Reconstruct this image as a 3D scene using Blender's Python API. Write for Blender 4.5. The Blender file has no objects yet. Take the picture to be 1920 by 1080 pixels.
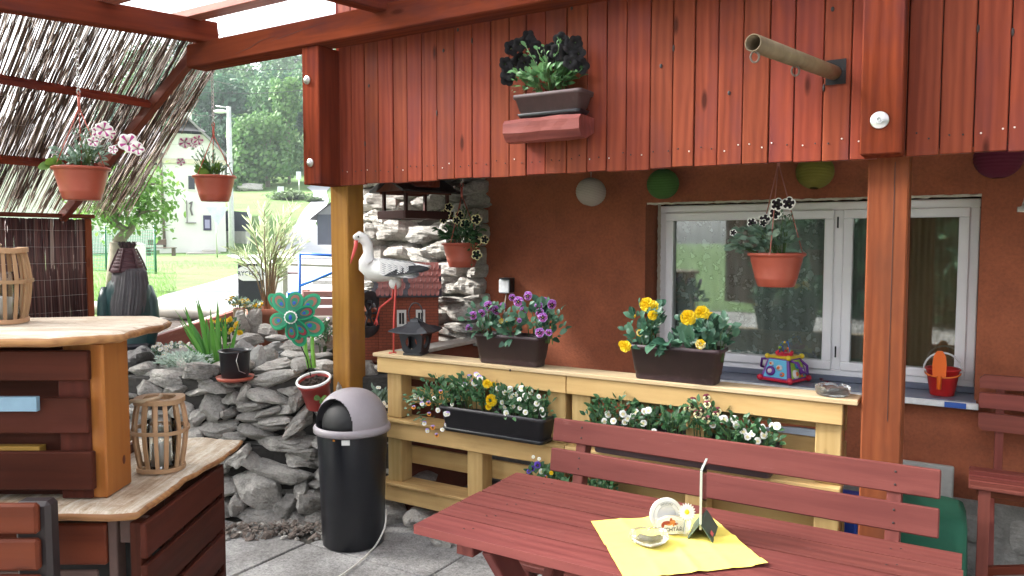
import bpy, math, random
from math import sin, cos, pi, radians, sqrt, atan, atan2
from mathutils import Vector, Matrix, Euler, noise
random.seed(7); HAZE = True
sc = bpy.context.scene
# ---------------- camera ----------------
FPX = 1430.0; TH = atan(88/1430); A = radians(-31.2)
UX, UY = cos(A), sin(A); VX, VY = -sin(A), cos(A)      # house frame: a along the facade, b towards the house
cam_d = bpy.data.cameras.new('camera'); cam = bpy.data.objects.new('camera', cam_d)
sc.collection.objects.link(cam); sc.camera = cam
cam_d.sensor_width = 36; cam_d.lens = 36*FPX/1920; cam_d.clip_start = .05; cam_d.clip_end = 3000
cam.location = (0, 0, 1.6); cam.rotation_euler = (pi/2 - TH, 0, 0)
# ---------------- sky, sun, exposure ----------------
SUN_EL, SUN_AZ = radians(35), radians(-79)             # azimuth measured from +Y towards +X
w = bpy.data.worlds.new('World'); sc.world = w; w.use_nodes = True
nt = w.node_tree; nt.nodes.clear()
sky = nt.nodes.new('ShaderNodeTexSky'); sky.sky_type = 'NISHITA'; sky.sun_disc = False
sky.sun_elevation = SUN_EL; sky.sun_rotation = SUN_AZ; sky.dust_density = 4; sky.air_density = 1; sky.ozone_density = 1
hs = nt.nodes.new('ShaderNodeHueSaturation'); hs.inputs['Saturation'].default_value = .2
bg = nt.nodes.new('ShaderNodeBackground'); bg.inputs[1].default_value = .15
wo = nt.nodes.new('ShaderNodeOutputWorld')
nt.links.new(sky.outputs[0], hs.inputs['Color']); nt.links.new(hs.outputs[0], bg.inputs[0]); nt.links.new(bg.outputs[0], wo.inputs[0])
sun_d = bpy.data.lights.new('sun', 'SUN'); sun_d.energy = 4.0; sun_d.angle = radians(12); sun_d.color = (1, .96, .9)
sun = bpy.data.objects.new('sun', sun_d); sc.collection.objects.link(sun)
sd = Vector((sin(SUN_AZ)*cos(SUN_EL), cos(SUN_AZ)*cos(SUN_EL), sin(SUN_EL)))
sun.rotation_euler = sd.to_track_quat('Z', 'Y').to_euler(); sun.location = (-6, 0, 12)
sc.view_settings.view_transform = 'Standard'; sc.view_settings.look = 'None'
sc.view_settings.exposure = 2.15; sc.view_settings.gamma = 1
sc.cycles.max_bounces = 8; sc.cycles.transparent_max_bounces = 16
sc.cycles.caustics_reflective = False; sc.cycles.caustics_refractive = False

# ---------------- frames ----------------
def ray(x, y):
    s = (540-y)/FPX
    return Vector(((x-960)/FPX, cos(TH)+s*sin(TH), -sin(TH)+s*cos(TH)))
def P(x, y, b=None, Y=None, z=None, a=None):
    d = ray(x, y)
    if z is not None: t = (z-1.6)/d.z
    elif Y is not None: t = Y/d.y
    elif b is not None: t = b/(d.x*VX+d.y*VY)
    else: t = a/(d.x*UX+d.y*UY)
    return Vector((0, 0, 1.6))+d*t
def w2h(p): return Vector((p[0]*UX+p[1]*UY, p[0]*VX+p[1]*VY, p[2]))
def h2w(p): return Vector((p[0]*UX+p[1]*VX, p[0]*UY+p[1]*VY, p[2]))
def L(*a, **k): return w2h(P(*a, **k))
R_ = random.uniform

# ---------------- materials ----------------
def mat(name, col=(.5, .5, .5), rough=.5, **k):
    m = bpy.data.materials.new(name); m.use_nodes = True
    b = m.node_tree.nodes['Principled BSDF']
    b.inputs['Base Color'].default_value = (*col, 1); b.inputs['Roughness'].default_value = rough
    for kk, v in k.items(): b.inputs[kk.replace('_', ' ')].default_value = v
    return m
def N(m, t, **k):
    n = m.node_tree.nodes.new(t)
    for kk, v in k.items(): setattr(n, kk, v)
    return n
def ramp(m, stops):
    r = N(m, 'ShaderNodeValToRGB'); e = r.color_ramp.elements
    while len(e) > 1: e.remove(e[-1])
    e[0].position = stops[0][0]; e[0].color = (*stops[0][1], 1)
    for p, c in stops[1:]:
        x = e.new(p); x.color = (*c, 1)
    return r
def lk(m, a, b): m.node_tree.links.new(a, b)
def attr(m, name): n = N(m, 'ShaderNodeAttribute'); n.attribute_name = name; return n
def mixc(m, fac, c1, c2, blend='MIX'):
    x = N(m, 'ShaderNodeMix', data_type='RGBA', blend_type=blend)
    for s, v in ((x.inputs['Factor'], fac), (x.inputs['A'], c1), (x.inputs['B'], c2)):
        if isinstance(v, (int, float)): s.default_value = v
        elif isinstance(v, tuple): s.default_value = (*v, 1)
        else: lk(m, v, s)
    return x.outputs['Result']
def mth(m, op, a, b=0.0):
    x = N(m, 'ShaderNodeMath', operation=op)
    for i, v in enumerate((a, b)):
        if isinstance(v, (int, float)): x.inputs[i].default_value = v
        else: lk(m, v, x.inputs[i])
    return x.outputs[0]
def vscale(m, src, s):
    x = N(m, 'ShaderNodeVectorMath', operation='MULTIPLY'); lk(m, src, x.inputs[0]); x.inputs[1].default_value = s
    return x.outputs[0]
def noi(m, vec, scale, detail=4, rough=.6, dist=0.0):
    x = N(m, 'ShaderNodeTexNoise'); x.inputs['Scale'].default_value = scale; x.inputs['Detail'].default_value = detail
    x.inputs['Roughness'].default_value = rough; x.inputs['Distortion'].default_value = dist
    if vec is not None: lk(m, vec, x.inputs['Vector'])
    return x
def bump(m, h, strength=.3, dist=.01):
    x = N(m, 'ShaderNodeBump'); x.inputs['Strength'].default_value = strength; x.inputs['Distance'].default_value = dist
    lk(m, h, x.inputs['Height']); lk(m, x.outputs[0], m.node_tree.nodes['Principled BSDF'].inputs['Normal'])
def bc(m, o): lk(m, o, m.node_tree.nodes['Principled BSDF'].inputs['Base Color'])
def ocoord(m): return N(m, 'ShaderNodeTexCoord').outputs['Object']

def wood(name, light, dark, rough=.5, stain=None, knots=.5, grain=1.0, var=.35, bstr=.35, wear=None):
    m = mat(name, light, rough); m.node_tree.nodes['Principled BSDF'].inputs['Specular IOR Level'].default_value = .22; g = attr(m, 'gc').outputs['Vector']; rv = attr(m, 'rv').outputs['Fac']
    n1 = noi(m, vscale(m, g, (1.4, 26*grain, 26*grain)), 1.0, 6, .65, .6)
    n2 = noi(m, vscale(m, g, (.35, 5.5, 5.5)), 1.0, 3, .5, 2.2)
    wv = N(m, 'ShaderNodeTexWave', wave_type='BANDS', bands_direction='Y'); lk(m, vscale(m, g, (.12, 1, 1)), wv.inputs['Vector'])
    wv.inputs['Scale'].default_value = 9; wv.inputs['Distortion'].default_value = 7; wv.inputs['Detail'].default_value = 3; wv.inputs['Detail Scale'].default_value = 1.3
    f = mth(m, 'ADD', mth(m, 'MULTIPLY', n1.outputs[0], .58), mth(m, 'MULTIPLY', wv.outputs['Fac'], .16)); f = mth(m, 'ADD', f, mth(m, 'MULTIPLY', n2.outputs[0], .25))
    r = ramp(m, [(.25, dark), (.8, light)]); lk(m, f, r.inputs[0]); c = r.outputs[0]
    if stain:
        n3 = noi(m, vscale(m, g, (1.1, 3.5, 3.5)), 1.6, 4, .6); r3 = ramp(m, [(.5, (0, 0, 0)), (.72, (1, 1, 1))]); lk(m, n3.outputs[0], r3.inputs[0])
        c = mixc(m, mth(m, 'MULTIPLY', r3.outputs[0], .75), c, stain)
    if wear:
        n4 = noi(m, vscale(m, g, (3, 14, 14)), 2.2, 6, .75); r4 = ramp(m, [(.62, (0, 0, 0)), (.74, (1, 1, 1))]); lk(m, n4.outputs[0], r4.inputs[0])
        c = mixc(m, mth(m, 'MULTIPLY', r4.outputs[0], .35), c, wear)
    if knots:
        vo = N(m, 'ShaderNodeTexVoronoi'); lk(m, vscale(m, g, (2.1, 7, 7)), vo.inputs['Vector']); vo.inputs['Scale'].default_value = 1.0
        r5 = ramp(m, [(.05, (1, 1, 1)), (.11, (0, 0, 0))]); lk(m, vo.outputs['Distance'], r5.inputs[0])
        c = mixc(m, mth(m, 'MULTIPLY', r5.outputs[0], knots), c, tuple(x*.35 for x in dark))
    h = N(m, 'ShaderNodeHueSaturation'); lk(m, c, h.inputs['Color'])
    lk(m, mth(m, 'ADD', mth(m, 'MULTIPLY', rv, var), 1-var/2), h.inputs['Value'])
    lk(m, mth(m, 'ADD', mth(m, 'MULTIPLY', rv, -.007), .502), h.inputs['Hue'])
    bc(m, h.outputs[0]); bump(m, f, bstr, .004)
    rr = mth(m, 'ADD', mth(m, 'MULTIPLY', n2.outputs[0], .25), rough-.12); lk(m, rr, m.node_tree.nodes['Principled BSDF'].inputs['Roughness'])
    return m
def stone(name, c1, c2, c3, scale=9, rough=.85, bs=.6):
    m = mat(name, c1, rough); o = ocoord(m); rv = attr(m, 'rv').outputs['Fac']
    va = N(m, 'ShaderNodeVectorMath', operation='ADD'); lk(m, o, va.inputs[0])
    cb = N(m, 'ShaderNodeCombineXYZ'); lk(m, mth(m, 'MULTIPLY', rv, 31.0), cb.inputs[0]); lk(m, mth(m, 'MULTIPLY', rv, 17.0), cb.inputs[2]); lk(m, cb.outputs[0], va.inputs[1])
    n1 = noi(m, va.outputs[0], scale, 8, .7); n2 = noi(m, va.outputs[0], scale*.35, 4, .6); n3 = noi(m, va.outputs[0], scale*7, 4, .7)
    f = mth(m, 'ADD', mth(m, 'MULTIPLY', n1.outputs[0], .6), mth(m, 'MULTIPLY', n3.outputs[0], .4))
    r = ramp(m, [(.33, c2), (.5, c1), (.66, c3)]); lk(m, f, r.inputs[0])
    r2 = ramp(m, [(.5, (0, 0, 0)), (.7, (1, 1, 1))]); lk(m, n2.outputs[0], r2.inputs[0])
    c = mixc(m, mth(m, 'MULTIPLY', r2.outputs[0], .4), r.outputs[0], tuple(q*.9 for q in c2))
    h = N(m, 'ShaderNodeHueSaturation'); lk(m, c, h.inputs['Color']); lk(m, mth(m, 'ADD', mth(m, 'MULTIPLY', rv, .6), .7), h.inputs['Value'])
    bc(m, h.outputs[0])
    st = noi(m, vscale(m, va.outputs[0], (1, 1, 4)), scale*1.3, 6, .75)
    bump(m, mth(m, 'ADD', f, st.outputs[0]), bs, .02); return m
def rough_mat(name, c, rough=.6, scale=30, amt=.25, bs=.2, dist=.003, spots=None):
    m = mat(name, c, rough); o = ocoord(m); n1 = noi(m, o, scale, 5, .65); n2 = noi(m, o, scale*.12, 4, .6)
    f = mth(m, 'ADD', mth(m, 'MULTIPLY', n1.outputs[0], .5), mth(m, 'MULTIPLY', n2.outputs[0], .5))
    r = ramp(m, [(.3, tuple(q*(1-amt) for q in c)), (.7, tuple(min(1, q*(1+amt)) for q in c))]); lk(m, f, r.inputs[0]); c_ = r.outputs[0]
    if spots:
        n4 = noi(m, o, scale*.5, 6, .8); r4 = ramp(m, [(.6, (0, 0, 0)), (.7, (1, 1, 1))]); lk(m, n4.outputs[0], r4.inputs[0]); c_ = mixc(m, mth(m, 'MULTIPLY', r4.outputs[0], .5), c_, spots)
    bc(m, c_); bump(m, f, bs, dist); return m
def leafm(name, c1, c2, rough=.45, trans=.3):
    m = mat(name, c1, rough); rv = attr(m, 'rv').outputs['Fac']; n = noi(m, ocoord(m), 6, 2)
    f = mth(m, 'ADD', mth(m, 'MULTIPLY', rv, .7), mth(m, 'MULTIPLY', n.outputs[0], .3))
    r = ramp(m, [(.1, c2), (.9, c1)]); lk(m, f, r.inputs[0]); bc(m, r.outputs[0])
    t = N(m, 'ShaderNodeBsdfTranslucent'); lk(m, r.outputs[0], t.inputs[0]); mx = N(m, 'ShaderNodeMixShader'); mx.inputs[0].default_value = trans
    lk(m, m.node_tree.nodes['Principled BSDF'].outputs[0], mx.inputs[1]); lk(m, t.outputs[0], mx.inputs[2])
    lk(m, mx.outputs[0], m.node_tree.nodes['Material Output'].inputs[0]); return m
def glassm(name, tint=(1, 1, 1), ior=1.45, opac=.12, rough=.02):
    # thin clear glass: mostly lets light straight through, mirrors at grazing angles
    m = bpy.data.materials.new(name); m.use_nodes = True; m.node_tree.nodes.clear()
    o = N(m, 'ShaderNodeOutputMaterial'); t = N(m, 'ShaderNodeBsdfTransparent'); t.inputs[0].default_value = (*tint, 1)
    g = N(m, 'ShaderNodeBsdfGlossy'); g.inputs['Roughness'].default_value = rough; fr = N(m, 'ShaderNodeFresnel'); fr.inputs[0].default_value = ior
    mx = N(m, 'ShaderNodeMixShader'); lk(m, mth(m, 'ADD', fr.outputs[0], opac), mx.inputs[0]); lk(m, t.outputs[0], mx.inputs[1]); lk(m, g.outputs[0], mx.inputs[2]); lk(m, mx.outputs[0], o.inputs[0])
    return m

# ---------------- mesh builder ----------------
class MB:
    def __init__(s): s.v = []; s.f = []; s.mi = []; s.sm = []; s.gc = []; s.rv = []
    def add(s, vs, fs, mi=0, sm=False, M=None, gc=None, rv=None):
        o = len(s.v); rv = random.random() if rv is None else rv
        off = rv*41.3
        if gc is None: gc = [(q[0]+off, q[1]+off*.7, q[2]) for q in vs]
        if M is not None: vs = [M @ Vector(q) for q in vs]
        s.v += [tuple(q) for q in vs]; s.gc += gc; s.rv += [rv]*len(vs)
        s.f += [[i+o for i in f] for f in fs]; s.mi += [mi]*len(fs) if isinstance(mi, int) else list(mi); s.sm += [sm]*len(fs)
        return s
    def box(s, lo, hi, bev=.003, mi=0, M=None, axis=None, rv=None):
        lo = Vector(lo); hi = Vector(hi); c = (lo+hi)/2; h = (hi-lo)/2; bev = min(bev, min(h)*.6)
        vs = []; idx = {}
        for sx in (-1, 1):
            for sy in (-1, 1):
                for sz in (-1, 1):
                    for k in range(3):
                        q = [sx*(h.x-bev), sy*(h.y-bev), sz*(h.z-bev)]; q[k] = (sx, sy, sz)[k]*h[k]
                        idx[(sx, sy, sz, k)] = len(vs); vs.append(Vector(q)+c)
        fs = []
        for k in range(3):
            i, j = [(1, 2), (2, 0), (0, 1)][k]
            for sg in (-1, 1):
                r = []
                for (si, sj) in ((-1, -1), (1, -1), (1, 1), (-1, 1)):
                    t = [0, 0, 0]; t[k] = sg; t[i] = si; t[j] = sj; r.append(idx[(*t, k)])
                fs.append(r if sg > 0 else r[::-1])
        if bev > 0:
            for k in range(3):
                i, j = [(1, 2), (2, 0), (0, 1)][k]
                for si in (-1, 1):
                    for sj in (-1, 1):
                        t0 = [0, 0, 0]; t0[k] = -1; t0[i] = si; t0[j] = sj; t1 = list(t0); t1[k] = 1
                        r = [idx[(*t0, i)], idx[(*t1, i)], idx[(*t1, j)], idx[(*t0, j)]]
                        fs.append(r if si*sj < 0 else r[::-1])
            for sx in (-1, 1):
                for sy in (-1, 1):
                    for sz in (-1, 1):
                        r = [idx[(sx, sy, sz, 0)], idx[(sx, sy, sz, 1)], idx[(sx, sy, sz, 2)]]
                        fs.append(r if sx*sy*sz > 0 else r[::-1])
        ax = axis if axis is not None else max(range(3), key=lambda k: h[k])
        rv = random.random() if rv is None else rv
        o = rv*41.3; oth = [k for k in range(3) if k != ax]
        gc = [(q[ax]+o, q[oth[0]]+o*1.7, q[oth[1]]+o*.3) for q in vs]
        return s.add(vs, fs, mi, False, M, gc, rv)
    def beam(s, p0, p1, wd, ht, bev=.004, mi=0, up=(0, 0, 1), rv=None):
        p0 = Vector(p0); p1 = Vector(p1); d = p1-p0; x = d.normalized(); y = Vector(up).cross(x).normalized(); z = x.cross(y)
        M = Matrix(((x.x, y.x, z.x, p0.x), (x.y, y.y, z.y, p0.y), (x.z, y.z, z.z, p0.z), (0, 0, 0, 1)))
        return s.box((0, -wd/2, -ht/2), (d.length, wd/2, ht/2), bev, mi, M, 0, rv)
    def tube(s, pts, r, n=10, mi=0, caps=True, closed=False, sm=True, rv=None):
        pts = [Vector(p) for p in pts]; k = len(pts); rs = r if isinstance(r, (list, tuple)) else [r]*k
        vs = []; fs = []; gc = []; prev = None; acc = 0; rv = random.random() if rv is None else rv
        for i, p in enumerate(pts):
            if closed: t = pts[(i+1) % k]-pts[i-1]
            else: t = pts[min(i+1, k-1)]-pts[max(i-1, 0)]
            t.normalize()
            if prev is None:
                u = t.orthogonal().normalized()
            else:
                u = (prev-t*prev.dot(t)); u = u.normalized() if u.length > 1e-6 else t.orthogonal().normalized()
            prev = u; v = t.cross(u)
            if i: acc += (pts[i]-pts[i-1]).length
            for j in range(n):
                an = 2*pi*j/n; vs.append(p+(u*cos(an)+v*sin(an))*rs[i]); gc.append((acc+rv*41, an*rs[i]+rv*9, 0))
        m = k if closed else k-1
        for i in range(m):
            for j in range(n):
                a0 = i*n+j; a1 = i*n+(j+1) % n; b0 = ((i+1) % k)*n+j; b1 = ((i+1) % k)*n+(j+1) % n
                fs.append([a0, a1, b1, b0])
        if caps and not closed: fs += [list(range(n))[::-1], [(k-1)*n+j for j in range(n)]]
        return s.add(vs, fs, mi, sm, None, gc, rv)
    def lathe(s, prof, n=28, mi=0, M=None, c=(0, 0, 0), sm=True, rv=None):
        vs = []; fs = []; c = Vector(c)
        for r, z in prof:
            for j in range(n):
                an = 2*pi*j/n; vs.append(c+Vector((r*cos(an), r*sin(an), z)))
        for i in range(len(prof)-1):
            for j in range(n): fs.append([i*n+j, i*n+(j+1) % n, (i+1)*n+(j+1) % n, (i+1)*n+j])
        return s.add(vs, fs, mi, sm, M, None, rv)
    def prism(s, poly, z0, z1, mi=0, M=None, sm=False, rv=None):
        n = len(poly); vs = [(x, y, z0) for x, y in poly]+[(x, y, z1) for x, y in poly]
        fs = [list(range(n))[::-1], [n+i for i in range(n)]]+[[i, (i+1) % n, n+(i+1) % n, n+i] for i in range(n)]
        return s.add(vs, fs, mi, sm, M, None, rv)
    def ball(s, c, r, nu=16, nv=10, mi=0, M=None, sm=True, rv=None, fn=None):
        vs = []; fs = []; c = Vector(c); r = Vector(r) if not isinstance(r, (int, float)) else Vector((r, r, r))
        for i in range(nv+1):
            ph = pi*i/nv
            for j in range(nu):
                th = 2*pi*j/nu; d = Vector((sin(ph)*cos(th), sin(ph)*sin(th), cos(ph)))
                k = fn(d) if fn else 1
                vs.append(c+Vector((d.x*r.x, d.y*r.y, d.z*r.z))*k)
        for i in range(nv):
            for j in range(nu): fs.append([i*nu+j, (i+1)*nu+j, (i+1)*nu+(j+1) % nu, i*nu+(j+1) % nu])
        return s.add(vs, fs, mi, sm, M, None, rv)
    def loft(s, rings, mi=0, sm=True, caps=True, rv=None, M=None):
        n = len(rings[0]); vs = [p for r in rings for p in r]; fs = []
        for i in range(len(rings)-1):
            for j in range(n): fs.append([i*n+j, i*n+(j+1) % n, (i+1)*n+(j+1) % n, (i+1)*n+j])
        if caps: fs += [list(range(n))[::-1], [(len(rings)-1)*n+j for j in range(n)]]
        return s.add(vs, fs, mi, sm, M, None, rv)
    def grid(s, fn, nu, nv, mi=0, sm=True, rv=None):
        vs = [fn(i/nu, j/nv) for j in range(nv+1) for i in range(nu+1)]
        fs = [[j*(nu+1)+i, j*(nu+1)+i+1, (j+1)*(nu+1)+i+1, (j+1)*(nu+1)+i] for j in range(nv) for i in range(nu)]
        return s.add(vs, fs, mi, sm, None, None, rv)
    def leaf(s, p, d, L_, W, up=(0, 0, 1), curl=.25, mi=0, fold=.15, rv=None):
        p = Vector(p); d = Vector(d).normalized(); up = Vector(up); sd_ = d.cross(up)
        sd_ = sd_.normalized() if sd_.length > 1e-3 else d.orthogonal().normalized(); nn = sd_.cross(d)
        vs = []
        for t, wd in ((0, .12), (.3, .85), (.62, 1), (.85, .6), (1, .05)):
            q = p+d*(t*L_)-nn*(curl*L_*t*t); o = sd_*(W/2*wd)
            vs += [q-o+nn*(fold*W*wd), q, q+o+nn*(fold*W*wd)]
        fs = []
        for i in range(4):
            fs += [[3*i, 3*i+1, 3*i+4, 3*i+3], [3*i+1, 3*i+2, 3*i+5, 3*i+4]]
        return s.add(vs, fs, mi, True, None, None, rv)
    def obj(s, name, mats, org=(0, 0, 0)):
        me = bpy.data.meshes.new(name); o = Vector(org)
        me.from_pydata([tuple(Vector(q)-o) for q in s.v], [], s.f); me.update()
        if not isinstance(mats, (list, tuple)): mats = [mats]
        for m in mats: me.materials.append(m)
        me.polygons.foreach_set('material_index', s.mi); me.polygons.foreach_set('use_smooth', s.sm)
        g = me.attributes.new('gc', 'FLOAT_VECTOR', 'POINT'); g.data.foreach_set('vector', [c for q in s.gc for c in q])
        r = me.attributes.new('rv', 'FLOAT', 'POINT'); r.data.foreach_set('value', s.rv)
        ob = bpy.data.objects.new(name, me); sc.collection.objects.link(ob); return ob

def tag(o, label=None, cat=None, group=None, kind=None):
    if label: o['label'] = label
    if cat: o['category'] = cat
    if group: o['group'] = group
    if kind: o['kind'] = kind
    return o
def place(o, org, frame):
    if frame == 'H': o.location = h2w(org); o.rotation_euler = (0, 0, A)
    else: o.location = Vector(org)
class Thing:
    def __init__(s, name, label, cat, org, frame='H', group=None):
        s.e = bpy.data.objects.new(name, None); s.e.empty_display_size = .1; sc.collection.objects.link(s.e)
        s.org = Vector(org); place(s.e, s.org, frame); tag(s.e, label, cat, group)
    def part(s, name, mb, mats, parent=None, label=None):
        o = mb.obj(name, mats, s.org); o.parent = parent or s.e
        if label: o['label'] = label
        return o
    def inst(s, name, mesh, M, parent=None):
        o = bpy.data.objects.new(name, mesh); sc.collection.objects.link(o); o.parent = parent or s.e
        o.matrix_local = Matrix.Translation(-s.org) @ M; return o
def single(name, mb, mats, label, cat, org=(0, 0, 0), frame='H', group=None, kind=None):
    o = mb.obj(name, mats, org); place(o, Vector(org), frame); return tag(o, label, cat, group, kind)
def struct(name, mb, mats, frame='W', kind='structure'):
    o = mb.obj(name, mats); place(o, Vector((0, 0, 0)), frame); return tag(o, kind=kind)
def dup(o, parent=None):
    c = o.copy(); sc.collection.objects.link(c)
    if parent: c.parent = parent
    for ch in list(o.children): dup(ch, c)
    return c
def vnoise(p, s=1.0): return noise.noise(Vector(p)*s)
def V(*a): return Vector(a)

# ---------------- common materials ----------------
RED = wood('red_stained_boards', (.285, .068, .031), (.125, .026, .014), .42, stain=(.13, .036, .033), knots=.9, var=.12, bstr=.2)
REDB = wood('red_stained_beam', (.25, .055, .024), (.10, .020, .011), .7, stain=(.075, .026, .028), knots=.6, var=.3)
REDP = wood('support_post_red', (.28, .082, .032), (.15, .038, .017), .5, stain=(.12, .04, .022), knots=.5, var=.2)
YEL = wood('yellow_stained_post', (.46, .225, .045), (.31, .135, .025), .5, knots=.7, var=.15, stain=(.26, .12, .04))
PAL = wood('ochre_pallet_boards', (.58, .41, .18), (.42, .27, .10), .55, knots=.85, var=.34, stain=(.30, .18, .07))
MAR = wood('maroon_painted_boards', (.185, .056, .045), (.095, .026, .022), .5, knots=.3, var=.3, bstr=.5, wear=(.30, .15, .13), grain=.8)
DRK = wood('dark_brown_boards', (.085, .023, .013), (.034, .010, .006), .5, knots=.35, var=.5, stain=(.09, .025, .018))
ORG = wood('orange_brown_boards', (.17, .043, .018), (.085, .020, .010), .42, knots=.6, var=.3, stain=(.13, .03, .018))
POSTO = wood('honey_post', (.42, .165, .04), (.27, .085, .018), .38, knots=.8, var=.1)
SLAB = wood('live_edge_slab', (.60, .45, .29), (.36, .24, .13), .35, knots=.3, var=.15, stain=(.38, .24, .12), grain=.6)
SLABE = wood('slab_bark_edge', (.50, .27, .10), (.20, .085, .035), .5, knots=.3, var=.3, stain=(.12, .05, .03))
STEEL = mat('zinc_steel', (.6, .6, .6), .3, Metallic=1.0)
TERRA = rough_mat('terracotta_plastic', (.40, .085, .05), .42, 12, .12, .05)
BROWNP = rough_mat('brown_planter_plastic', (.042, .022, .025), .45, 18, .3, .1, spots=(.11, .09, .09))
BLACKP = rough_mat('black_plastic', (.005, .006, .009), .35, 10, .2, .03)
SOIL = rough_mat('dark_soil', (.035, .022, .015), .95, 60, .7, 1.0, .01)
for m_, v_ in ((REDB, .0), (RED, .08), (DRK, .06), (ORG, .1), (MAR, .12), (REDP, .08)): m_.node_tree.nodes['Principled BSDF'].inputs['Specular IOR Level'].default_value = v_
LEAF = leafm('leaf_green', (.075, .19, .07), (.025, .085, .035))
LEAFB = leafm('leaf_bluegreen', (.10, .22, .13), (.025, .09, .055))
LEAFL = leafm('leaf_light', (.20, .34, .06), (.07, .17, .03))
LEAFG = leafm('leaf_greygreen', (.28, .40, .30), (.14, .24, .18))
STEM = mat('stem_green', (.09, .17, .05), .6)
BLK = mat('matt_black', (.004, .004, .005), .8)
WHITE = rough_mat('white_paint', (.78, .78, .76), .5, 8, .06, .03)

def slabm(name, axis, rough, dark):
    m = mat(name, (.5, .4, .3), rough); o = ocoord(m); st = (2, 22, 22) if axis == 0 else (22, 2, 22)
    n1 = noi(m, vscale(m, o, st), 1.0, 8, .75, .8); n2 = noi(m, o, 5, 5, .7); n3 = noi(m, o, 60, 4, .8); n4 = noi(m, vscale(m, o, (7, 14, 14)), 1.0, 6, .8, 2)
    r = ramp(m, [(.34, (.22, .14, .08)), (.47, (.46, .36, .25)), (.6, (.70, .63, .52))]); lk(m, mth(m, 'ADD', mth(m, 'MULTIPLY', n1.outputs[0], .7), mth(m, 'MULTIPLY', n2.outputs[0], .3)), r.inputs[0])
    r2 = ramp(m, [(.55, (0, 0, 0)), (.66, (1, 1, 1))]); lk(m, n4.outputs[0], r2.inputs[0])
    bc(m, mixc(m, mth(m, 'MULTIPLY', r2.outputs[0], .6), r.outputs[0], dark))
    h = mth(m, 'ADD', n1.outputs[0], mth(m, 'ADD', mth(m, 'MULTIPLY', n3.outputs[0], .3), mth(m, 'MULTIPLY', n4.outputs[0], .8))); bump(m, h, .8, .012); return m
SLABU = slabm('weathered_slab_upper', 0, .55, (.30, .20, .12)); SLABL = slabm('lacquered_slab_lower', 1, .25, (.26, .15, .08))
# ================= GROUND =================
def sstep(x, a, b):
    t = max(0, min(1, (x-a)/(b-a))); return t*t*(3-2*t)
def hz(X, Y):
    a, b, _ = w2h((X, Y, 0))
    hill = (sstep(Y, 40, 60)*1.0+max(0, min(Y, 190)-46)*.155*sstep(Y, 46, 56)+max(0, min(Y, 170)-82)*.10)*(.12+.88*sstep(X/max(Y, 1), -.60, -.44))
    z = .78+hill+(.0 if Y < 12 else .25*noise.noise(Vector((X*.05, Y*.05, 0)))*sstep(Y, 30, 60))
    m = sstep(Y, 4.5, 4.58)*(1-sstep(a, -2.95, -2.9)) if Y < 9 else (1 if a < -2.9 or Y > 14 else sstep(Y, 9, 14))
    return -.03+(z+.03)*m
def terr(px, py, lo=4.5, hi=300):
    d = ray(px, py); t = lo
    while t < hi:
        p = Vector((0, 0, 1.6))+d*t
        if p.z <= hz(p.x, p.y): return p
        t += .05 if t < 60 else .25
    return p
def axis_(ss):
    r = []
    for a, b, st in ss:
        x = a
        while x < b-1e-6: r.append(x); x += st
    return r+[ss[-1][1]]
xs = axis_([(-420, -80, 20), (-80, -24, 3), (-24, -6, .8), (-6, 2, .1), (2, 24, 1.5), (24, 420, 22)])
ys = axis_([(-300, -12, 18), (-12, 4, 1.5), (4, 7, .07), (7, 16, .6), (16, 120, 1.6), (120, 420, 15)])
g = MB(); nx = len(xs)
g.add([(x, y, hz(x, y)) for y in ys for x in xs], [[j*nx+i, j*nx+i+1, (j+1)*nx+i+1, (j+1)*nx+i] for j in range(len(ys)-1) for i in range(nx-1)], 0, True, rv=.5)
GRASS = mat('meadow_grass', (.1, .2, .05), .9)
n_ = noi(GRASS, ocoord(GRASS), .35, 8, .7); n2_ = noi(GRASS, ocoord(GRASS), 9, 5, .7)
r_ = ramp(GRASS, [(.35, (.055, .12, .025)), (.5, (.10, .195, .04)), (.68, (.17, .25, .07))])
lk(GRASS, mth(GRASS, 'ADD', mth(GRASS, 'MULTIPLY', n_.outputs[0], .6), mth(GRASS, 'MULTIPLY', n2_.outputs[0], .4)), r_.inputs[0]); bc(GRASS, r_.outputs[0]); bump(GRASS, n2_.outputs[0], .8, .05)
struct('ground', g, GRASS)
# soil bed on the rock garden
g = MB(); 
def bed(u, v):
    a = -7.5+u*4.62; b = 1.2+v*4.6; p = h2w((a, b, 0)); z = hz(p.x, p.y)
    return (p.x, p.y, (z+.012+.02*vnoise((p.x, p.y, 0), 6)) if z > .7 else -.06)
g.grid(bed, 60, 60, rv=.3)
struct('garden_soil', g, SOIL)
# terrace paving: speckled granite slabs with joints
PAV = mat('granite_slabs', (.4, .4, .4), .75)
o_ = ocoord(PAV); sp = noi(PAV, o_, 95, 3, .7); lo_ = noi(PAV, o_, 2.0, 5, .6); fi = noi(PAV, o_, 28, 6, .8)
r_ = ramp(PAV, [(.36, (.14, .14, .14)), (.46, (.33, .325, .32)), (.56, (.48, .475, .46)), (.68, (.64, .63, .62))])
lk(PAV, mth(PAV, 'ADD', mth(PAV, 'MULTIPLY', sp.outputs[0], .5), mth(PAV, 'MULTIPLY', fi.outputs[0], .5)), r_.inputs[0])
r2_ = ramp(PAV, [(.4, (.42, .41, .40)), (.62, (1, 1, 1))]); lk(PAV, lo_.outputs[0], r2_.inputs[0])
bc(PAV, mixc(PAV, .85, r_.outputs[0], r2_.outputs[0], 'MULTIPLY')); bump(PAV, fi.outputs[0], .4, .004)
g = MB(); random.seed(3)
JNT = rough_mat('joint_dirt', (.07, .065, .055), .95, 60, .4, .6, .004)
rowb = -8.2
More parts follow.
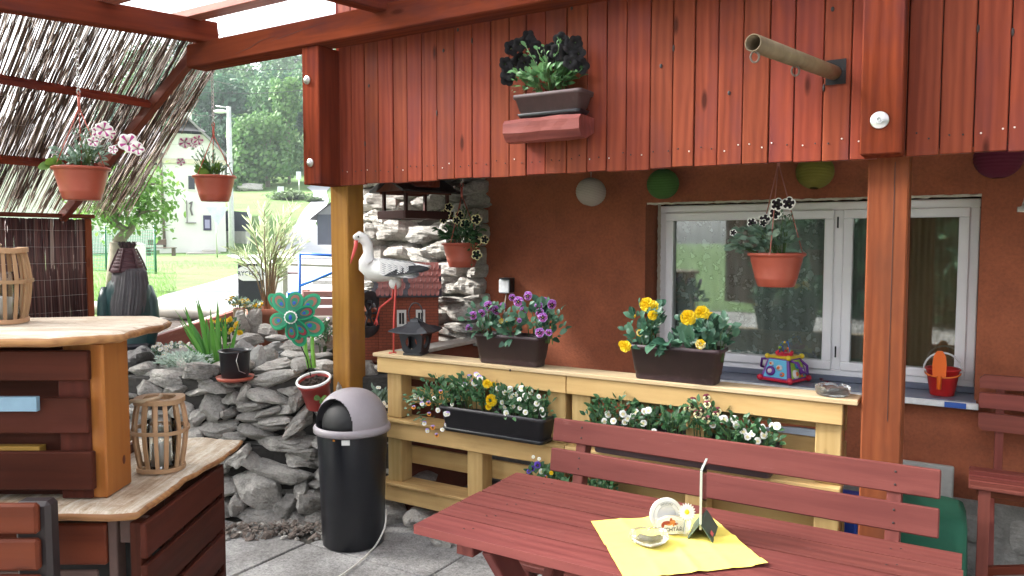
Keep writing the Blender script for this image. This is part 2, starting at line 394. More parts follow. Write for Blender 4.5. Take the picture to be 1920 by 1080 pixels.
while rowb < 4.4:
    dep = .58; a = -5.2+R_(0, .5)
    while a < 6.2:
        wd = R_(.55, .95)
        q = h2w((a+wd/2, rowb+dep/2, 0))
        if not (a < -2.9 and q.y > 4.3): g.box((a+.006, rowb+.006, -.05), (a+wd-.006, rowb+dep-.006, .004+R_(-.003, .003)), .004)
        a += wd
    rowb += dep
struct('paving', g, PAV, 'H')
g = MB(); g.box((-5.4, -8.6, -.06), (6.4, 4.5, -.012), 0); struct('paving_bed', g, JNT, 'H')
# small rubble, dry leaves along the foot of the wall
g = MB(); random.seed(5)
BOXY = .9; CUTS = (.58, .88)
def rockpts(c, s, seed, flat=.0):
    random.seed(seed); cuts = []
    for _ in range(12):
        n = Vector((R_(-1, 1), R_(-1, 1), R_(-1, 1))).normalized(); cuts.append((n, R_(*CUTS)))
    sv = R_(0, 99)
    def fn(d):
        k = 1.0/(max(abs(d.x), abs(d.y), abs(d.z))**BOXY)
        for n, lim in cuts:
            t = d.dot(n)*k
            if t > lim: k *= lim/t
        return k*(1+.10*noise.noise(d*1.7+Vector((sv, 0, 0)))+.06*noise.noise(d*5+Vector((0, sv, 0)))+.035*noise.noise(d*12+Vector((0, 0, sv))))
    return fn
def rock(mb, c, s, rot=(0, 0, 0), seed=0, mi=0, nu=14, nv=9, rv=None, sm=False):
    M = Matrix.Translation(Vector(c)) @ Euler(rot).to_matrix().to_4x4()
    fn = rockpts(c, s, seed); random.seed(seed+1000)
    mb.ball((0, 0, 0), (s[0]/2, s[1]/2, s[2]/2), nu, nv, mi, M, sm, random.random() if rv is None else rv, fn)
GREY = stone('grey_slate', (.40, .382, .35), (.17, .162, .148), (.60, .575, .53), 12, .85, 1.0)
PALE = stone('pale_limestone', (.40, .385, .355), (.20, .19, .17), (.56, .54, .50), 11, .9, 1.0)
DRY = rough_mat('dry_debris', (.16, .13, .11), .95, 30, .6, .5, .01)
for k in range(150):
    x = R_(-1.75, -.95); y = R_(3.98, 4.2); s_ = R_(.015, .06)
    rock(g, (x, y, s_*.2), (s_*1.3, s_, s_*.7), (R_(0, 1), R_(0, 1), R_(0, 6)), 300+k, 0 if k % 3 else 1, 7, 5)
for k in range(500):
    random.seed(9000+k); x = R_(-1.75, -.95); y = 4.15-abs(random.gauss(0, .07)); an = R_(0, 6.3)
    g.leaf((x, y, R_(.008, .05)), (cos(an), sin(an), R_(-.2, .3)), R_(.012, .035), R_(.008, .02), (0, 0, 1), R_(-.3, .5), 1)
struct('rubble_and_dry_leaves', g, [GREY, DRY], 'W', 'stuff')

# ================= DRY STONE RETAINING WALL (stones read off the photograph, each with its own depth) =================
SW = Thing('stone_wall', 'low dry-stone retaining wall of grey slates behind the black bin', 'stone wall', (-1.6, 4.4, 0), 'W')
g = MB(); 
STN = [ # cx, cy, w, h, tilt (deg, positive = right end lower) in photo pixels
 (478,920,118,78,18),(523,890,130,38,17),(538,955,62,38,-45),(495,975,122,30,9),(440,955,40,52,40),(470,865,44,22,30),(447,857,45,26,-40),(428,870,40,18,-15),
 (560,862,90,20,12),(515,832,125,22,3),(555,848,70,22,8),(575,872,50,20,15),(590,912,30,20,0),(585,945,60,40,10),(590,975,50,24,0),
 (500,803,85,24,8),(470,812,80,26,12),(400,808,75,28,-4),(565,790,66,30,-50),(505,790,75,16,-6),(470,785,60,26,0),(493,776,62,15,-14),(425,780,34,26,-20),
 (472,762,64,20,-3),(507,748,88,26,14),(534,770,52,28,-20),(392,768,52,48,12),(430,748,42,24,-15),(455,745,24,48,0),(540,736,46,24,-10),(556,745,30,46,12),
 (500,716,104,34,-8),(425,722,52,26,8),(370,735,60,20,-14),(405,730,70,22,6),(380,715,50,18,8),(310,712,104,34,3),(375,698,56,28,5),(275,735,66,36,8),
 (320,735,52,24,-14),(295,750,50,16,-4),(255,770,42,14,0),(258,790,50,30,4),(335,775,50,40,0),(365,785,36,38,0),(300,795,60,30,4),(345,815,60,26,0),
 (268,820,44,26,5),(320,840,70,30,2),(380,845,70,30,-4),(260,850,60,30,0),(300,880,80,36,6),(370,890,90,40,2),(410,920,60,40,0),(330,930,90,40,3),(270,940,80,44,0),(400,960,70,36,0),
 (445,1000,60,24,0),(540,830,60,20,4),(600,835,50,26,0),(610,870,40,30,0),(600,895,40,26,10),(545,805,50,20,-30),
 (600,770,40,50,-10),(620,790,50,40,0),(640,740,40,44,10),(625,830,50,30,0),(640,870,60,40,0),(650,920,60,44,0),(560,985,70,30,4),(470,1000,50,20,4),(500,1005,60,30,6),(620,985,60,34,0),(655,975,50,40,0),(660,800,50,40,0),(670,760,40,40,0),(685,850,40,60,0),(560,925,30,50,30),(415,835,50,26,-10),(440,825,40,22,0)]
for k, (cx, cy, w_, h_, t_) in enumerate(STN):
    Yk = 4.22+.24*(1000-cy)/300
    p = P(cx, cy, Y=Yk); sc_ = Yk/FPX; random.seed(k)
    dp = R_(.16, .26)
    rock(g, (p.x, p.y+dp*.32, p.z), (w_*sc_*1.10, dp, h_*sc_*1.10), (R_(-.1, .1), radians(t_), R_(-.2, .2)), k*7+1, 0, 28, 20)
# filler stones hidden behind, closing the gaps, and the continuing ends of the wall
random.seed(77); zz = .02; k = 0
while zz < .84:
    hh = R_(.045, .09); x = -4.3
    while x < -.72:
        ww = R_(.12, .34); k += 1
        infr = x > -2.2
        Yk = 4.26+.24*zz/.9+(.085 if infr else 0)
        rock(g, (x+ww/2, Yk+.1, zz+hh/2), (ww*1.08, .24, hh*1.12), (0, R_(-.12, .12), R_(-.15, .15)), 2000+k, 0, 12, 8); x += ww; random.seed(k*3+5)
    zz += hh*.93
SW.part('stones', g, GREY)
g = MB(); g.box((-4.4, 4.475, -.05), (-.68, 4.66, .80), .01, rv=.2); g.box((-4.4, 4.40, -.05), (-.68, 4.4745, .40), .01, rv=.2); SW.part('earth_core', g, rough_mat('wall_core_earth', (.05, .047, .043), .95, 40, .5, 1.0, .02))
# stone kerb that carries the pallets
g = MB(); random.seed(11); a = -2.95; k = 0
while a < -.1:
    ww = R_(.14, .34); k += 1
    rock(g, (a+ww/2, 3.33, .055), (ww*1.08, .30, R_(.13, .16)), (0, R_(-.04, .04), R_(-.1, .1)), 3000+k, 0, 18, 12)
    if k % 2: rock(g, (a+ww/2, 3.17, .02), (ww*.7, .10, .06), (0, 0, R_(-.3, .3)), 3300+k, 0, 12, 8)
    random.seed(k+40); a += ww
single('stone_kerb', g, GREY, 'low kerb of flat grey stones under the ochre pallets', 'kerb', (-1.5, 3.3, 0))

# ================= HOUSE =================
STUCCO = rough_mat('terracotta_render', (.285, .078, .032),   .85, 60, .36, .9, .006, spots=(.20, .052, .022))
PLINTH = stone('cement_plinth', (.30, .29, .27), (.17, .165, .16), (.42, .41, .39), 6, .9, .5)
HS = Thing('house', 'terracotta rendered house wall with a white window behind the flower pallets', 'house', (-.8, 4.27, 0))
g = MB(); WX0, WX1, WZ0, WZ1 = -1.665, .022, .80, 1.825; HB = 4.27
for lo, hi in (((-2.86, HB, .34), (WX0, HB+.3, 4.2)), ((WX1, HB, .34), (3.2, HB+.3, 4.2)), ((WX0, HB, WZ1), (WX1, HB+.3, 4.2)), ((WX0, HB, .34), (WX1, HB+.3, WZ0))):
    g.box(lo, hi, 0, rv=.5)
HS.part('wall', g, STUCCO)
g = MB(); g.box((-2.86, HB-.012, -.03), (3.2, HB+.3, .345), .01, rv=.4)
for k in range(16): rock(g, (-.4+k*.22, HB-.01, R_(.1, .27)), (R_(.15, .3), .06, R_(.08, .2)), (0, R_(-.4, .4), 0), 4000+k, 0, 12, 8, rv=.4)
HS.part('plinth', g, PLINTH)
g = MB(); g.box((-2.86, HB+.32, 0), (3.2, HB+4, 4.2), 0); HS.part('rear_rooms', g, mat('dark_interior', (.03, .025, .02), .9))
WF = rough_mat('white_window_pvc', (.86, .86, .88), .4, 6, .05, .02); FOAM = rough_mat('old_foam_edge', (.50, .46, .38), .9, 40, .3, .8, .01)
g = MB(); fb = 4.45
def fr(x0, x1, z0, z1, t, b0, b1):
    g.box((x0, b0, z1-t), (x1, b1, z1), .004); g.box((x0, b0, z0), (x1, b1, z0+t), .004)
    g.box((x0, b0, z0+t), (x0+t, b1, z1-t), .004); g.box((x1-t, b0, z0+t), (x1, b1, z1-t), .004)
fr(-1.642, .02, .855, 1.812, .045, fb, fb+.06)
g.box((-.655, fb-.002, .90), (-.605, fb+.058, 1.767), .004)
win = HS.part('window', g, WF)
g = MB(); fr(-1.60, -.652, .898, 1.769, .048, fb-.02, fb+.05); HS.part('sash', g, WF, win)
g = MB(); fr(-.606, -.022, .898, 1.769, .048, fb-.012, fb+.05); HS.part('sash', g, WF, win)
g = MB()
for x, z in ((-.632, 1.70), (-.628, 1.0)): g.box((x-.004, fb-.03, z-.03), (x+.004, fb-.022, z+.03), .001)
HS.part('hinge', g, BLK, win)
def wglass():
    m = glassm('window_glass', (.92, .95, .93), 1.5, .085, .02); return m
WG = wglass()
for x0, x1 in ((-1.553, -.70), (-.559, -.069)):
    g = MB(); g.box((x0, fb+.012, .945), (x1, fb+.018, 1.722), 0); HS.part('pane', g, WG, win)
g = MB()
g.grid(lambda u, v: V(-1.66+1.7*u, 4.275+.008*vnoise((u*40, v, 3)), 1.812+.012*v+.008*vnoise((u*50, 0, v*3))), 90, 3); g.grid(lambda u, v: V(-1.655+.02*v+.006*vnoise((u*40, 0, v*3)), fb-.004, .86+.96*u), 60, 2)
HS.part('foam_edge', g, FOAM, win)
# lace curtain with petal pattern behind the glass
LACE = mat('lace_curtain', (.3, .33, .34), .8); gg = ocoord(LACE)
vo = N(LACE, 'ShaderNodeTexVoronoi'); vo.inputs['Scale'].default_value = 20; ds = noi(LACE, gg, 14, 3, .6); lk(LACE, mixc(LACE, .12, gg, ds.outputs['Color']), vo.inputs['Vector'])
r_ = ramp(LACE, [(.28, (.80, .86, .90)), (.34, (.12, .13, .13)), (.46, (.42, .45, .46))]); lk(LACE, vo.outputs['Distance'], r_.inputs[0])
n_ = noi(LACE, gg, 3, 3); bc(LACE, mixc(LACE, n_.outputs[0], r_.outputs[0], (.36, .40, .36)))
g = MB(); g.grid(lambda u, v: V(-1.6+.95*u, 4.53+.012*sin(u*60+2*v), .90+.84*v), 120, 4)
HS.part('curtain', g, LACE, win)
g = MB(); g.grid(lambda u, v: V(-.6+.3*u, 4.53+.01*sin(u*40), .90+.84*v), 40, 3); g.grid(lambda u, v: V(-.29+.27*u, 4.53+.01*sin(u*30), .90+.84*v), 40, 3, 1)
HS.part('curtain', g, [mat('grey_voile', (.26, .26, .24), .9), mat('ochre_curtain', (.26, .18, .10), .9)], win)
SILL = rough_mat('painted_sill', (.15, .17, .23), .3, 5, .2, .05); SILLW = rough_mat('worn_white_edge', (.62, .62, .62), .5, 30, .3, .2)
g = MB(); g.box((-1.66, 4.20, .818), (.03, 4.47, .836), .002); g.box((-1.66, 4.43, .836), (.03, 4.452, .868), .004); g.box((-1.67, 4.18, .802), (.04, 4.199, .832), .003, 1); g.box((-.1, 4.176, .804), (-.01, 4.179, .83), 0, 2)
HS.part('sill', g, [SILL, SILLW, mat('blue_tape', (.02, .08, .35), .5)], win)
# power socket left of window with cable
SK = Thing('outdoor_socket', 'small grey socket box on the terracotta wall above the purple pansies', 'socket', tuple(L(955, 535, b=4.24)))
p = L(955, 536, b=4.27); g = MB(); g.box((p.x-.04, 4.20, p.z-.045), (p.x+.04, 4.268, p.z+.045), .006); SK.part('housing', g, rough_mat('socket_grey', (.55, .58, .6), .5))
g = MB(); g.box((p.x-.03, 4.19, p.z+.046), (p.x+.045, 4.266, p.z+.056), .003); g.box((p.x+.041, 4.2, p.z-.04), (p.x+.046, 4.26, p.z+.05), .001); SK.part('cover', g, BLACKP)
g = MB(); g.tube([(p.x-.01, 4.25, p.z-.04), (p.x-.02, 4.24, p.z-.15), (p.x-.03, 4.235, p.z-.3), (p.x-.02, 4.24, p.z-.5)], .004, 6); SK.part('cable', g, mat('cable_beige', (.5, .42, .36), .6))

# stone pier at the end of the house
PR_ = Thing('stone_pier', 'light rubble stone wall end beside the terracotta wall behind the stork', 'stone wall', (-3.35, 4.25, 0))
random.seed(21); g = MB(); k = 0; BOXY = 1.0; CUTS = (.86, 1.2)
# front face stones read off the photo
PST = [(715,372,74,44,0),(770,360,60,34,0),(705,408,52,30,0),(750,395,60,36,2),(800,372,60,40,0),(845,360,50,40,6),(700,440,48,50,0),(735,430,78,44,2),(795,440,64,34,0),(840,430,46,30,-8),(860,400,60,36,0),
 (700,475,50,46,0),(745,470,60,34,2),(785,478,66,26,4),(820,470,56,34,-10),(800,505,90,28,2),(845,505,74,36,4),(858,478,40,30,0),(715,520,60,36,0),(760,530,70,36,0),(820,535,56,34,0),(855,535,60,34,0),
 (835,536,50,40,0),(878,533,44,38,0),(826,562,40,14,0),(856,562,60,12,0),(862,585,84,46,0),(888,560,40,18,0),(820,590,36,36,0),(846,622,70,26,4),(870,612,60,20,0),(890,640,50,20,0),(820,640,60,26,0),(780,560,60,40,0),(780,600,60,40,0),(730,560,70,50,0),(700,560,60,40,0),(700,600,60,50,0),(750,610,60,40,0),(760,640,60,30,0),(700,650,60,40,0),(885,352,40,30,0),(890,375,36,34,0),(888,405,36,30,0),(890,440,36,40,0),(886,480,30,36,0),(886,508,40,26,0)]
for k, (cx, cy, w_, h_, t_) in enumerate(PST):
    p = L(cx, cy, b=4.2); sc_ = P(cx, cy, b=4.2).y/FPX; random.seed(k+500)
    fx = 1/(UX+(.518*(cx-960)/FPX))
    rock(g, (p.x, p.y+.10, p.z), (w_*sc_*fx*1.0, R_(.26, .34), h_*sc_*1.0), (0, radians(t_), R_(-.08, .08)), k*5+6000, 0, 22, 14)
z = .5; k = 0
while z < 3.0:
    hh = R_(.07, .16); a = -3.96
    while a < -2.9:
        ww = R_(.14, .32); k += 1
        if z > 1.97 or True: rock(g, (a+ww/2, 4.30+(0 if z > 1.97 else .10), z+hh/2), (ww*1.05, .3, hh*1.08), (0, R_(-.05, .05), R_(-.1, .1)), 7000+k, 0, 12, 8)
        random.seed(k+60); a += ww
    z += hh*.95
PR_.part('stones', g, PALE)
BOXY = .9; CUTS = (.58, .88); g = MB(); g.box((-3.94, 4.29, 0), (-2.87, 4.8, 3.1), 0, rv=.5); PR_.part('mortar', g, rough_mat('old_mortar', (.10, .09, .08), .95, 30, .4, .8, .01))

# low rendered wall with pale cap
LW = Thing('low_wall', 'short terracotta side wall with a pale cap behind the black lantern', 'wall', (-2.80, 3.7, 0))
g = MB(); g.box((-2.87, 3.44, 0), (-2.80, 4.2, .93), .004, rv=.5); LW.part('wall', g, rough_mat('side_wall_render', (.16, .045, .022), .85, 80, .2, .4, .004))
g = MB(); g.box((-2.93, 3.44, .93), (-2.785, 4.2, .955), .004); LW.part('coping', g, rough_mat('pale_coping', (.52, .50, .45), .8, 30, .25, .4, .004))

# ================= BALCONY =================
BC = Thing('wooden_balcony', 'red stained timber balcony front standing on two wooden posts', 'balcony', (-1.4, 3.2, 1.92))
g = MB(); random.seed(31); a = -3.075; PL = []
NAILD = mat('nail_dark', (.02, .012, .01), .6); NAILL = mat('nail_bright', (.75, .7, .65), .35, Metallic=.6)
while a < 1.6:
    ww = R_(.094, .112)
    if -.40 < a < -.2: pass
    zb = 1.915+R_(-.004, .004)
    g.box((a+.0018, 3.20+R_(0, .005), zb), (a+ww-.0018, 3.225, 3.2), .003)
    PL.append((a, a+ww)); a += ww
for a0, a1 in PL:
    for f_ in (.25, .75):
        x = a0+(a1-a0)*f_+R_(-.012, .012); zz = 1.985+R_(-.012, .012); mi = 2 if random.random() < .45 else 1
        g.ball((x, 3.199, zz), (.0035, .0025, .0035), 6, 4, mi)
    if random.random() < .35: g.ball((a0+R_(.02, .08), 3.2, R_(2.1, 2.8)), (.007, .002, .010), 8, 4, 1)
    if random.random() < .3: g.ball((a0+.002, 3.2, R_(2.1, 2.8)), (.005, .003, .016), 8, 4, 1)
BC.part('cladding', g, [RED, NAILD, NAILL])
g = MB(); g.box((-3.06, 3.226, 1.94), (1.6, 3.25, 3.1), 0); BC.part('backing', g, BLK)
for nm, x0, x1, bolts in (('c', -3.202, -3.074, ((575, 150), (581, 305))), ('r', -.37, -.232, ((1649, 225),))):
    g = MB(); g.box((x0, 3.05, 1.912), (x1, 3.198 if nm == 'r' else 3.30, 2.662 if nm == 'c' else 2.66), .005); fp = BC.part('corner_post' if nm == 'c' else 'fascia_post', g, REDB)
    for bx, by in bolts:
        p = L(bx, by, b=3.045); g = MB(); Mx = Matrix.Translation(p) @ Matrix.Rotation(pi/2, 4, 'X'); rr = .031 if nm == 'r' else .023
        g.lathe([(rr, -.005), (rr, 0), (rr*.93, .0015), (0, .0018)], 28, 0, Mx)
        if nm == 'r': g.prism([(.013*cos(q*pi/3), .013*sin(q*pi/3)) for q in range(6)], 0, .010, 0, Mx); g.lathe([(.006, .01), (.006, .02)], 10, 0, Mx)
        else: g.lathe([(.018, 0), (.016, .008), (.009, .013), (0, .015)], 16, 0, Mx)
        BC.part('bolt', g, STEEL, fp)
g = MB(); g.box((-3.21, 3.26, -.02), (-3.075, 3.40, 1.96), .006); BC.part('support_post', g, YEL, label='yellow ochre support post at the left end')
g = MB(); g.box((-.362, 3.26, -.02), (-.219, 3.40, 1.96), .006)
g.box((-.352+.0825, 3.2585, .9), (-.352+.0845, 3.262, 1.9), 0, 1); BC.part('support_post', g, [REDP, NAILD], label='reddish brown support post on the right')
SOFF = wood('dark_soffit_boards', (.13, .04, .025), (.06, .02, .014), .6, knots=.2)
g = MB(); b_ = 3.3
while b_ < 4.26:
    g.box((-3.06, b_+.002, 2.06), (3.0, min(b_+.11, 4.262), 2.085), .003); b_ += .112
g.box((-3.06, 3.227, 1.96), (3.0, 3.30, 2.06), .003); BC.part('soffit', g, SOFF)
g = MB(); g.box((-3.20, 3.70, 1.93), (-2.83, 3.82, 2.058), .005); g.box((-3.20, 3.31, 1.96), (-3.09, 4.15, 3.1), .005); BC.part('side_joist', g, REDB)

# log shelf on the boards
g = MB(); random.seed(3)
z0, z1 = 2.062, 2.16
rings = []
for i in range(9):
    a = -1.895+.395*i/8*1.0; sec = []
    for (bb, zz) in ((3.2, z0+.03), (3.12, z0-.004), (3.075, z0), (3.045, z0+.035), (3.045, z1-.018), (3.06, z1), (3.2, z1)):
        j = Vector((0, vnoise((a*9, zz*20, bb*8))*.008, vnoise((a*9+5, zz*20, bb*8))*.006)); sec.append(Vector((a, min(bb+j.y, 3.199), zz+j.z)))
    rings.append(sec)
g.loft(rings, 0, False)
single('log_shelf', g, wood('hewn_log', (.36, .11, .09), (.17, .04, .035), .45, stain=(.12, .03, .03), knots=.3, bstr=1.0), 'hewn red log shelf fixed to the balcony boards under a planter', 'shelf', (-1.7, 3.199, 2.06))
# metal pipe
g = MB(); p0 = L(1562, 136, b=3.19); p1 = L(1412, 80, Y=2.42); pm = (p0+p1)/2
PIPE = rough_mat('weathered_pipe', (.17, .125, .07), .5, 14, .45, .25, spots=(.26, .22, .16)); PIPE.node_tree.nodes['Principled BSDF'].inputs['Metallic'].default_value = .35
T = Thing('metal_pipe', 'brown metal pipe sticking out of the red balcony boards', 'pipe', tuple(p0))
d = (p1-p0); ln = d.length; Mx = Matrix.Translation(p0) @ d.to_track_quat('Z', 'Y').to_matrix().to_4x4()
g.lathe([(.0275, -.05), (.0275, ln), (.0235, ln), (.0235, ln-.35), (0, ln-.35)], 28, 0, Mx); T.part('tube', g, PIPE)
g = MB(); g.box((p0.x-.028, 3.197, p0.z-.045), (p0.x+.045, 3.1995, p0.z+.05), .0, M=None); T.part('dark_hole_plate', g, BLK)  # shade of the hole put in as a flat black plate
for f_ in (.98, .52):
    q = p0+d*f_; g = MB(); c_ = q+Vector((0, 0, -.042)); g.tube([c_+Vector((.013*cos(t), .0, .016*sin(t)))+d.normalized()*(.012*sin(t)*.3) for t in [2*pi*i/16 for i in range(16)]], .0035, 8, closed=True); T.part('eye_bolt', g, rough_mat('rusty_iron', (.12, .09, .07), .6))

# ================= PERGOLA =================
PG = Thing('pergola', 'red stained timber pergola with clear roof sheets and a sloping reed mat', 'pergola', (-4.1, 3.1, 2.7))
g = MB(); g.box((-4.17, 3.03, 2.662), (1.9, 3.17, 2.80), .006)
for k in range(3): pass
g.tube([(-3.72, 3.0285, 2.69), (-3.6, 3.0285, 2.705), (-3.5, 3.0285, 2.735), (-3.38, 3.0285, 2.745)], [.0003, .0009, .0009, .0003], 5, 1); g.tube([(-3.42, 3.0285, 2.72), (-3.2, 3.0285, 2.745), (-3.0, 3.0285, 2.765)], [.0003, .0009, .0003], 5, 1)
PG.part('main_beam', g, [REDB, NAILD])
# rafters run away from the house and drop slightly
def raf(name, a, b1=-.3, ht=.125, wd=.09, drop=.085, z=2.865, b0=3.2):
    g = MB(); g.beam((a, b0, z), (a, b1, z-drop*(b0-b1)), wd, ht, .005); PG.part(name, g, REDB)
raf('edge_beam', -4.02, b0=3.12)
raf('rafter', -2.62, b0=3.5)
for a in (-1.3, 0.1, 1.5): raf('rafter', a, b0=3.5)
LATH = wood('roof_lath', (.42, .17, .10), (.22, .07, .05), .5, knots=.3)
for b in (2.95, 2.42, 1.8, 1.1, .4):
    g = MB(); zc = 2.865+.0625+.022-.085*(3.2-b); g.box((-4.3, b-.05, zc-.022), (1.9, b+.05, zc+.022), .003); PG.part('roof_batten', g, LATH)
ROOF = bpy.data.materials.new('clear_corrugated_sheet'); ROOF.use_nodes = True; ROOF.node_tree.nodes.clear()
t_ = N(ROOF, 'ShaderNodeBsdfTransparent'); t_.inputs[0].default_value = (.90, .92, .95, 1); tl = N(ROOF, 'ShaderNodeBsdfTranslucent'); tl.inputs[0].default_value = (.85, .87, .92, 1)
mx = N(ROOF, 'ShaderNodeMixShader'); mx.inputs[0].default_value = .35; oo = N(ROOF, 'ShaderNodeOutputMaterial'); lk(ROOF, t_.outputs[0], mx.inputs[1]); lk(ROOF, tl.outputs[0], mx.inputs[2]); lk(ROOF, mx.outputs[0], oo.inputs[0])
g = MB()
def roof(u, v):
    a = -4.35+6.25*u; b = 3.5-3.8*v; return V(a, b, 2.865+.0625+.056+.012*sin(a*2*pi/.076)-.085*(3.2-b))
g.grid(roof, 660, 6); PG.part('roof_sheet', g, ROOF)
# sloping reed mat on its own frame
E1 = V(-4.09, 0, 2.83); E2 = V(-5.72, 0, 1.80)        # upper and lower edge (a, z)
def sl(t, b, off=0.0):
    n = V(E2.z-E1.z, 0, -(E2.x-E1.x)).normalized()
    p = E1.lerp(E2, t); return V(p.x, b, p.z)+n*off
g = MB(); random.seed(41)
bR = 3.62; bL = .2; b = bL
REED = mat('reed_stalks', (.4, .3, .2), .6); rv_ = attr(REED, 'rv').outputs['Fac']; gc_ = attr(REED, 'gc').outputs['Vector']
r_ = ramp(REED, [(0, (.026, .013, .010)), (.5, (.085, .042, .029)), (.76, (.20, .13, .095)), (1, (.50, .43, .36))]); nn = noi(REED, vscale(REED, gc_, (1.5, 1, 1)), 3, 4, .7)
lk(REED, mth(REED, 'ADD', mth(REED, 'MULTIPLY', rv_, .75), mth(REED, 'MULTIPLY', nn.outputs[0], .35)), r_.inputs[0]); bc(REED, r_.outputs[0])
while b < bR:
    off = R_(0, .035); t0 = R_(-.03, .02); 
    if random.random() < .12: t0 += R_(.0, .1)
    t1 = 1.02+R_(-.03, .04) if random.random() > .1 else R_(.5, .9); sk = .28+R_(-.06, .06) ; n_ = 5
    pts = []
    bw = R_(-.01, .01)
    for i in range(n_+1):
        t = t0+(t1-t0)*i/n_; pts.append(sl(t, b+sk*(t-.0)*1.0-.28+bw*sin(t*6+b*9), .035+off))
    r0 = R_(.0022, .0040); g.tube(pts, [r0]*n_+[r0*.6], 5, 0, sm=True)
    b += R_(.0030, .0056) if random.random() > .03 else R_(.010, .020)
b = bL
while b < bR-.04:
    sk = .28+R_(-.22, .22); t0 = R_(-.02, .75); t1 = min(1.03, t0+R_(.15, .6)); off = R_(.02, .05); r0 = R_(.0018, .0032); q1 = b+sk*t1-.28; q0 = b+sk*t0-.28
    if max(q0, q1) < bR-.02: g.tube([sl(t0+(t1-t0)*i/3, q0+(q1-q0)*i/3+.004*sin(i*2+b*50), off) for i in range(4)], r0, 4, 0)
    b += R_(.004, .008)
PG.part('reed_mat', g, REED)
g = MB(); WIRE = mat('tie_wire', (.45, .45, .43), .4, Metallic=.7)
for t in (.18, .36, .54, .70, .82, .94):
    g.tube([sl(t, bL-.3+i*.06+.0, .030+.006*(i % 2)) for i in range(62)], .0012, 4)
PG.part('tie_wire', g, WIRE)
for b in (3.10, 1.55):
    g = MB(); g.beam(sl(-.02, b-.0, -.01), sl(1.02, b, -.01), .05, .07, .004); PG.part('sloping_strut', g, ORG)
for t in (.33, .70):
    g = MB(); g.beam(sl(t, 3.08, .004), sl(t, .2, .004), .065, .035, .003, up=(0.53, 0, .85)); PG.part('cross_batten', g, REDB)
# reed fence panel
RF = Thing('reed_fence', 'dark reed fence panel with wire ties at the left under the sloping mat', 'fence', (-5.75, 2.6, .8))
REED2 = mat('reed_fence_stalks', (.1, .04, .04), .55); rv_ = attr(REED2, 'rv').outputs['Fac']
r_ = ramp(REED2, [(0, (.04, .014, .016)), (.6, (.10, .035, .034)), (.88, (.17, .08, .07)), (1, (.42, .34, .30))]); lk(REED2, rv_, r_.inputs[0]); bc(REED2, r_.outputs[0])
g = MB(); b = .4; fbR = 3.02
fbR = L(160, 500, a=-5.75).y
while b < fbR+fbR-.4:
    b_ = b; b = b if b < fbR else b-fbR+.4; lean = R_(-.02, .02); z1 = 1.765+R_(-.01, .0) - (R_(0, .25) if random.random() < .04 else 0)
    g.tube([(-5.75+R_(-.02, .02), b, .98), (-5.75, b+lean*.5, 1.4), (-5.75+R_(-.01, .01), b+lean, z1)], R_(.003, .006), 5); b = b_+R_(.0026, .0052)
RF.part('reed_screen', g, REED2)
g = MB()
for z in (1.08, 1.2, 1.32, 1.44, 1.56, 1.68): g.tube([(-5.735+.003*(i % 2), .4+i*(fbR-.4)/60, z+.006*vnoise((i*.2, z, 0))) for i in range(61)], .0014, 4)
RF.part('tie_wire', g, WIRE)
g = MB(); g.box((-5.79, .4, 1.77), (-5.70, fbR+.06, 1.80), .004); RF.part('top_rail', g, ORG)
g = MB(); g.box((-5.79, fbR, .78), (-5.73, fbR+.05, 1.769), .004); RF.part('fence_post', g, REDP)
g = MB(); g.box((-5.85, .4, .5), (-5.65, fbR+.25, .975), .008); RF.part('concrete_base', g, rough_mat('concrete', (.38, .37, .35), .9, 30, .2, .5))
# ================= PALLETS =================
def pallet(x0, x1, name_label, blocks, lowblocks):
    T = Thing('wooden_pallet', name_label, 'pallet', ((x0+x1)/2, 3.3, .13), group='ochre pallets standing on edge')
    g = MB()
    for z0, z1 in ((.862, .948), (.497, .588), (.135, .225)): g.box((x0, 3.262, z0), (x1, 3.284, z1), .003)
    T.part('front_board', g, PAL)
    g = MB()
    for z0, z1 in ((.68, .77), (.815, .93), (.33, .43), (.17, .222)): g.box((x0, 3.385, z0), (x1, 3.405, z1), .003)
    T.part('back_board', g, PAL)
    for c in blocks:
        g = MB(); g.box((c-.05, 3.286, .592+.018), (c+.05, 3.383, .945), .004); g.box((c-.048, 3.2845, .245), (c+.048, 3.383, .586), .004); g.box((c-.05, 3.286, .135), (c+.05, 3.383, .228), .004)
        T.part('block', g, PAL)
    g = MB(); g.box((x0, 3.23 if 0 else 3.245, .590), (x1, 3.40, .608), .003); g.box((x0, 3.245, .228), (x1, 3.40, .244), .003); T.part('shelf_board', g, PAL)
    return T
pallet(-2.868, -1.672, 'left ochre pallet on edge carrying the lantern, stork and purple pansies', (-2.765, -2.22, -1.735), ())
pallet(-1.668, -.43, 'right ochre pallet on edge behind the red bench, yellow pansies on top', (-1.60, -1.03, -.485), ())
g = MB(); g.box((-2.892, 3.252, .950), (-.375, 3.395, .970), .003, rv=.6); g.ball((-1.98, 3.251, .951), (.006, .004, .006), 8, 5, 1)
single('pallet_top_board', g, [wood('pale_top_board', (.62, .50, .32), (.47, .34, .18), .6, knots=.4, stain=(.42, .32, .2)), NAILD], 'long pale board lying along the tops of both ochre pallets', 'board', (-1.6, 3.32, .95))
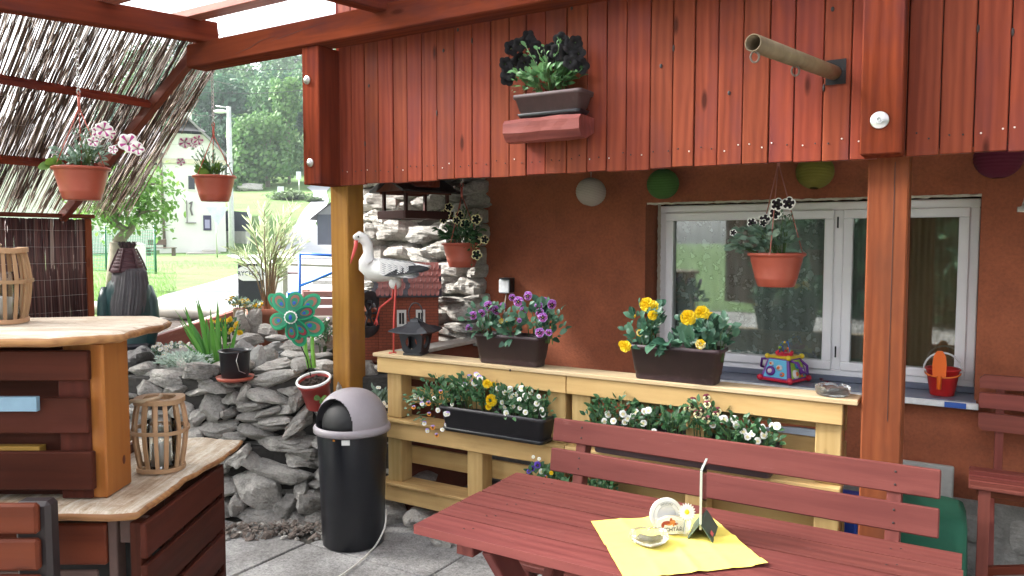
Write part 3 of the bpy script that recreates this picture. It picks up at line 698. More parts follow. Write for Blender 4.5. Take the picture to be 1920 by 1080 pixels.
# ================= FLOWER KIT =================
def fmat(name, c, r=.55): return rough_mat(name, c, r, 40, .12, .1)
FM = dict(white=fmat('petal_white', (.85, .85, .80)), yellow=fmat('petal_yellow', (.85, .60, .01)), purple=fmat('petal_purple', (.25, .03, .20)), dark=fmat('petal_dark', (.008, .002, .007), .8),
          black=fmat('petal_black', (.002, .0015, .003), .9), lilac=fmat('petal_lilac', (.42, .30, .68)), violet=fmat('petal_violet', (.30, .04, .33)), wine=fmat('petal_wine', (.16, .01, .03)), orange=fmat('petal_orange', (.8, .28, .02)), cream=fmat('petal_cream', (.75, .68, .36)), magenta=fmat('petal_magenta', (.45, .05, .25)), blue=fmat('petal_blue', (.10, .04, .40)), green=STEM)
PROTO = {}
def pansy(key, top, low, blotch, eye='yellow', edge=None):
    mb = MB(); mats = [FM[top], FM[low], FM[blotch], FM[eye], STEM]+([FM[edge]] if edge else [])
    rnd = random.Random(hash(key) % 999 if 0 else len(PROTO)+5)
    for k, (an, r, w_, m_, z) in enumerate(((120, .62, .62, 0, -.06), (60, .62, .62, 0, -.03), (185, .55, .55, 1, .02), (-5, .55, .55, 1, .04), (270, .55, .72, 1, .07))):
        an = radians(an); d = Vector((cos(an), sin(an), 0)); s_ = Vector((-sin(an), cos(an), 0)); c = d*(r*.75); n = 12
        vs = [d*.08+Vector((0, 0, z))]; 
        for ring, f_ in ((1, .55), (2, .86), (3, 1.0)):
            for j in range(n):
                t = 2*pi*j/n; rr = f_*(1+.07*sin(5*t+k)); q = c+(d*cos(t)*r*.62+s_*sin(t)*w_*.78)*rr; q.z = z+.10*f_*f_*sin(3*t+k)*.8-.08*f_*f_; vs.append(q)
        fs = [[0, 1+j, 1+(j+1) % n] for j in range(n)]; ms = [m_]*n
        for r_i in range(2):
            for j in range(n):
                a0 = 1+r_i*n+j; a1 = 1+r_i*n+(j+1) % n; fs.append([a0, a0+n, a1+n, a1]); ms.append(5 if (edge and r_i == 1) else m_)
        mb.add(vs, fs, ms, True)
    mb.add([(0, 0, .12)]+[(cos(2*pi*j/15-.3)*(.42 if j % 3 else .2), sin(2*pi*j/15-.3)*(.42 if j % 3 else .2)-.05, .125) for j in range(15)], [[0, 1+j, 1+(j+1) % 15] for j in range(15)], 2, True)
    mb.ball((0, 0, .13), (.055, .055, .05), 8, 4, 3)
    mb.tube([(0, 0, -.05), (0, -.1, -.5), (0, -.5, -1.2)], .05, 5, 4)
    o = mb.obj('flower', mats); PROTO[key] = o.data; bpy.data.objects.remove(o)
pansy('purple', 'violet', 'purple', 'dark', 'yellow', 'lilac'); pansy('white', 'white', 'white', 'cream', 'yellow'); pansy('lilac', 'lilac', 'white', 'cream', 'yellow')
pansy('wine', 'wine', 'cream', 'dark', 'yellow'); pansy('blue', 'blue', 'blue', 'dark', 'yellow'); pansy('lilorange', 'lilac', 'orange', 'dark', 'yellow'); pansy('yellowp', 'yellow', 'yellow', 'orange', 'orange')
def ruffled(key, c, c2):
    mb = MB(); rnd = random.Random(3)
    for ly in range(4):
        n = 7-ly; R0 = 1-.22*ly
        for k in range(n):
            an = 2*pi*(k+ly*.4)/n; d = Vector((cos(an), sin(an), .12+.32*ly)).normalized(); s_ = Vector((-sin(an), cos(an), 0)); up = d.cross(s_)*-1
            def fn(u, v): return d*(R0*v)+s_*((u-.5)*R0*1.15*sin(pi*min(v*.62+.12, 1)))+up*(.12*sin(u*9+k)*v)+Vector((0, 0, .1*ly+.12*v*v))
            mb.grid(fn, 5, 4, rnd.choice([0, 0, 1]))
    mb.tube([(0, 0, 0), (0, -.1, -.5), (0, -.4, -1.2)], .05, 5, 2)
    o = mb.obj('flower', [FM[c], FM[c2], STEM]); PROTO[key] = o.data; bpy.data.objects.remove(o)
ruffled('yellow', 'yellow', 'yellow'); ruffled('cream', 'cream', 'yellow')
def petunia(key, inner, outer, star=False):
    mb = MB(); n = 30; vs = []; fs = []; ms = []
    prof = [(.08, -.75), (.14, -.4), (.28, -.06), (.6, .05), (.84, .07), (1.0, .0)]
    for i, (r, z) in enumerate(prof):
        for j in range(n):
            t = 2*pi*j/n; lob = 1-(.13*abs(sin(2.5*t))**1.0 if not 0 else 0)*(r); k = 1+.14*(abs(cos(2.5*t))-.5)*r*1.6
            vs.append((r*k*cos(t), r*k*sin(t), z+.05*sin(5*t+1)*r))
    for i in range(len(prof)-1):
        for j in range(n):
            fs.append([i*n+j, i*n+(j+1) % n, (i+1)*n+(j+1) % n, (i+1)*n+j]); t = 2*pi*(j+.5)/n
            if star:
                wdt = .95-.75*i/4.5; ms.append(0 if abs(sin(2.5*t)) < wdt*.72 else 1)
            else: ms.append(1 if (i == 4 or (i == 3 and abs(cos(2.5*t)) < .45)) and outer != inner else 0)
    mb.add(vs, fs, ms, True); mb.tube([(0, 0, -.7), (0, -.15, -1.1), (0, -.5, -1.6)], .05, 5, 2); mb.ball((0, 0, -.25), .08, 8, 5, 2)
    o = mb.obj('flower', [FM[inner], FM[outer], STEM]); PROTO[key] = o.data; bpy.data.objects.remove(o)
petunia('blackpet', 'black', 'black'); petunia('picotee', 'black', 'cream'); petunia('picoteew', 'dark', 'white'); petunia('starpet', 'magenta', 'white', True)
def daisy():
    mb = MB()
    for k in range(19):
        an = 2*pi*k/19; mb.leaf((cos(an)*.15, sin(an)*.15, 0), (cos(an), sin(an), .05), .85, .26, (0, 0, 1), .05, 0)
    mb.ball((0, 0, .03), (.27, .27, .13), 14, 7, 1)
    o = mb.obj('flower', [FM['white'], FM['yellow'], STEM]); PROTO['daisy'] = o.data; bpy.data.objects.remove(o)
daisy()
CAMH = w2h((0, 0, 1.6))
def flower(T, key, pos, size, face=None, jit=.35, name='flower', fh=True):
    """one bloom: pos in the thing's frame; faces roughly outwards"""
    pos = Vector(pos); size *= {'purple': 1.3, 'blackpet': 1.25, 'picotee': 1.2, 'picoteew': 1.12, 'starpet': 1.1}.get(key, 1.0); f_ = Vector(face) if face else Vector((R_(-.3, .3), -1, R_(0, .5)))
    f_ = (f_.normalized()+Vector((R_(-jit, jit), R_(-jit, jit), R_(-jit, jit)))).normalized()
    q = f_.to_track_quat('Z', 'Y').to_matrix().to_4x4()
    return T.inst(name, PROTO[key], Matrix.Translation(pos) @ q @ Matrix.Rotation(R_(-.3, .3), 4, 'Z') @ Matrix.Scale(size, 4))
def leaves(mb, c, s, n, ln, w_=.5, curl=.3, mi=0, stems=8, upb=.6, smi=1, base=None, shape=1.0):
    c = Vector(c); base = Vector(base) if base else c-Vector((0, 0, s[2]))
    tips = []
    for _ in range(stems):
        t = Vector((R_(-1, 1)*s[0], R_(-1, 1)*s[1], R_(.0, 1)*s[2])); e = c+t*.85; m = (base+e)/2+Vector((R_(-.1, .1)*s[0], 0, R_(0, .3)*s[2])); b0 = base+Vector((t.x*.4, t.y*.3, 0))
        mb.tube([b0, m, e], [.003, .0022, .0014], 5, smi); tips.append((b0, m, e))
    n = int(n*1.35)
    for i in range(n):
        while True:
            d = Vector((R_(-1, 1), R_(-1, 1), R_(-1, 1)))
            if d.length <= 1: break
        p = c+Vector((d.x*s[0], d.y*s[1], d.z*s[2]))
        if tips and random.random() < .55: 
            b0, m, e = random.choice(tips); t = R_(.35, 1); p = (b0.lerp(m, t*2) if t < .5 else m.lerp(e, t*2-1))
        o = (p-base); o.z *= upb; o = (o.normalized() if o.length > 1e-4 else Vector((0, 0, 1)))+Vector((R_(-.6, .6), R_(-.6, .6), R_(-.3, .5)))
        l = ln*R_(.5, 1.1); mb.leaf(p, o, l, l*w_*R_(1.0, 1.4), (R_(-.5, .5), R_(-1.2, -.2), R_(.4, 1)), curl*R_(0, 1.8), mi)

def trough(T, x0, x1, b0, b1, z0, z1, taper=.02, tray=True, m=BROWNP):
    def sec(z, e, r=.02):
        a0, a1, c0, c1 = x0-e, x1+e, b0-e, b1+e; pts = []
        for cx, cy, s0 in ((a1-r, c1-r, 0), (a0+r, c1-r, 1), (a0+r, c0+r, 2), (a1-r, c0+r, 3)):
            for k in range(4): t = pi/2*(s0+k/3); pts.append(Vector((cx+r*cos(t), cy+r*sin(t), z)))
        return pts
    h = z1-z0; g = MB()
    g.loft([sec(z0, -taper), sec(z0+.008, -taper+.003), sec(z0+h*.22, -taper*.8), sec(z0+h*.23, -taper*.8+.003), sec(z1-.02, 0), sec(z1-.018, .008), sec(z1, .009), sec(z1+.001, .001), sec(z1-.02, -.005)], 0, True, False)
    g.add(sec(z0, -taper), [list(range(16))[::-1]])
    box = T.part('trough', g, m)
    g = MB(); g.grid(lambda u, v: V(x0+.004+(x1-x0-.008)*u, b0+.004+(b1-b0-.008)*v, z1-.022+.01*vnoise((u*9, v*4, 0))), 24, 8); T.part('soil', g, SOIL, box)
    if tray:
        g = MB(); g.loft([sec(z0-.012, -taper), sec(z0-.011, -taper+.004), sec(z0+.008, .006-taper+.01), sec(z0+.009, .0-taper+.006)], 0, True, False); T.part('tray', g, BLACKP)
def planter(label, x0, x1, b0, b1, z0, z1, fl, leafspec, tray=False, m=BROWNP, cat='flower box', group=None):
    T = Thing('flower_box', label, cat, ((x0+x1)/2, (b0+b1)/2, z0), group=group)
    trough(T, x0, x1, b0, b1, z0, z1, tray=tray, m=m)
    for (nm, lm, items) in leafspec:
        g = MB()
        for it in items: leaves(g, *it[:-1], **it[-1])
        T.part(nm, g, [lm, STEM])
    for key, px, py, b, s_ in fl:
        p = L(px+R_(-2, 2), py+R_(-2, 2), b=b); fc = (CAMH-p); fc.z += .3; flower(T, key, p, s_, fc)
    return T
random.seed(51)
# purple pansies on the shelf
z0 = .971
g1 = [((x, 3.31+R_(-.05, .05), z), (.10, .08, .09), 46, .05, .55, .3, 0, 7, .6, 1, (x, 3.32, z-.10), dict()) for x, z in ((-2.17, 1.20), (-2.02, 1.17), (-1.88, 1.22), (-1.80, 1.19))]
big = [((-2.13, 3.27, 1.13), (.06, .04, .03), 7, .085, .50, .5, 0, 0, .3, 1, (-2.13, 3.30, 1.10), dict()), ((-1.99, 3.26, 1.12), (.05, .03, .03), 6, .07, .45, .5, 0, 0, .3, 1, (-1.99, 3.3, 1.1), dict())]
planter('brown trough of purple and white pansies on the left of the pallet top', -2.20, -1.82, 3.255, 3.385, z0, 1.125,
  [('purple', 915, 573, 3.26, .026), ('purple', 930, 580, 3.3, .024), ('purple', 889, 590, 3.26, .022), ('purple', 905, 586, 3.28, .020), ('purple', 880, 616, 3.24, .018), ('purple', 972, 566, 3.26, .026), ('purple', 990, 556, 3.3, .022), ('purple', 962, 560, 3.32, .018),
   ('purple', 1008, 572, 3.3, .022), ('purple', 1036, 570, 3.28, .024), ('purple', 1017, 596, 3.25, .024), ('purple', 980, 582, 3.26, .019), ('purple', 1020, 567, 3.34, .02), ('purple', 1013, 622, 3.23, .024), ('purple', 944, 575, 3.34, .018), ('purple', 973, 602, 3.25, .012), ('purple', 1013, 586, 3.27, .022), ('cream', 950, 605, 3.3, .014), ('cream', 958, 598, 3.3, .012), ('cream', 940, 601, 3.3, .013), ('purple', 1027, 625, 3.24, .018)],
  [('foliage', LEAFB, g1), ('broad_leaves', LEAFB, big)])
# yellow pansies on the shelf
g1 = [((x, 3.30, z), (.085, .07, .085), 46, .05, .55, .3, 0, 6, .6, 1, (x, 3.31, z-.12), dict()) for x, z in ((-1.30, 1.17), (-1.28, 1.23), (-1.00, 1.16), (-.96, 1.19), (-1.06, 1.20))]
big = [((-1.17, 3.26, 1.13), (.06, .04, .03), 8, .085, .50, .5, 0, 0, .3, 1, (-1.17, 3.30, 1.09), dict()), ((-1.10, 3.27, 1.14), (.05, .03, .04), 6, .09, .42, .5, 0, 0, .9, 1, (-1.12, 3.3, 1.06), dict())]
planter('brown trough of ruffled yellow pansies on the right of the pallet top', -1.335, -.93, 3.245, 3.385, z0, 1.13,
  [('yellow', 1212, 570, 3.28, .032), ('yellow', 1225, 575, 3.3, .028), ('yellow', 1222, 591, 3.25, .022), ('yellow', 1290, 595, 3.26, .034), ('yellow', 1317, 586, 3.28, .031), ('yellow', 1332, 592, 3.34, .02), ('yellow', 1175, 648, 3.22, .026), ('yellow', 1165, 644, 3.22, .016), ('cream', 1199, 623, 3.26, .016), ('cream', 1315, 643, 3.24, .022), ('yellow', 1342, 597, 3.34, .012), ('yellow', 1190, 592, 3.28, .01), ('purple', 1258, 627, 3.3, .012)],
  [('foliage', LEAFB, g1), ('broad_leaves', LEAFB, big)])
# mid shelf, left box
def px_list(keys, pts, b, s): return [(random.choice(keys), x, y, b+R_(-.02, .04), s*R_(.95, 1.35)) for x, y in pts]
g1 = [((x, 3.22, z), (.10, .08, .08), 85, .034, .5, .3, 0, 9, .6, 1, (x, 3.24, z-.1), dict()) for x, z in ((-2.42, .80), (-2.33, .80), (-2.22, .83), (-2.1, .82), (-1.98, .80), (-1.86, .80), (-1.80, .78))]
g1 += [((-2.50, 3.20, .72), (.11, .08, .10), 90, .028, .45, .3, 0, 12, .3, 1, (-2.38, 3.22, .75), dict()), ((-1.92, 3.20, .74), (.10, .05, .05), 34, .04, .5, .4, 0, 4, .5, 1, (-1.92, 3.22, .72), dict())]
wl = px_list(['lilorange', 'white', 'lilac'], [(783, 738), (790, 748), (800, 742), (775, 762), (790, 755), (803, 757), (815, 745), (820, 768), (838, 777), (812, 800), (803, 806), (830, 805), (818, 816), (797, 793), (838, 798), (805, 775), (778, 745), (848, 758), (826, 735)], 3.17, .014)
wl += px_list(['lilac'], [(893, 700), (880, 708), (900, 710), (888, 716), (858, 722), (866, 716), (872, 722), (853, 716)], 3.22, .020)
wl += [('yellow', 912, 718, 3.2, .022), ('yellow', 924, 720, 3.24, .018), ('yellow', 921, 752, 3.17, .030), ('yellow', 916, 762, 3.18, .016)]
wl += px_list(['white'], [(935, 730), (945, 735), (955, 728), (968, 740), (972, 750), (978, 730), (985, 742), (990, 752), (947, 762), (951, 776), (940, 755), (1005, 758), (1003, 765), (986, 774), (1017, 770), (999, 797), (946, 798), (838, 776), (1012, 745), (960, 760), (975, 764), (995, 735), (1020, 778), (960, 745), (930, 745)], 3.18, .016)
planter('dark trough of white, lilac and yellow pansies on the middle pallet shelf', -2.36, -1.745, 3.17, 3.315, .622, .745, wl, [('foliage', LEAF, g1)], tray=True, m=rough_mat('charcoal_trough', (.018, .016, .02), .45, 18, .3, .1, spots=(.07, .07, .07)))
# mid shelf, right box
g1 = [((x, 3.24, z), (.10, .08, .08), 80, .034, .5, .3, 0, 8, .6, 1, (x, 3.26, z-.1), dict()) for x, z in ((-1.47, .80), (-1.36, .81), (-1.26, .79), (-1.12, .80), (-1.0, .84), (-.93, .80), (-.84, .78), (-.75, .78))]
wl = px_list(['white'], [(1140, 778), (1150, 790), (1168, 775), (1178, 783), (1190, 772), (1187, 780), (1135, 790), (1208, 770), (1215, 768), (1170, 790), (1208, 795), (1225, 808)], 3.2, .017)
wl += px_list(['wine'], [(1298, 752), (1300, 762), (1316, 770), (1326, 745), (1326, 756), (1340, 778), (1322, 788), (1310, 775), (1333, 765), (1345, 772), (1290, 768)], 3.22, .019)
wl += px_list(['white'], [(1350, 788), (1358, 785), (1378, 785), (1380, 798), (1392, 808), (1430, 800), (1432, 815), (1420, 826), (1448, 800), (1400, 820), (1412, 812), (1455, 800), (1335, 795)], 3.2, .018)
planter('trough of white and wine-red pansies behind the red bench back', -1.52, -.68, 3.2, 3.345, .612, .74, wl, [('foliage', LEAF, g1)], m=BROWNP)
# low shelf flowers
g1 = [((x, 3.24, z), (.07, .06, .08), 60, .035, .55, .3, 0, 7, .6, 1, (x, 3.26, z-.1), dict()) for x, z in ((-1.80, .44), (-1.74, .42), (-1.66, .40), (-1.55, .40), (-1.46, .42))]
planter('low dark trough with blue and white violas beside the bench leg', -1.86, -1.36, 3.25, 3.375, .248, .36,
  [('blue', 1006, 873, 3.2, .022), ('blue', 998, 880, 3.2, .018), ('white', 1016, 886, 3.2, .018), ('blue', 993, 886, 3.2, .015), ('lilorange', 1024, 893, 3.2, .012), ('yellow', 1034, 886, 3.2, .010), ('white', 998, 855, 3.22, .011), ('white', 1011, 862, 3.22, .012), ('blue', 1098, 900, 3.2, .016), ('blue', 1104, 889, 3.2, .016)],
  [('foliage', LEAF, g1)], m=BLACKP)
# balcony planter with black petunias
g1 = [((-1.70, 3.12, 2.35), (.17, .07, .07), 240, .045, .48, .35, 0, 16, .6, 1, (-1.68, 3.13, 2.26), dict()), ((-1.68, 3.11, 2.45), (.15, .06, .06), 60, .03, .45, .3, 0, 16, .8, 1, (-1.68, 3.13, 2.3), dict()), ((-1.84, 3.1, 2.33), (.06, .04, .07), 22, .02, .4, .3, 0, 6, .5, 1, (-1.78, 3.12, 2.32), dict())]
bl = [(964, 122), (953, 135), (948, 118), (975, 112), (985, 120), (1000, 108), (993, 80), (1005, 90), (973, 82), (960, 90), (1016, 103), (1036, 110), (1045, 100), (1052, 75), (1072, 88), (1082, 92), (1078, 108), (1070, 115), (1088, 125), (1062, 100), (952, 148), (990, 68), (1035, 95), (1078, 82), (1098-12, 101), (1044, 116)]
T = planter('brown trough of black petunias on the log shelf of the balcony', -1.845, -1.505, 3.065, 3.19, 2.178, 2.272, [('blackpet', x, y, 3.08+R_(-.02, .05), .026*R_(.85, 1.2)) for x, y in bl], [('foliage', leafm('petunia_leaf', (.16, .33, .12), (.06, .17, .06)), g1)], tray=True, m=rough_mat('dull_brown_trough', (.075, .045, .045), .6, 14, .3, .2, spots=(.14, .10, .10)))

# ================= HANGING POTS =================
def hanging(label, rim, R0, top, fl, foliage, chain=None, n_h=3, hub=.34, red=(.45, .10, .07)):
    a, b, z = rim; T = Thing('hanging_flower_pot', label, 'hanging pot', (a, b, z-.16), group='terracotta coloured hanging pots')
    g = MB(); h = R0*1.2
    g.lathe([(0, -h), (R0*.60, -h), (R0*.63, -h+.004), (R0*.69, -h*.82), (R0*.70, -h*.80), (R0*.735, -h*.72), (R0*.73, -h*.70), (R0*.86, -h*.28), (R0*.87, -h*.26), (R0*.89, -h*.13), (R0*.90, -.018), (R0*.985, -.014), (R0, -.004), (R0*.985, 0), (R0*.9, -.002), (R0*.86, -.02)], 36, 0, Matrix.Translation(rim)); pt = T.part('pot', g, TERRA)
    g = MB(); g.lathe([(0, -.02), (R0*.87, -.022)], 24, 0, Matrix.Translation(rim)); T.part('soil', g, SOIL, pt)
    g = MB(); hb = z+hub
    for k in range(n_h):
        an = 2*pi*k/n_h+.5; g.tube([(a+R0*.93*cos(an), b+R0*.93*sin(an), z-.01), (a+R0*.45*cos(an), b+R0*.45*sin(an), z+hub*.5), (a, b, hb)], .003, 6)
        g.ball((a+R0*.95*cos(an), b+R0*.95*sin(an), z-.004), .008, 8, 5)
    g.tube([(a, b, hb-.02), (a, b, hb+.05)], .007, 8); g.tube([(a+.012*cos(t), b, hb+.062+.014*sin(t)) for t in [2*pi*i/14 for i in range(14)]], .003, 6, closed=True)
    T.part('hanger', g, mat('hanger_red', red, .5))
    if top > hb+.1:
        g = MB(); zz = hb+.08; k = 0
        while zz < top:
            g.tube([(a+(.008*cos(t) if k % 2 else 0), b+(0 if k % 2 else .008*cos(t)), zz+.014*sin(t)) for t in [2*pi*i/10 for i in range(10)]], .0022, 5, closed=True); zz += .021; k += 1
        T.part('chain', g, STEEL)
    for nm, lm, items in foliage:
        g = MB()
        for it in items: leaves(g, *it)
        T.part(nm, g, [lm, STEM])
    for key, px, py, s_ in fl:
        q = L(px+R_(-1, 1), py+R_(-1, 1), b=b-.04+R_(-.05, .03)); fc = CAMH-q; fc.z += .2; flower(T, key, q, s_, fc, .3)
    return T
random.seed(61)
r1 = L(152, 314, Y=3.9)
hanging('hanging pot of purple star petunias nearest the reed mat on a chain', tuple(r1), .137, 2.62, [('starpet', 241, 268, .040), ('starpet', 195, 243, .034), ('starpet', 184, 248, .026), ('starpet', 258, 279, .026), ('starpet', 174, 265, .022), ('starpet', 211, 281, .018), ('starpet', 205, 252, .024)],
  [('foliage', LEAFG, [((r1.x, r1.y, r1.z+.06), (.14, .12, .06), 130, .040, .45, .3, 0, 12, .5, 1, (r1.x, r1.y, r1.z-.02)), ((r1.x+.12, r1.y, r1.z+.09), (.14, .08, .06), 80, .03, .4, .3, 0, 10, .5, 1, (r1.x+.05, r1.y, r1.z)), ((r1.x+.05, r1.y, r1.z+.14), (.07, .05, .06), 34, .026, .4, .3, 0, 6, .6, 1, (r1.x+.03, r1.y, r1.z))]), ('broad_leaves', LEAFL, [((r1.x-.06, r1.y-.08, r1.z+.01), (.06, .03, .02), 7, .06, .7, .3, 0, 0, .6, 1, (r1.x-.06, r1.y, r1.z-.03))])], hub=.30)
r2 = L(402, 330, Y=4.9)
hanging('hanging pot of spindly purple petunias in front of the white house', tuple(r2), .135, 2.66, [('starpet', 345, 268, .034), ('starpet', 372, 262, .030), ('starpet', 358, 266, .028), ('starpet', 338, 303, .024), ('starpet', 366, 272, .018)],
  [('foliage', LEAFG, [((r2.x-.10, r2.y, r2.z+.12), (.12, .06, .08), 60, .026, .35, .3, 0, 18, .7, 1, (r2.x-.03, r2.y, r2.z-.02)), ((r2.x, r2.y, r2.z+.05), (.12, .1, .05), 60, .03, .35, .3, 0, 16, .8, 1, (r2.x, r2.y, r2.z-.02))]), ('broad_leaves', LEAFL, [((r2.x+.0, r2.y-.03, r2.z+.02), (.10, .04, .03), 24, .07, .6, .2, 0, 0, 1.6, 1, (r2.x, r2.y, r2.z-.05))])], hub=.26)
r3 = L(866, 455, Y=4.85)
hanging('hanging pot of cream-edged dark petunias in front of the stone pier', tuple(r3), .130, 2.06, [('picotee', 835, 402, .028), ('picotee', 842, 388, .022), ('picotee', 826, 404, .020), ('picotee', 862, 405, .024), ('picotee', 872, 421, .026), ('picotee', 893, 412, .026), ('picotee', 890, 452, .036), ('picotee', 908, 450, .022), ('picotee', 893, 477, .026), ('picotee', 856, 414, .020), ('picotee', 832, 413, .018)],
  [('foliage', LEAF, [((r3.x-.0, r3.y-.02, r3.z+.06), (.16, .12, .06), 170, .042, .42, .3, 0, 14, .6, 1, (r3.x, r3.y, r3.z-.02)), ((r3.x+.12, r3.y-.06, r3.z+.03), (.08, .06, .07), 70, .04, .4, .3, 0, 8, .5, 1, (r3.x+.06, r3.y, r3.z)), ((r3.x, r3.y, r3.z+.16), (.13, .06, .06), 50, .022, .4, .3, 0, 12, .8, 1, (r3.x, r3.y, r3.z+.02)), ((r3.x+.13, r3.y-.08, r3.z-.08), (.03, .03, .05), 12, .02, .4, .3, 0, 4, .2, 1, (r3.x+.12, r3.y-.06, r3.z+.02))])], hub=.30)
r4 = L(1456, 474, Y=3.6)
hanging('hanging pot of white-edged black petunias in front of the window', tuple(r4), .133, 2.06, [('picoteew', 1458, 383, .026), ('picoteew', 1479, 381, .026), ('picoteew', 1452, 401, .024), ('picoteew', 1433, 411, .024), ('picoteew', 1409, 417, .020), ('picoteew', 1374, 437, .014), ('picoteew', 1430, 418, .016)],
  [('foliage', LEAFG, [((r4.x-.06, r4.y-.02, r4.z+.07), (.14, .10, .06), 190, .044, .5, .35, 0, 14, .6, 1, (r4.x, r4.y, r4.z-.02)), ((r4.x-.16, r4.y-.04, r4.z+.02), (.05, .05, .03), 26, .042, .5, .4, 0, 3, .4, 1, (r4.x-.1, r4.y, r4.z)), ((r4.x+.03, r4.y, r4.z+.14), (.05, .05, .06), 34, .028, .4, .3, 0, 6, .8, 1, (r4.x+.02, r4.y, r4.z))])], hub=.42, red=(.42, .16, .13))
# bird feeder
p0 = L(780, 410, Y=4.85); FW = wood('feeder_wood', (.07, .022, .018), (.035, .012, .01), .6, knots=.2)
T = Thing('bird_feeder', 'dark brown wooden bird feeder house hanging above the stork', 'bird feeder', tuple(p0))
ca, cb, cz = p0; hw, hd = .185, .13; T.e.rotation_euler = (0, 0, .80)
g = MB(); g.box((ca-hw, cb-hd, cz), (ca+hw, cb+hd, cz+.012), .002)
for q in (((ca-hw-.01, cb-hd-.012, cz-.005), (ca+hw+.01, cb-hd, cz+.045)), ((ca-hw-.01, cb+hd, cz-.005), (ca+hw+.01, cb+hd+.012, cz+.045)), ((ca-hw-.012, cb-hd, cz-.005), (ca-hw, cb+hd, cz+.045)), ((ca+hw, cb-hd, cz-.005), (ca+hw+.012, cb+hd, cz+.045))): g.box(*q, .002)
T.part('tray', g, FW)
for sx in (-1, 1):
    for sy in (-1, 1): g = MB(); g.box((ca+sx*(hw-.02)-.01, cb+sy*(hd-.02)-.01, cz+.013), (ca+sx*(hw-.02)+.01, cb+sy*(hd-.02)+.01, cz+.18), .002); T.part('post', g, FW)
g = MB()
for sx in (-1, 1): g.add([(ca+sx*hw, cb-hd-.02, cz+.165), (ca+sx*hw, cb+hd+.02, cz+.165), (ca+sx*hw, cb, cz+.235), (ca+sx*(hw+.015), cb-hd-.02, cz+.165), (ca+sx*(hw+.015), cb+hd+.02, cz+.165), (ca+sx*(hw+.015), cb, cz+.235)], [[0, 1, 2], [3, 5, 4], [0, 3, 4, 1], [1, 4, 5, 2], [2, 5, 3, 0]])
g.box((ca-hw, cb-hd, cz+.15), (ca+hw, cb-hd+.012, cz+.18), .001); g.box((ca-hw, cb+hd-.012, cz+.15), (ca+hw, cb+hd, cz+.18), .001); T.part('gable', g, wood('feeder_gable', (.16, .05, .03), (.09, .025, .016), .6))
for sy in (-1, 1):
    g = MB(); g.beam((ca-hw-.05, cb+sy*(hd+.03)/2, cz+.205), (ca+hw+.05, cb+sy*(hd+.03)/2, cz+.205), .205, .012, .001, up=(0, sy*.42, .9)); T.part('roof_panel', g, BLACKP)
g = MB()
for sx in (-.12, .12): g.tube([(ca+sx, cb, cz+.24), (ca+sx*.9, cb, 2.06)], .0015, 4)
T.part('cord', g, STEEL)
# paper lanterns
for px_, py_, Yd, rr, col, lb in ((1108, 360, 4.45, .088, (.36, .31, .28), 'round white paper lantern under the balcony'), (1243, 345, 4.35, .091, (.045, .12, .02), 'round green paper lantern under the balcony'), (1528, 322, 3.95, .094, (.17, .155, .02), 'round olive yellow paper lantern above the window'), (1872, 296, 3.5, .1, (.12, .008, .03), 'round crimson paper lantern at the right under the balcony')):
    p = L(px_, py_, Y=Yd); T = Thing('paper_lantern', lb, 'lantern', tuple(p), group='round paper lanterns')
    m = rough_mat('paper_'+lb.split()[1], col, .9, 30, .05, .1); prof = []
    for i in range(61):
        t = radians(14)+(pi-radians(28))*i/60; prof.append((rr*sin(t)*(1-.028*(i % 4 == 0)), -rr*.94*cos(t)))
    g = MB(); g.lathe(prof, 30, 0, Matrix.Translation(p) @ Matrix.Rotation(R_(-.2, .2), 4, 'X') @ Matrix.Rotation(.25 if px_ == 1108 else 0, 4, 'Y')); g.f = [f for f in g.f if len(f) <= 4]; g.mi = g.mi[:len(g.f)]; g.sm = g.sm[:len(g.f)]
    T.part('shade', g, m); g = MB(); g.tube([(p.x, p.y, p.z+rr*.9), (p.x, p.y, 2.07)], .0012, 4); g.tube([(p.x+.02*cos(t), p.y+.02*sin(t), p.z+rr*.9) for t in [i*pi/6 for i in range(12)]], .0012, 4, closed=True); T.part('wire', g, STEEL)

# ================= STORK =================
def S(px_, py_, db=0.0): return L(px_, py_, b=3.325+db-(max(0, min(705-px_, 50))/50*.13 if py_ < 560 else 0))
ST = Thing('stork_figure', 'white garden stork with red beak standing on the pallet top', 'garden figure', tuple(S(738, 664)))
STW = rough_mat('stork_white', (.74, .73, .71), .45, 30, .05, .15, .003); STR = rough_mat('stork_red', (.55, .06, .05), .45, 20, .1, .05); STB = rough_mat('feather_black', (.004, .005, .008), .8, 30, .2, .3); STG = mat('feather_outline', (.22, .22, .25), .8)
def ringx(c, rn, rb, d, n=18):
    d = Vector(d).normalized(); y = Vector((0, 1, 0)); z = d.cross(y).normalized(); 
    return [Vector(c)+y*(rb*cos(2*pi*j/n))+z*(rn*sin(2*pi*j/n)) for j in range(n)]
path = [(663, 447, .004, .004), (666, 446, .018, .016), (673, 444, .032, .027), (682, 447, .034, .029), (689, 458, .031, .028), (691, 474, .030, .028), (688, 488, .047, .045), (692, 499, .062, .06), (704, 506, .070, .075), (722, 506, .067, .085), (742, 506, .058, .086), (762, 505, .045, .072), (780, 503, .029, .05), (796, 501, .014, .03), (806, 499, .004, .012)]
pts = [S(x, y) for x, y, _, _ in path]; rings = []
for i, (x, y, rn, rb) in enumerate(path): rings.append(ringx(pts[i], rn, rb, pts[min(i+1, len(pts)-1)]-pts[max(i-1, 0)]))
g = MB(); g.loft(rings, 0, True)
c_ = S(741, 531); g.ball(c_, (.035, .04, .035), 12, 8); body = ST.part('body', g, STW)
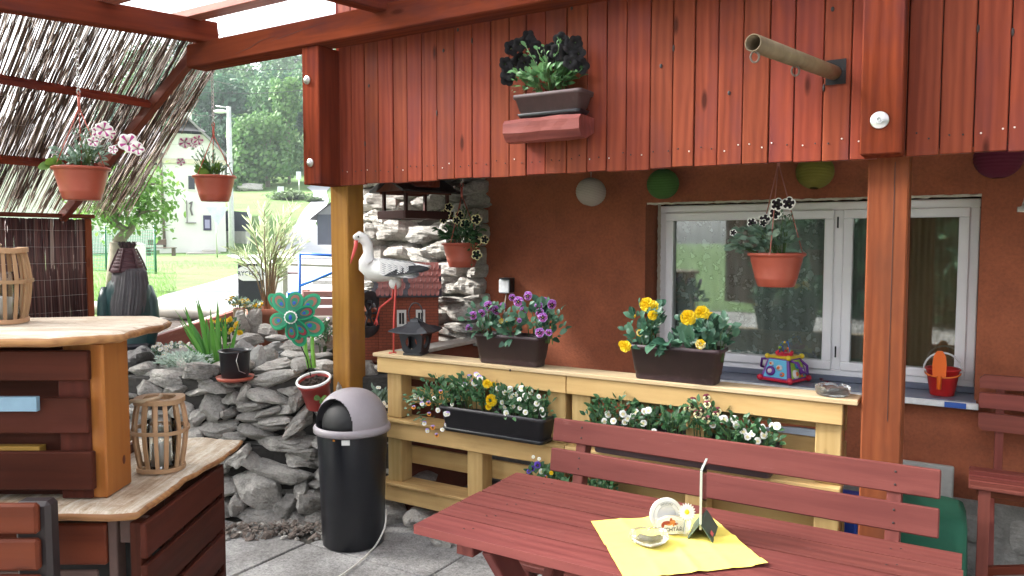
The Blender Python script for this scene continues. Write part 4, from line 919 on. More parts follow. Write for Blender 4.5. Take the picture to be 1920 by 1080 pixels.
for sy in (-1, 1):
    g = MB(); rnd = random.Random(4)
    for row in range(5):
        for k in range(7):
            u = .12+row*.16; v = k/6
            q = S(706+u*74, 487+v*24+u*9, sy*(.088-.035*u)); d = S(800, 506, 0)-q; 
            dd = d+Vector((0, -sy*.03, -.02)); q = q-d.normalized()*.01+Vector((0, sy*(.004+.002*row), 0)); g.leaf(q, dd, .088, .040, (0, sy, .35), .02, 1); g.leaf(q+Vector((0, sy*.0015, 0)), dd, .080, .031, (0, sy, .35), .02, 0)
    ST.part('wing', g, [STW, STG], label='layered white wing feathers')
    g = MB()
    for k in range(7):
        q = S(722+k*6, 517-k*1.6, sy*(.092-k*.005)); d = S(802, 499+k*.8, sy*.035)-q; g.leaf(q+Vector((0, sy*.004, 0)), d, d.length*(.95+.02*k), .045, (0, sy, .35), .0, 0)
    ST.part('flight_feathers', g, STB)
g = MB(); g.loft([ringx(S(*q[:2]), q[2], q[2]*.8, (-.3, 0, -1), 10) for q in ((668, 450, .013), (667, 462, .012), (662, 478, .009), (657, 494, .003))], 0, True); ST.part('beak', g, STR)
for sy in (-1, 1): g = MB(); g.ball(S(672, 444, sy*.022), (.0065, .004, .006), 10, 6); ST.part('eye', g, BLK)
g = MB(); q0 = S(742, 530, -.02); q2 = S(738, 663, -.02); g.tube([q0, S(741, 560, -.02), S(739, 600, -.02), q2], [.008, .006, .007, .005], 8)
g.tube([q2+Vector((-.025, -.01, .004)), q2+Vector((0, 0, .004)), q2+Vector((.02, 0, .004))], .004, 6); g.tube([q2+Vector((-.008, .03, .004)), q2+Vector((0, 0, .004)), q2+Vector((-.008, -.03, .004))], .004, 6); ST.part('leg', g, STR)
g = MB(); g.tube([S(737, 530, .03), S(736, 558, .03), S(712, 577, .02), S(706, 598, .02)], [.008, .006, .0065, .004], 8)
for dx, dz in ((-8, 12), (-1, 14), (5, 12)): g.tube([S(706, 597, .02), S(706+dx*.6, 597+dz, .02-.01*dx/8)], [.004, .0025], 6)
ST.part('leg', g, STR, label='lifted bent leg')
# ================= BLACK HOUSE LANTERN =================
q = L(780, 667, b=3.33); q.z = .971; LM = rough_mat('black_iron', (.02, .022, .028), .45, 20, .2, .2); 
LT = Thing('metal_lantern', 'black metal lantern with pagoda roof and ring handle on the pallet top', 'lantern', tuple(q)); LT.e.rotation_euler = (0, 0, A+.25)
a, b, z = q; g = MB()
def sq(h, zz, n=1): return [Vector((a-h, b-h, z+zz)), Vector((a+h, b-h, z+zz)), Vector((a+h, b+h, z+zz)), Vector((a-h, b+h, z+zz))]
hb, ht = .052, .072
for k in range(4):
    an = k*pi/2; Mk = Matrix.Translation((a, b, z)) @ Matrix.Rotation(an, 4, 'Z')
    n = 20; outer = []; inner = []
    for j in range(n):
        t = 2*pi*j/n; c0, s0 = cos(t), sin(t); m_ = max(abs(c0), abs(s0)); ox, oz = c0/m_, s0/m_
        zz = .012+.058*(oz+1); hw_ = hb+(ht-hb)*(zz/.13); outer.append((ox*hw_, -hw_, zz)); inner.append((c0*.034, -(hb+(ht-hb)*((.07+.036*s0)/.13)), .072+.036*s0))
    g.add(outer+inner+[(x*.97, y+.003, zz) for x, y, zz in outer]+[(x, y+.003, zz) for x, y, zz in inner], [[j, (j+1) % n, n+(j+1) % n, n+j] for j in range(n)]+[[2*n+j, 3*n+j, 3*n+(j+1) % n, 2*n+(j+1) % n] for j in range(n)]+[[n+j, n+(j+1) % n, 3*n+(j+1) % n, 3*n+j] for j in range(n)], 0, False, Mk)
g.box((a-.055, b-.055, z), (a+.055, b+.055, z+.012), .002); LT.part('body', g, LM)
g = MB(); rings = []
for h, zz in ((.115, .125), (.113, .131), (.085, .145), (.055, .162), (.03, .180), (.026, .182), (.022, .195), (.004, .205)):
    r_0 = []
    for (c0, c1) in (((-1, -1), (1, -1)), ((1, -1), (1, 1)), ((1, 1), (-1, 1)), ((-1, 1), (-1, -1))):
        for i in range(4):
            t = i/4; x = c0[0]+(c1[0]-c0[0])*t; y = c0[1]+(c1[1]-c0[1])*t; lift = .010*(abs(x*y)**3) if h > .08 else 0; r_0.append(Vector((a+x*h, b+y*h, z+zz+lift)))
    rings.append(r_0)
g.loft(rings, 0, False); LT.part('roof', g, LM)
g = MB(); g.tube([(a-.055+.0*t, b, z+.165) if 0 else (a+.042*cos(t), b, z+.225+.062*sin(t)) for t in [radians(-60+i*300/24) for i in range(25)]], .0038, 8)
for s_ in (-1, 1): g.tube([(a+s_*.02, b-.01, z+.2), (a+s_*.035, b, z+.175), (a+s_*.05, b, z+.18)], .003, 6)
LT.part('ring_handle', g, LM)
# glass ashtray on the pallet end
GLS = bpy.data.materials.new('clear_glass'); GLS.use_nodes = True; b_ = GLS.node_tree.nodes['Principled BSDF']; b_.inputs['Base Color'].default_value = (.93, .97, .96, 1); b_.inputs['Roughness'].default_value = .03; b_.inputs['Transmission Weight'].default_value = .95; b_.inputs['IOR'].default_value = 1.45
tt_ = N(GLS, 'ShaderNodeBsdfTransparent'); mm_ = N(GLS, 'ShaderNodeMixShader'); mm_.inputs[0].default_value = .12; lk(GLS, b_.outputs[0], mm_.inputs[1]); lk(GLS, tt_.outputs[0], mm_.inputs[2]); lk(GLS, mm_.outputs[0], GLS.node_tree.nodes['Material Output'].inputs[0])
def ashtray(label, org, R0, h, frame='H', seg=48, facet=.02, grp='glass ashtrays'):
    a, b, z = org; g = MB(); n = seg
    def ring(r, zz, notch=0): return [Vector((a+r*(1+facet*cos(j*n/4*0+12*2*pi*j/n))*cos(2*pi*j/n), b+r*(1+facet*cos(12*2*pi*j/n))*sin(2*pi*j/n), z+zz-(notch if (cos(4*2*pi*j/n+.6) > .86) else 0))) for j in range(n)]
    g.loft([ring(R0*.82, .0), ring(R0*.93, h*.15), ring(R0*1.0, h*.6), ring(R0*.99, h*.95, h*.25), ring(R0*.94, h, h*.3), ring(R0*.82, h*.97, h*.3), ring(R0*.72, h*.35), ring(R0*.3, h*.28)], 0, True)
    return single('glass_ashtray', g, GLS, label, 'ashtray', org, frame, grp)
q = L(1561, 738, b=3.325); ashtray('round cut glass ashtray on the right end of the pallet top', (q.x, q.y, .971), .068, .040)
# toy cube on sill
q = L(1470, 712, b=4.31); TY = Thing('activity_toy', 'colourful plastic activity cube toy with purple handles on the window sill', 'toy', (q.x, q.y, .837)); a, b, z = q.x, q.y, .837
TY.e.rotation_euler = (0, 0, A-.35)
tm = {k: mat('toy_'+k, c, .35) for k, c in dict(red=(.62, .02, .05), blue=(.10, .48, .72), green=(.35, .55, .04), yellow=(.80, .58, .03), purple=(.16, .03, .30), orange=(.8, .2, .03), sky=(.05, .2, .6), white=(.7, .7, .7)).items()}
def pyr(g, h0, z0, h1, z1, mi=0):
    g.add([(a+x*h, b+y*h, z+zz) for h, zz in ((h0, z0), (h1, z1)) for x, y in ((-1, -1), (1, -1), (1, 1), (-1, 1))], [[0, 3, 2, 1], [4, 5, 6, 7], [0, 1, 5, 4], [1, 2, 6, 5], [2, 3, 7, 6], [3, 0, 4, 7]], mi)
g = MB(); pyr(g, .088, .02, .062, .128); TY.part('body', g, tm['purple'])
for k, c in enumerate(('blue', 'green', 'yellow', 'red')):
    an = k*pi/2; Mk = Matrix.Translation((a, b, z)) @ Matrix.Rotation(an, 4, 'Z'); g = MB()
    g.add([(-.070, -.0885, .028), (.070, -.0885, .028), (.052, -.066, .122), (-.052, -.066, .122)], [[0, 1, 2, 3]], 0, False, Mk); pn = TY.part('panel', g, tm[c])
    Mt = Mk @ Matrix.Translation((0, -.084, .06)) @ Matrix.Rotation(pi/2-.22, 4, 'X')
    g = MB()
    for (x, y, r, mi) in (((-.03, -.0, .026, 0), (.02, .022, .016, 1), (.042, -.012, .012, 2), (-.03, .04, .012, 1)) if k != 1 else ((-.03, -.01, .024, 1), (-.0, .035, .02, 3), (.03, .0, .022, 0), (.03, -.02, .012, 2))):
        g.lathe([(r, -.003), (r, .006), (r*.6, .009), (0, .009)], 14, mi, Mt @ Matrix.Translation((x, y, 0)))
        g.lathe([(r*.5, .005), (r*.5, .012), (0, .012)], 10, (mi+1) % 4, Mt @ Matrix.Translation((x, y, 0)))
    TY.part('gears', g, [tm['purple'], tm['white'], tm['orange'], tm['sky']], pn)
g = MB(); g.box((a-.092, b-.092, z+.004), (a+.092, b+.092, z+.022), .006)
for sx in (-1, 1):
    for sy in (-1, 1): g.ball((a+sx*.09, b+sy*.09, z+.018), .018, 12, 8)
TY.part('base', g, tm['red'])
g = MB(); g.box((a-.068, b-.068, z+.128), (a+.068, b+.068, z+.142), .006)
for sx in (-1, 1):
    for sy in (-1, 1): g.ball((a+sx*.064, b+sy*.064, z+.137), .015, 10, 6)
TY.part('lid', g, tm['yellow'])
g = MB(); g.lathe([(.045, .142), (.045, .15), (.02, .156), (0, .156)], 16, 0, Matrix.Translation((a, b, z)))
for k in range(6): g.ball((a+.04*cos(k), b+.04*sin(k), z+.155), .011, 8, 6)
TY.part('bead_base', g, tm['red'])
g = MB(); g.tube([(a-.03, b, z+.15), (a-.03, b, z+.19), (a-.01, b, z+.215), (a+.02, b, z+.21), (a+.035, b, z+.15)], .003, 6); g.tube([(a-.02, b+.03, z+.15), (a-.04, b+.03, z+.2), (a, b+.03, z+.215), (a+.03, b, z+.17)], .003, 6); TY.part('bead_wire', g, tm['sky'])
g = MB()
for k, (x, y, zz) in enumerate(((-.03, 0, .18), (.0, 0, .212), (.02, 0, .18), (-.035, .03, .2), (.025, .01, .165))): g.ball((a+x, b+y, z+zz), .008, 8, 6, k % 3)
TY.part('beads', g, [tm['green'], tm['yellow'], tm['orange']])
for s_ in (-1, 1): g = MB(); g.tube([(a+s_*.062, b-.05, z+.12), (a+s_*.105, b-.05, z+.115), (a+s_*.125, b-.03, z+.07), (a+s_*.12, b+.03, z+.05), (a+s_*.105, b+.05, z+.09), (a+s_*.062, b+.05, z+.12)], .007, 8); TY.part('handle', g, tm['purple'])
g = MB(); q = L(1541, 707, b=4.33)
for k in range(4): random.seed(k); g.leaf((q.x+R_(-.01, .01), q.y, .845+.003*k), (R_(-1, 1), R_(-1, 1), .3), .035, .022, (0, 0, 1), .4)
single('dried_petals', g, FM['wine'], 'small crumpled wine-red petals on the sill beside the toy cube', 'petals', (q.x, q.y, .838))
# red bucket
q = L(1766, 742, b=4.32); BK = Thing('toy_bucket', 'red toy bucket with an orange spade on the right of the window sill', 'bucket', (q.x, q.y, .837)); M0 = Matrix.Translation((q.x, q.y, .837))
g = MB(); g.lathe([(0, 0), (.052, 0), (.054, .004), (.074, .125), (.080, .127), (.080, .135), (.072, .133), (.052, .01), (0, .01)], 28, 0, M0); BK.part('pail', g, mat('toy_bucket_red', (.50, .015, .015), .35))
g = MB(); g.tube([(q.x+.083*cos(t), q.y-.0, .837+.125+.085*sin(t)) for t in [pi*i/14 for i in range(15)]], .005, 8); BK.part('handle', g, tm['white'])
g = MB(); g.tube([(q.x+.078*cos(t), q.y+.078*sin(t), .837+.112-.015*abs(sin(t*1))) for t in [pi+pi*i/12 for i in range(13)]], .004, 6); BK.part('rim_band', g, tm['orange'])
SPD = Thing('toy_spade', 'orange toy spade standing in the red bucket', 'spade', (q.x, q.y-.085, .88))
g = MB(); Ms = Matrix.Translation((q.x-.012, q.y-.088, .875)) @ Matrix.Rotation(-.03, 4, 'X')
g.lathe([(0, 0), (.011, .002), (.011, .07)], 12, 0, Ms); g.prism([(-.028, .065), (.028, .065), (.031, .12), (.026, .165), (.012, .19), (-.012, .19), (-.026, .165), (-.031, .12)], -.006, .006, 0, Ms @ Matrix.Rotation(pi/2, 4, 'X')); SPD.part('spade', g, mat('toy_orange', (.75, .13, .01), .35))
# ================= TABLE + BENCH =================
def table_set(pre, dx=0, dy=0, lab_t='', lab_b='', bench=True, grp=None):
    o = (dx, dy, 0)
    x0, x1, b0, b1, zt = -1.415+dx, .0+dx, 1.762+dy, 2.376+dy, .75
    T = Thing('garden_table', lab_t, 'table', ((x0+x1)/2, (b0+b1)/2, 0), group=grp)
    n = 5; wd = (b1-b0)/n
    for k in range(n):
        g = MB(); g.box((x0+R_(-.002, .002), b0+k*wd+.004, zt-.028), (x1+R_(-.002, .002), b0+(k+1)*wd-.004, zt+R_(-.0008, .0008)), .0004); [g.ball((xs_+dx_, b0+(k+.5)*wd+.012*dx_*50, zt+.0008), (.0035, .0035, .0008), 6, 4, 1) for xs_ in (x0+.16, x1-.16) for dx_ in (-.012, .012)]; T.part('board', g, [MAR, NAILD])
    g = MB(); 
    for x in (x0+.16, x1-.16): g.box((x-.03, b0+.04, zt-.075), (x+.03, b1-.04, zt-.029), .003)
    T.part('cross_bar', g, MAR)
    for x in (x0+.235, x1-.235):
        for s_, e in ((1, 0), (-1, .037)):
            g = MB(); bm_ = (b0+b1)/2; g.beam((x+e*(1 if x < 0 else 1), bm_-s_*.23, zt-.03), (x+e, bm_+s_*.30, 0.0), .035, .085, .003, up=(0, 1, 0)); T.part('leg', g, MAR)
    g = MB(); g.box((x0+.25, (b0+b1)/2-.03, .34), (x1-.25, (b0+b1)/2+.03, .38), .003); T.part('stretcher', g, MAR)
    if not bench: return
    B = Thing('garden_bench', lab_b, 'bench', ((x0+x1)/2, 2.6+dy, 0), group=grp and 'maroon benches')
    # backrest boards lean back
    by0, by1 = 2.70+dy, 2.765+dy
    for (z0, z1, y) in ((.775, .868, by1), (.655, .748, by1-.025)):
        g = MB(); Mb = Matrix.Translation((-.768+dx, y, (z0+z1)/2)) @ Matrix.Rotation(-.16, 4, 'X')
        g.box((-.70, -.012, -(z1-z0)/2), (.70, .012, (z1-z0)/2), .004, 0, Mb)
        for sx in (-.57, .57):
            for sz in (-.02, .022): g.ball((sx, -.0125, sz), (.004, .002, .004), 6, 4, 1, Mb)
        B.part('back_board', g, [MAR, NAILD])
    for x in (-1.34+dx, -.20+dx):
        g = MB(); g.beam((x, by1+.035, .85), (x, by0-.10, .02), .045, .055, .003, up=(0, 1, 0)); B.part('rear_leg', g, MAR)
        g = MB(); g.beam((x, by0-.38, .43), (x, by0-.30, .0), .045, .055, .003, up=(0, 1, 0)); B.part('front_leg', g, MAR)
        g = MB(); g.box((x-.02, by0-.40, .385), (x+.02, by1-.03, .43), .003); B.part('seat_bearer', g, MAR)
    for k in range(3):
        g = MB(); g.box((-1.468+dx, by0-.42+k*.125, .432), (-.068+dx, by0-.42+k*.125+.118, .455), .004); B.part('seat_board', g, MAR)
random.seed(71)
table_set('', 0, 0, 'maroon painted slatted table with a yellow napkin in the foreground', 'maroon painted garden bench between the table and the ochre pallets')
TZ = .752
# napkin
c0 = [P(1108, 978, z=TZ), P(1327, 964, z=TZ), P(1440, 1060, z=TZ), P(1172, 1088, z=TZ)]
def nap(u, v):
    p = c0[0].lerp(c0[1], u).lerp(c0[3].lerp(c0[2], u), v); cr = min(abs(u-.5), abs(v-.5))
    edge = max(abs(u-.5), abs(v-.5))*2
    return V(p.x, p.y, TZ+.0015+.004*math.exp(-(cr*30)**2)+.0018*math.exp(-(min(abs(u-.25), abs(v-.25), abs(u-.75), abs(v-.75))*40)**2)+.0012*abs(vnoise((p.x, p.y, 5), 30))+.003*max(0, vnoise((p.x, p.y, 0), 11))+ (.006 if (u > .9 and v > .9) else 0)*(u+v-1.8)*5)
g = MB(); g.grid(nap, 44, 44); NAP = rough_mat('yellow_paper_napkin', (.88, .70, .13), .85, 60, .05, .25, .002)
ob = single('paper_napkin', g, NAP, 'yellow paper napkin spread cornerwise on the maroon table', 'napkin', tuple(c0[0].lerp(c0[2], .5)), 'W')
# heart shaped glass ashtray
q = P(1217, 1018, z=TZ+.006); g = MB(); n = 56
def hr(r, zz, notch=0):
    out = []
    for j in range(n):
        t = 2*pi*j/n; hx = 16*sin(t)**3/16; hy = (13*cos(t)-5*cos(2*t)-2*cos(3*t)-cos(4*t))/16
        x = .45*hx+.55*sin(t); y = .40*hy+.6*cos(t); out.append(Vector((q.x+r*x, q.y+r*y*.85, TZ+.008+zz-(notch if j % 19 in (0, 1, 18) else 0))))
    return out
g.loft([hr(.042, 0), hr(.050, .004), hr(.056, .014), hr(.050, .032, .006), hr(.046, .034, .008), hr(.040, .030, .006), hr(.034, .010), hr(.010, .008)][::-1], 0, True)
single('heart_ashtray', g, GLS, 'heart shaped clear glass ashtray on the yellow napkin', 'ashtray', (q.x, q.y, TZ), 'W')
# coaster holder with round coasters
def text(T_, s, size, M, m, parent=None, name='lettering', ext=.0006, font=None, depthcol=None):
    cu = bpy.data.curves.new(name, 'FONT'); cu.body = s; cu.size = size; cu.align_x = 'CENTER'; cu.align_y = 'CENTER'; cu.extrude = ext; cu.resolution_u = 3; cu.offset = size*.008
    o = bpy.data.objects.new(name, cu); sc.collection.objects.link(o); bpy.context.view_layer.update()
    me = bpy.data.meshes.new_from_object(o.evaluated_get(bpy.context.evaluated_depsgraph_get())); bpy.data.objects.remove(o)
    me.materials.clear(); me.materials.append(m); mo = bpy.data.objects.new(name, me); sc.collection.objects.link(mo)
    mo.parent = parent or T_.e; mo.matrix_local = Matrix.Translation(-T_.org) @ M; return mo
INK = mat('print_dark_green', (.02, .04, .05), .7); INKG = mat('print_grey', (.35, .36, .38), .7); INKR = mat('print_red_brown', (.35, .06, .03), .7)
CARD = rough_mat('white_card', (.82, .82, .80), .8, 20, .03, .05); CBH = rough_mat('beige_wood_holder', (.62, .55, .42), .7, 20, .1, .1)
q = P(1255, 1000, z=TZ+.004); q.z = TZ+.006; bc_ = P(1262, 980, Y=q.y)
CH = Thing('coaster_holder', 'small card holder with a round white beer mat on the napkin', 'coaster holder', tuple(q), 'W'); CH.e.rotation_euler = (0, 0, .12)
Mf = Matrix.Translation(q)
g = MB(); hw_ = .042
pol = [(-hw_, 0), (hw_, 0), (hw_, .036), (.03, .047), (.012, .052), (-.012, .052), (-.028, .046), (-hw_, .044)]
g.prism(pol, -.001, .001, 0, Mf @ Matrix.Translation((0, -.012, 0)) @ Matrix.Rotation(pi/2, 4, 'X')); CH.part('front_plate', g, CARD)
g = MB(); g.prism([(-hw_-.003, -.003)]+[(x*1.06, y+.004) for x, y in pol[2:][::-1]][::-1] if 0 else [(x*1.07, y*1.05) for x, y in pol], -.001, .001, 0, Mf @ Matrix.Translation((0, -.0095, 0)) @ Matrix.Rotation(pi/2, 4, 'X')); g.prism(pol, -.001, .001, 0, Mf @ Matrix.Translation((0, .014, 0)) @ Matrix.Rotation(pi/2, 4, 'X')); g.box((q.x-hw_, q.y-.012, q.z), (q.x+hw_, q.y+.014, q.z+.003), .0); CH.part('wooden_frame', g, CBH)
Mt = Mf @ Matrix.Translation((0, -.0135, .014)) @ Matrix.Rotation(pi/2, 4, 'X'); text(CH, 'RYCHTÁŘ', .0150, Mt, INK)
# small rider-like splash of colour above the word
g = MB()
for (x, z, rx, rz, mi) in ((-.012, .034, .014, .006, 0), (.004, .036, .010, .007, 1), (.0, .043, .004, .005, 0), (.016, .030, .006, .004, 0), (-.024, .028, .005, .008, 0), (-.005, .029, .009, .003, 1), (.008, .030, .003, .008, 1)):
    g.ball((q.x+x, q.y-.0131, q.z+z), (rx, .0005, rz), 10, 6, mi)
CH.part('emblem', g, [INKR, mat('print_orange', (.6, .22, .06), .7)])
T2 = Thing('beer_mats', 'stack of round white beer mats standing in the holder', 'beer mats', tuple(q), 'W'); T2.e.rotation_euler = (0, 0, .12)
Mr = Mf @ Matrix.Translation((-.008, .004, .052)) @ Matrix.Rotation(pi/2-.05, 4, 'X')
g = MB()
for k in range(5): g.lathe([(.0, -.0016*k-.0013), (.0475, -.0016*k-.0013), (.0475, -.0016*k), (0, -.0016*k)], 40, 0, Mr @ Matrix.Translation((.001*sin(k*3), .001*cos(k*2), 0)), sm=False)
T2.part('mats', g, CARD)
g = MB(); g.tube([Mr @ Vector((.038*cos(t), .038*sin(t), .0012)) for t in [2*pi*i/48 for i in range(48)]], .0006, 4, closed=True); g.tube([Mr @ Vector((.027*cos(t), .027*sin(t), .0012)) for t in [2*pi*i/48 for i in range(48)]], .0004, 4, closed=True)
g.lathe([(.0, .0009), (.0262, .0009)], 32, 1, Mr); T2.part('printed_ring', g, [INKG, mat('print_pale_grey', (.62, .63, .65), .8)])
g = MB()
for k in range(9):
    t = radians(120-k*7.5); g.box((-.0012, -.003, 0), (.0012, .003, .0004), 0, 0, Mr @ Matrix.Translation((.0325*cos(t), .0325*sin(t), .0008)) @ Matrix.Rotation(t-pi/2+(.3 if k % 2 else -.3), 4, 'Z'))
T2.part('arc_print', g, INKG)
CUPM = bpy.data.materials.new('clear_cup'); CUPM.use_nodes = True; CUPM.node_tree.nodes.clear(); o1_ = N(CUPM, 'ShaderNodeOutputMaterial'); t1_ = N(CUPM, 'ShaderNodeBsdfTransparent'); t2_ = N(CUPM, 'ShaderNodeBsdfTranslucent'); t2_.inputs[0].default_value = (.9, .9, .88, 1); m1_ = N(CUPM, 'ShaderNodeMixShader'); m1_.inputs[0].default_value = .22; lk(CUPM, t1_.outputs[0], m1_.inputs[1]); lk(CUPM, t2_.outputs[0], m1_.inputs[2]); lk(CUPM, m1_.outputs[0], o1_.inputs[0])
# little glass with daisy
q = P(1281, 1003, z=TZ+.004); q.z = TZ+.006; DG = Thing('small_vase', 'little clear cup beside the beer mats holding a daisy', 'cup', tuple(q), 'W')
g = MB(); g.lathe([(0, 0), (.017, 0), (.0175, .004), (.024, .045), (.0245, .048), (.0225, .046), (.016, .006), (0, .006)], 24, 0, Matrix.Translation(q)); DG.part('cup', g, CUPM)
f_ = P(1288, 960, Y=q.y-.02); DS = Thing('daisy', 'white daisy with a yellow centre in the little cup', 'flower', tuple(f_), 'W')
g = MB(); g.tube([q+Vector((0, 0, .008)), q+Vector((.004, 0, .03)), f_+Vector((0, .012, -.004))], .0016, 6); DS.part('stem', g, STEM)
o_ = DS.inst('bloom', PROTO['daisy'], Matrix.Translation(f_) @ Vector((.1, -1, .25)).to_track_quat('Z', 'Y').to_matrix().to_4x4() @ Matrix.Scale(.026, 4))
# menu holder
q = P(1314, 1010, z=TZ+.003); q.z = TZ+.004; MH = Thing('menu_holder', 'clear upright menu holder in a dark green stand on the napkin', 'menu holder', tuple(q), 'W')
az = atan2(q.x, q.y); MH.e.rotation_euler = (0, 0, -az-.12) # seen almost edge on
M0 = Matrix.Translation(q)
ACR = glassm('clear_acrylic', (.93, .95, .93), 1.45, .10, .03)
g = MB(); g.box((q.x-.0015, q.y-.012, q.z+.03), (q.x-.0005, q.y+.110, q.z+.198), .0002); g.box((q.x+.0012, q.y-.012, q.z+.03), (q.x+.0022, q.y+.110, q.z+.198), .0002); MH.part('clear_sleeve', g, ACR)
g = MB(); g.box((q.x-.003, q.y-.016, q.z+.03), (q.x+.0035, q.y-.012, q.z+.198), .0003); g.box((q.x-.003, q.y-.012, q.z+.1985), (q.x+.0035, q.y+.110, q.z+.2015), .0005); MH.part('edge', g, mat('acrylic_edge', (.42, .47, .42), .3))
DG_ = rough_mat('dark_green_card', (.05, .09, .07), .5, 20, .2, .05)
g = MB()
for s_ in (-1, 1): g.add([(q.x+s_*.0035, q.y-.022, q.z+.046), (q.x+s_*.0035, q.y+.112, q.z+.046), (q.x+s_*.036, q.y+.112, q.z), (q.x+s_*.036, q.y-.022, q.z), (q.x+s_*.001, q.y-.022, q.z+.046), (q.x+s_*.001, q.y+.112, q.z+.046), (q.x+s_*.0335, q.y+.112, q.z), (q.x+s_*.0335, q.y-.022, q.z)], [[0, 1, 2, 3], [7, 6, 5, 4], [0, 3, 7, 4], [1, 5, 6, 2], [0, 4, 5, 1], [3, 2, 6, 7]])
MH.part('stand', g, DG_)
g = MB(); g.add([(q.x+.0335, q.y-.008, q.z+.0115), (q.x+.0335, q.y+.02, q.z+.0115), (q.x+.0265, q.y+.02, q.z+.0215), (q.x+.0265, q.y-.008, q.z+.0215)], [[0, 1, 2, 3]]); MH.part('printed_mark', g, mat('print_pink', (.6, .12, .12), .6))

# ================= BIN =================
BN = Thing('litter_bin', 'tall black litter bin with a grey domed lid', 'bin', (-.845, 3.98, 0), 'W'); M0 = Matrix.Translation((-.845, 3.98, .004))
bx, by = -.845, 3.98
g = MB(); g.lathe([(0, 0), (.155, 0), (.162, .006), (.176, .45), (.184, .618), (.184, .63)], 56, 0, M0); BN.part('body', g, rough_mat('bin_black', (.005, .006, .010), .32, 9, .2, .03, spots=(.022, .023, .026)))
LG = rough_mat('bin_grey', (.31, .28, .30), .45, 40, .06, .1)
g = MB(); n = 64; vs = []; fs = []; n = 200; prof = [(.193, .600), (.200, .603), (.201, .622), (.197, .630), (.192, .634)]+[(.186*cos(t)**.85 if t < 1.56 else 0, .636+.185*sin(t)) for t in [i*(pi/2)/70 for i in range(71)]]
opn = atan2(-cos(.5), -sin(.5))  # opening direction
ocx = radians(236)
for r, z in prof:
    for j in range(n): t = 2*pi*j/n; vs.append((r*cos(t), r*sin(t), z))
for i in range(len(prof)-1):
    for j in range(n):
        t = 2*pi*(j+.5)/n; dt = (t-ocx+pi) % (2*pi)-pi; zc = (prof[i][1]+prof[i+1][1])/2; rc = (prof[i][0]+prof[i+1][0])/2
        lat = abs(rc*sin(dt)); front = rc*cos(dt) > 0
        if i >= 5 and front and (lat/.135)**2+((zc-.645)/.140)**2 < 1: continue
        fs.append([i*n+j, i*n+(j+1) % n, (i+1)*n+(j+1) % n, (i+1)*n+j])
g.add(vs, fs, 0, True, M0); g.lathe([(.196, .598), (.180, .602), (.180, .634)], 56, 0, M0); lid = BN.part('lid', g, LG)
g = MB(); g.ball((bx, by, .640), (.155, .155, .145), 40, 20); g.v = [(x, y, max(z, .625)) for x, y, z in g.v]; BN.part('swing_flap', g, rough_mat('flap_shade_black', (.006, .006, .007), .6, 6, .2, .02), lid)  # flap coloured black so the lid opening shows a shaded inside
g = MB()
for (t0, t1, z0, z1, mi) in ((radians(265), radians(278), .565, .592, 0), (radians(250), radians(254), .583, .592, 1)):
    g.grid(lambda u, v: V(bx+.1843*cos(t0+(t1-t0)*u), by+.1843*sin(t0+(t1-t0)*u), z0+(z1-z0)*v+.004), 4, 1, mi)
BN.part('sticker', g, [CARD, mat('sticker_orange', (.7, .25, .02), .5)])
# cable on the ground
g = MB(); pts = [P(724, 955, Y=3.98), P(722, 985, Y=3.9), P(712, 1010, Y=3.86)]+[P(x, y, z=.012) for x, y in ((700, 1028), (680, 1048), (655, 1068), (630, 1085), (600, 1100), (560, 1120))]
sm_ = []
for i in range(len(pts)-1):
    for k in range(5):
        t = k/5; p0_, p1_, p2_, p3_ = pts[max(i-1, 0)], pts[i], pts[i+1], pts[min(i+2, len(pts)-1)]
        sm_.append(.5*((2*p1_)+(p2_-p0_)*t+(2*p0_-5*p1_+4*p2_-p3_)*t*t+(-p0_+3*p1_-3*p2_+p3_)*t**3))
g.tube([V(p.x, p.y, max(p.z, .010)) for p in sm_+[pts[-1]]], .0048, 8); single('white_cable', g, mat('cable_white', (.72, .70, .64), .4), 'white cable trailing from the bin across the paving', 'cable', tuple(P(700, 1028, z=.0)), 'W')

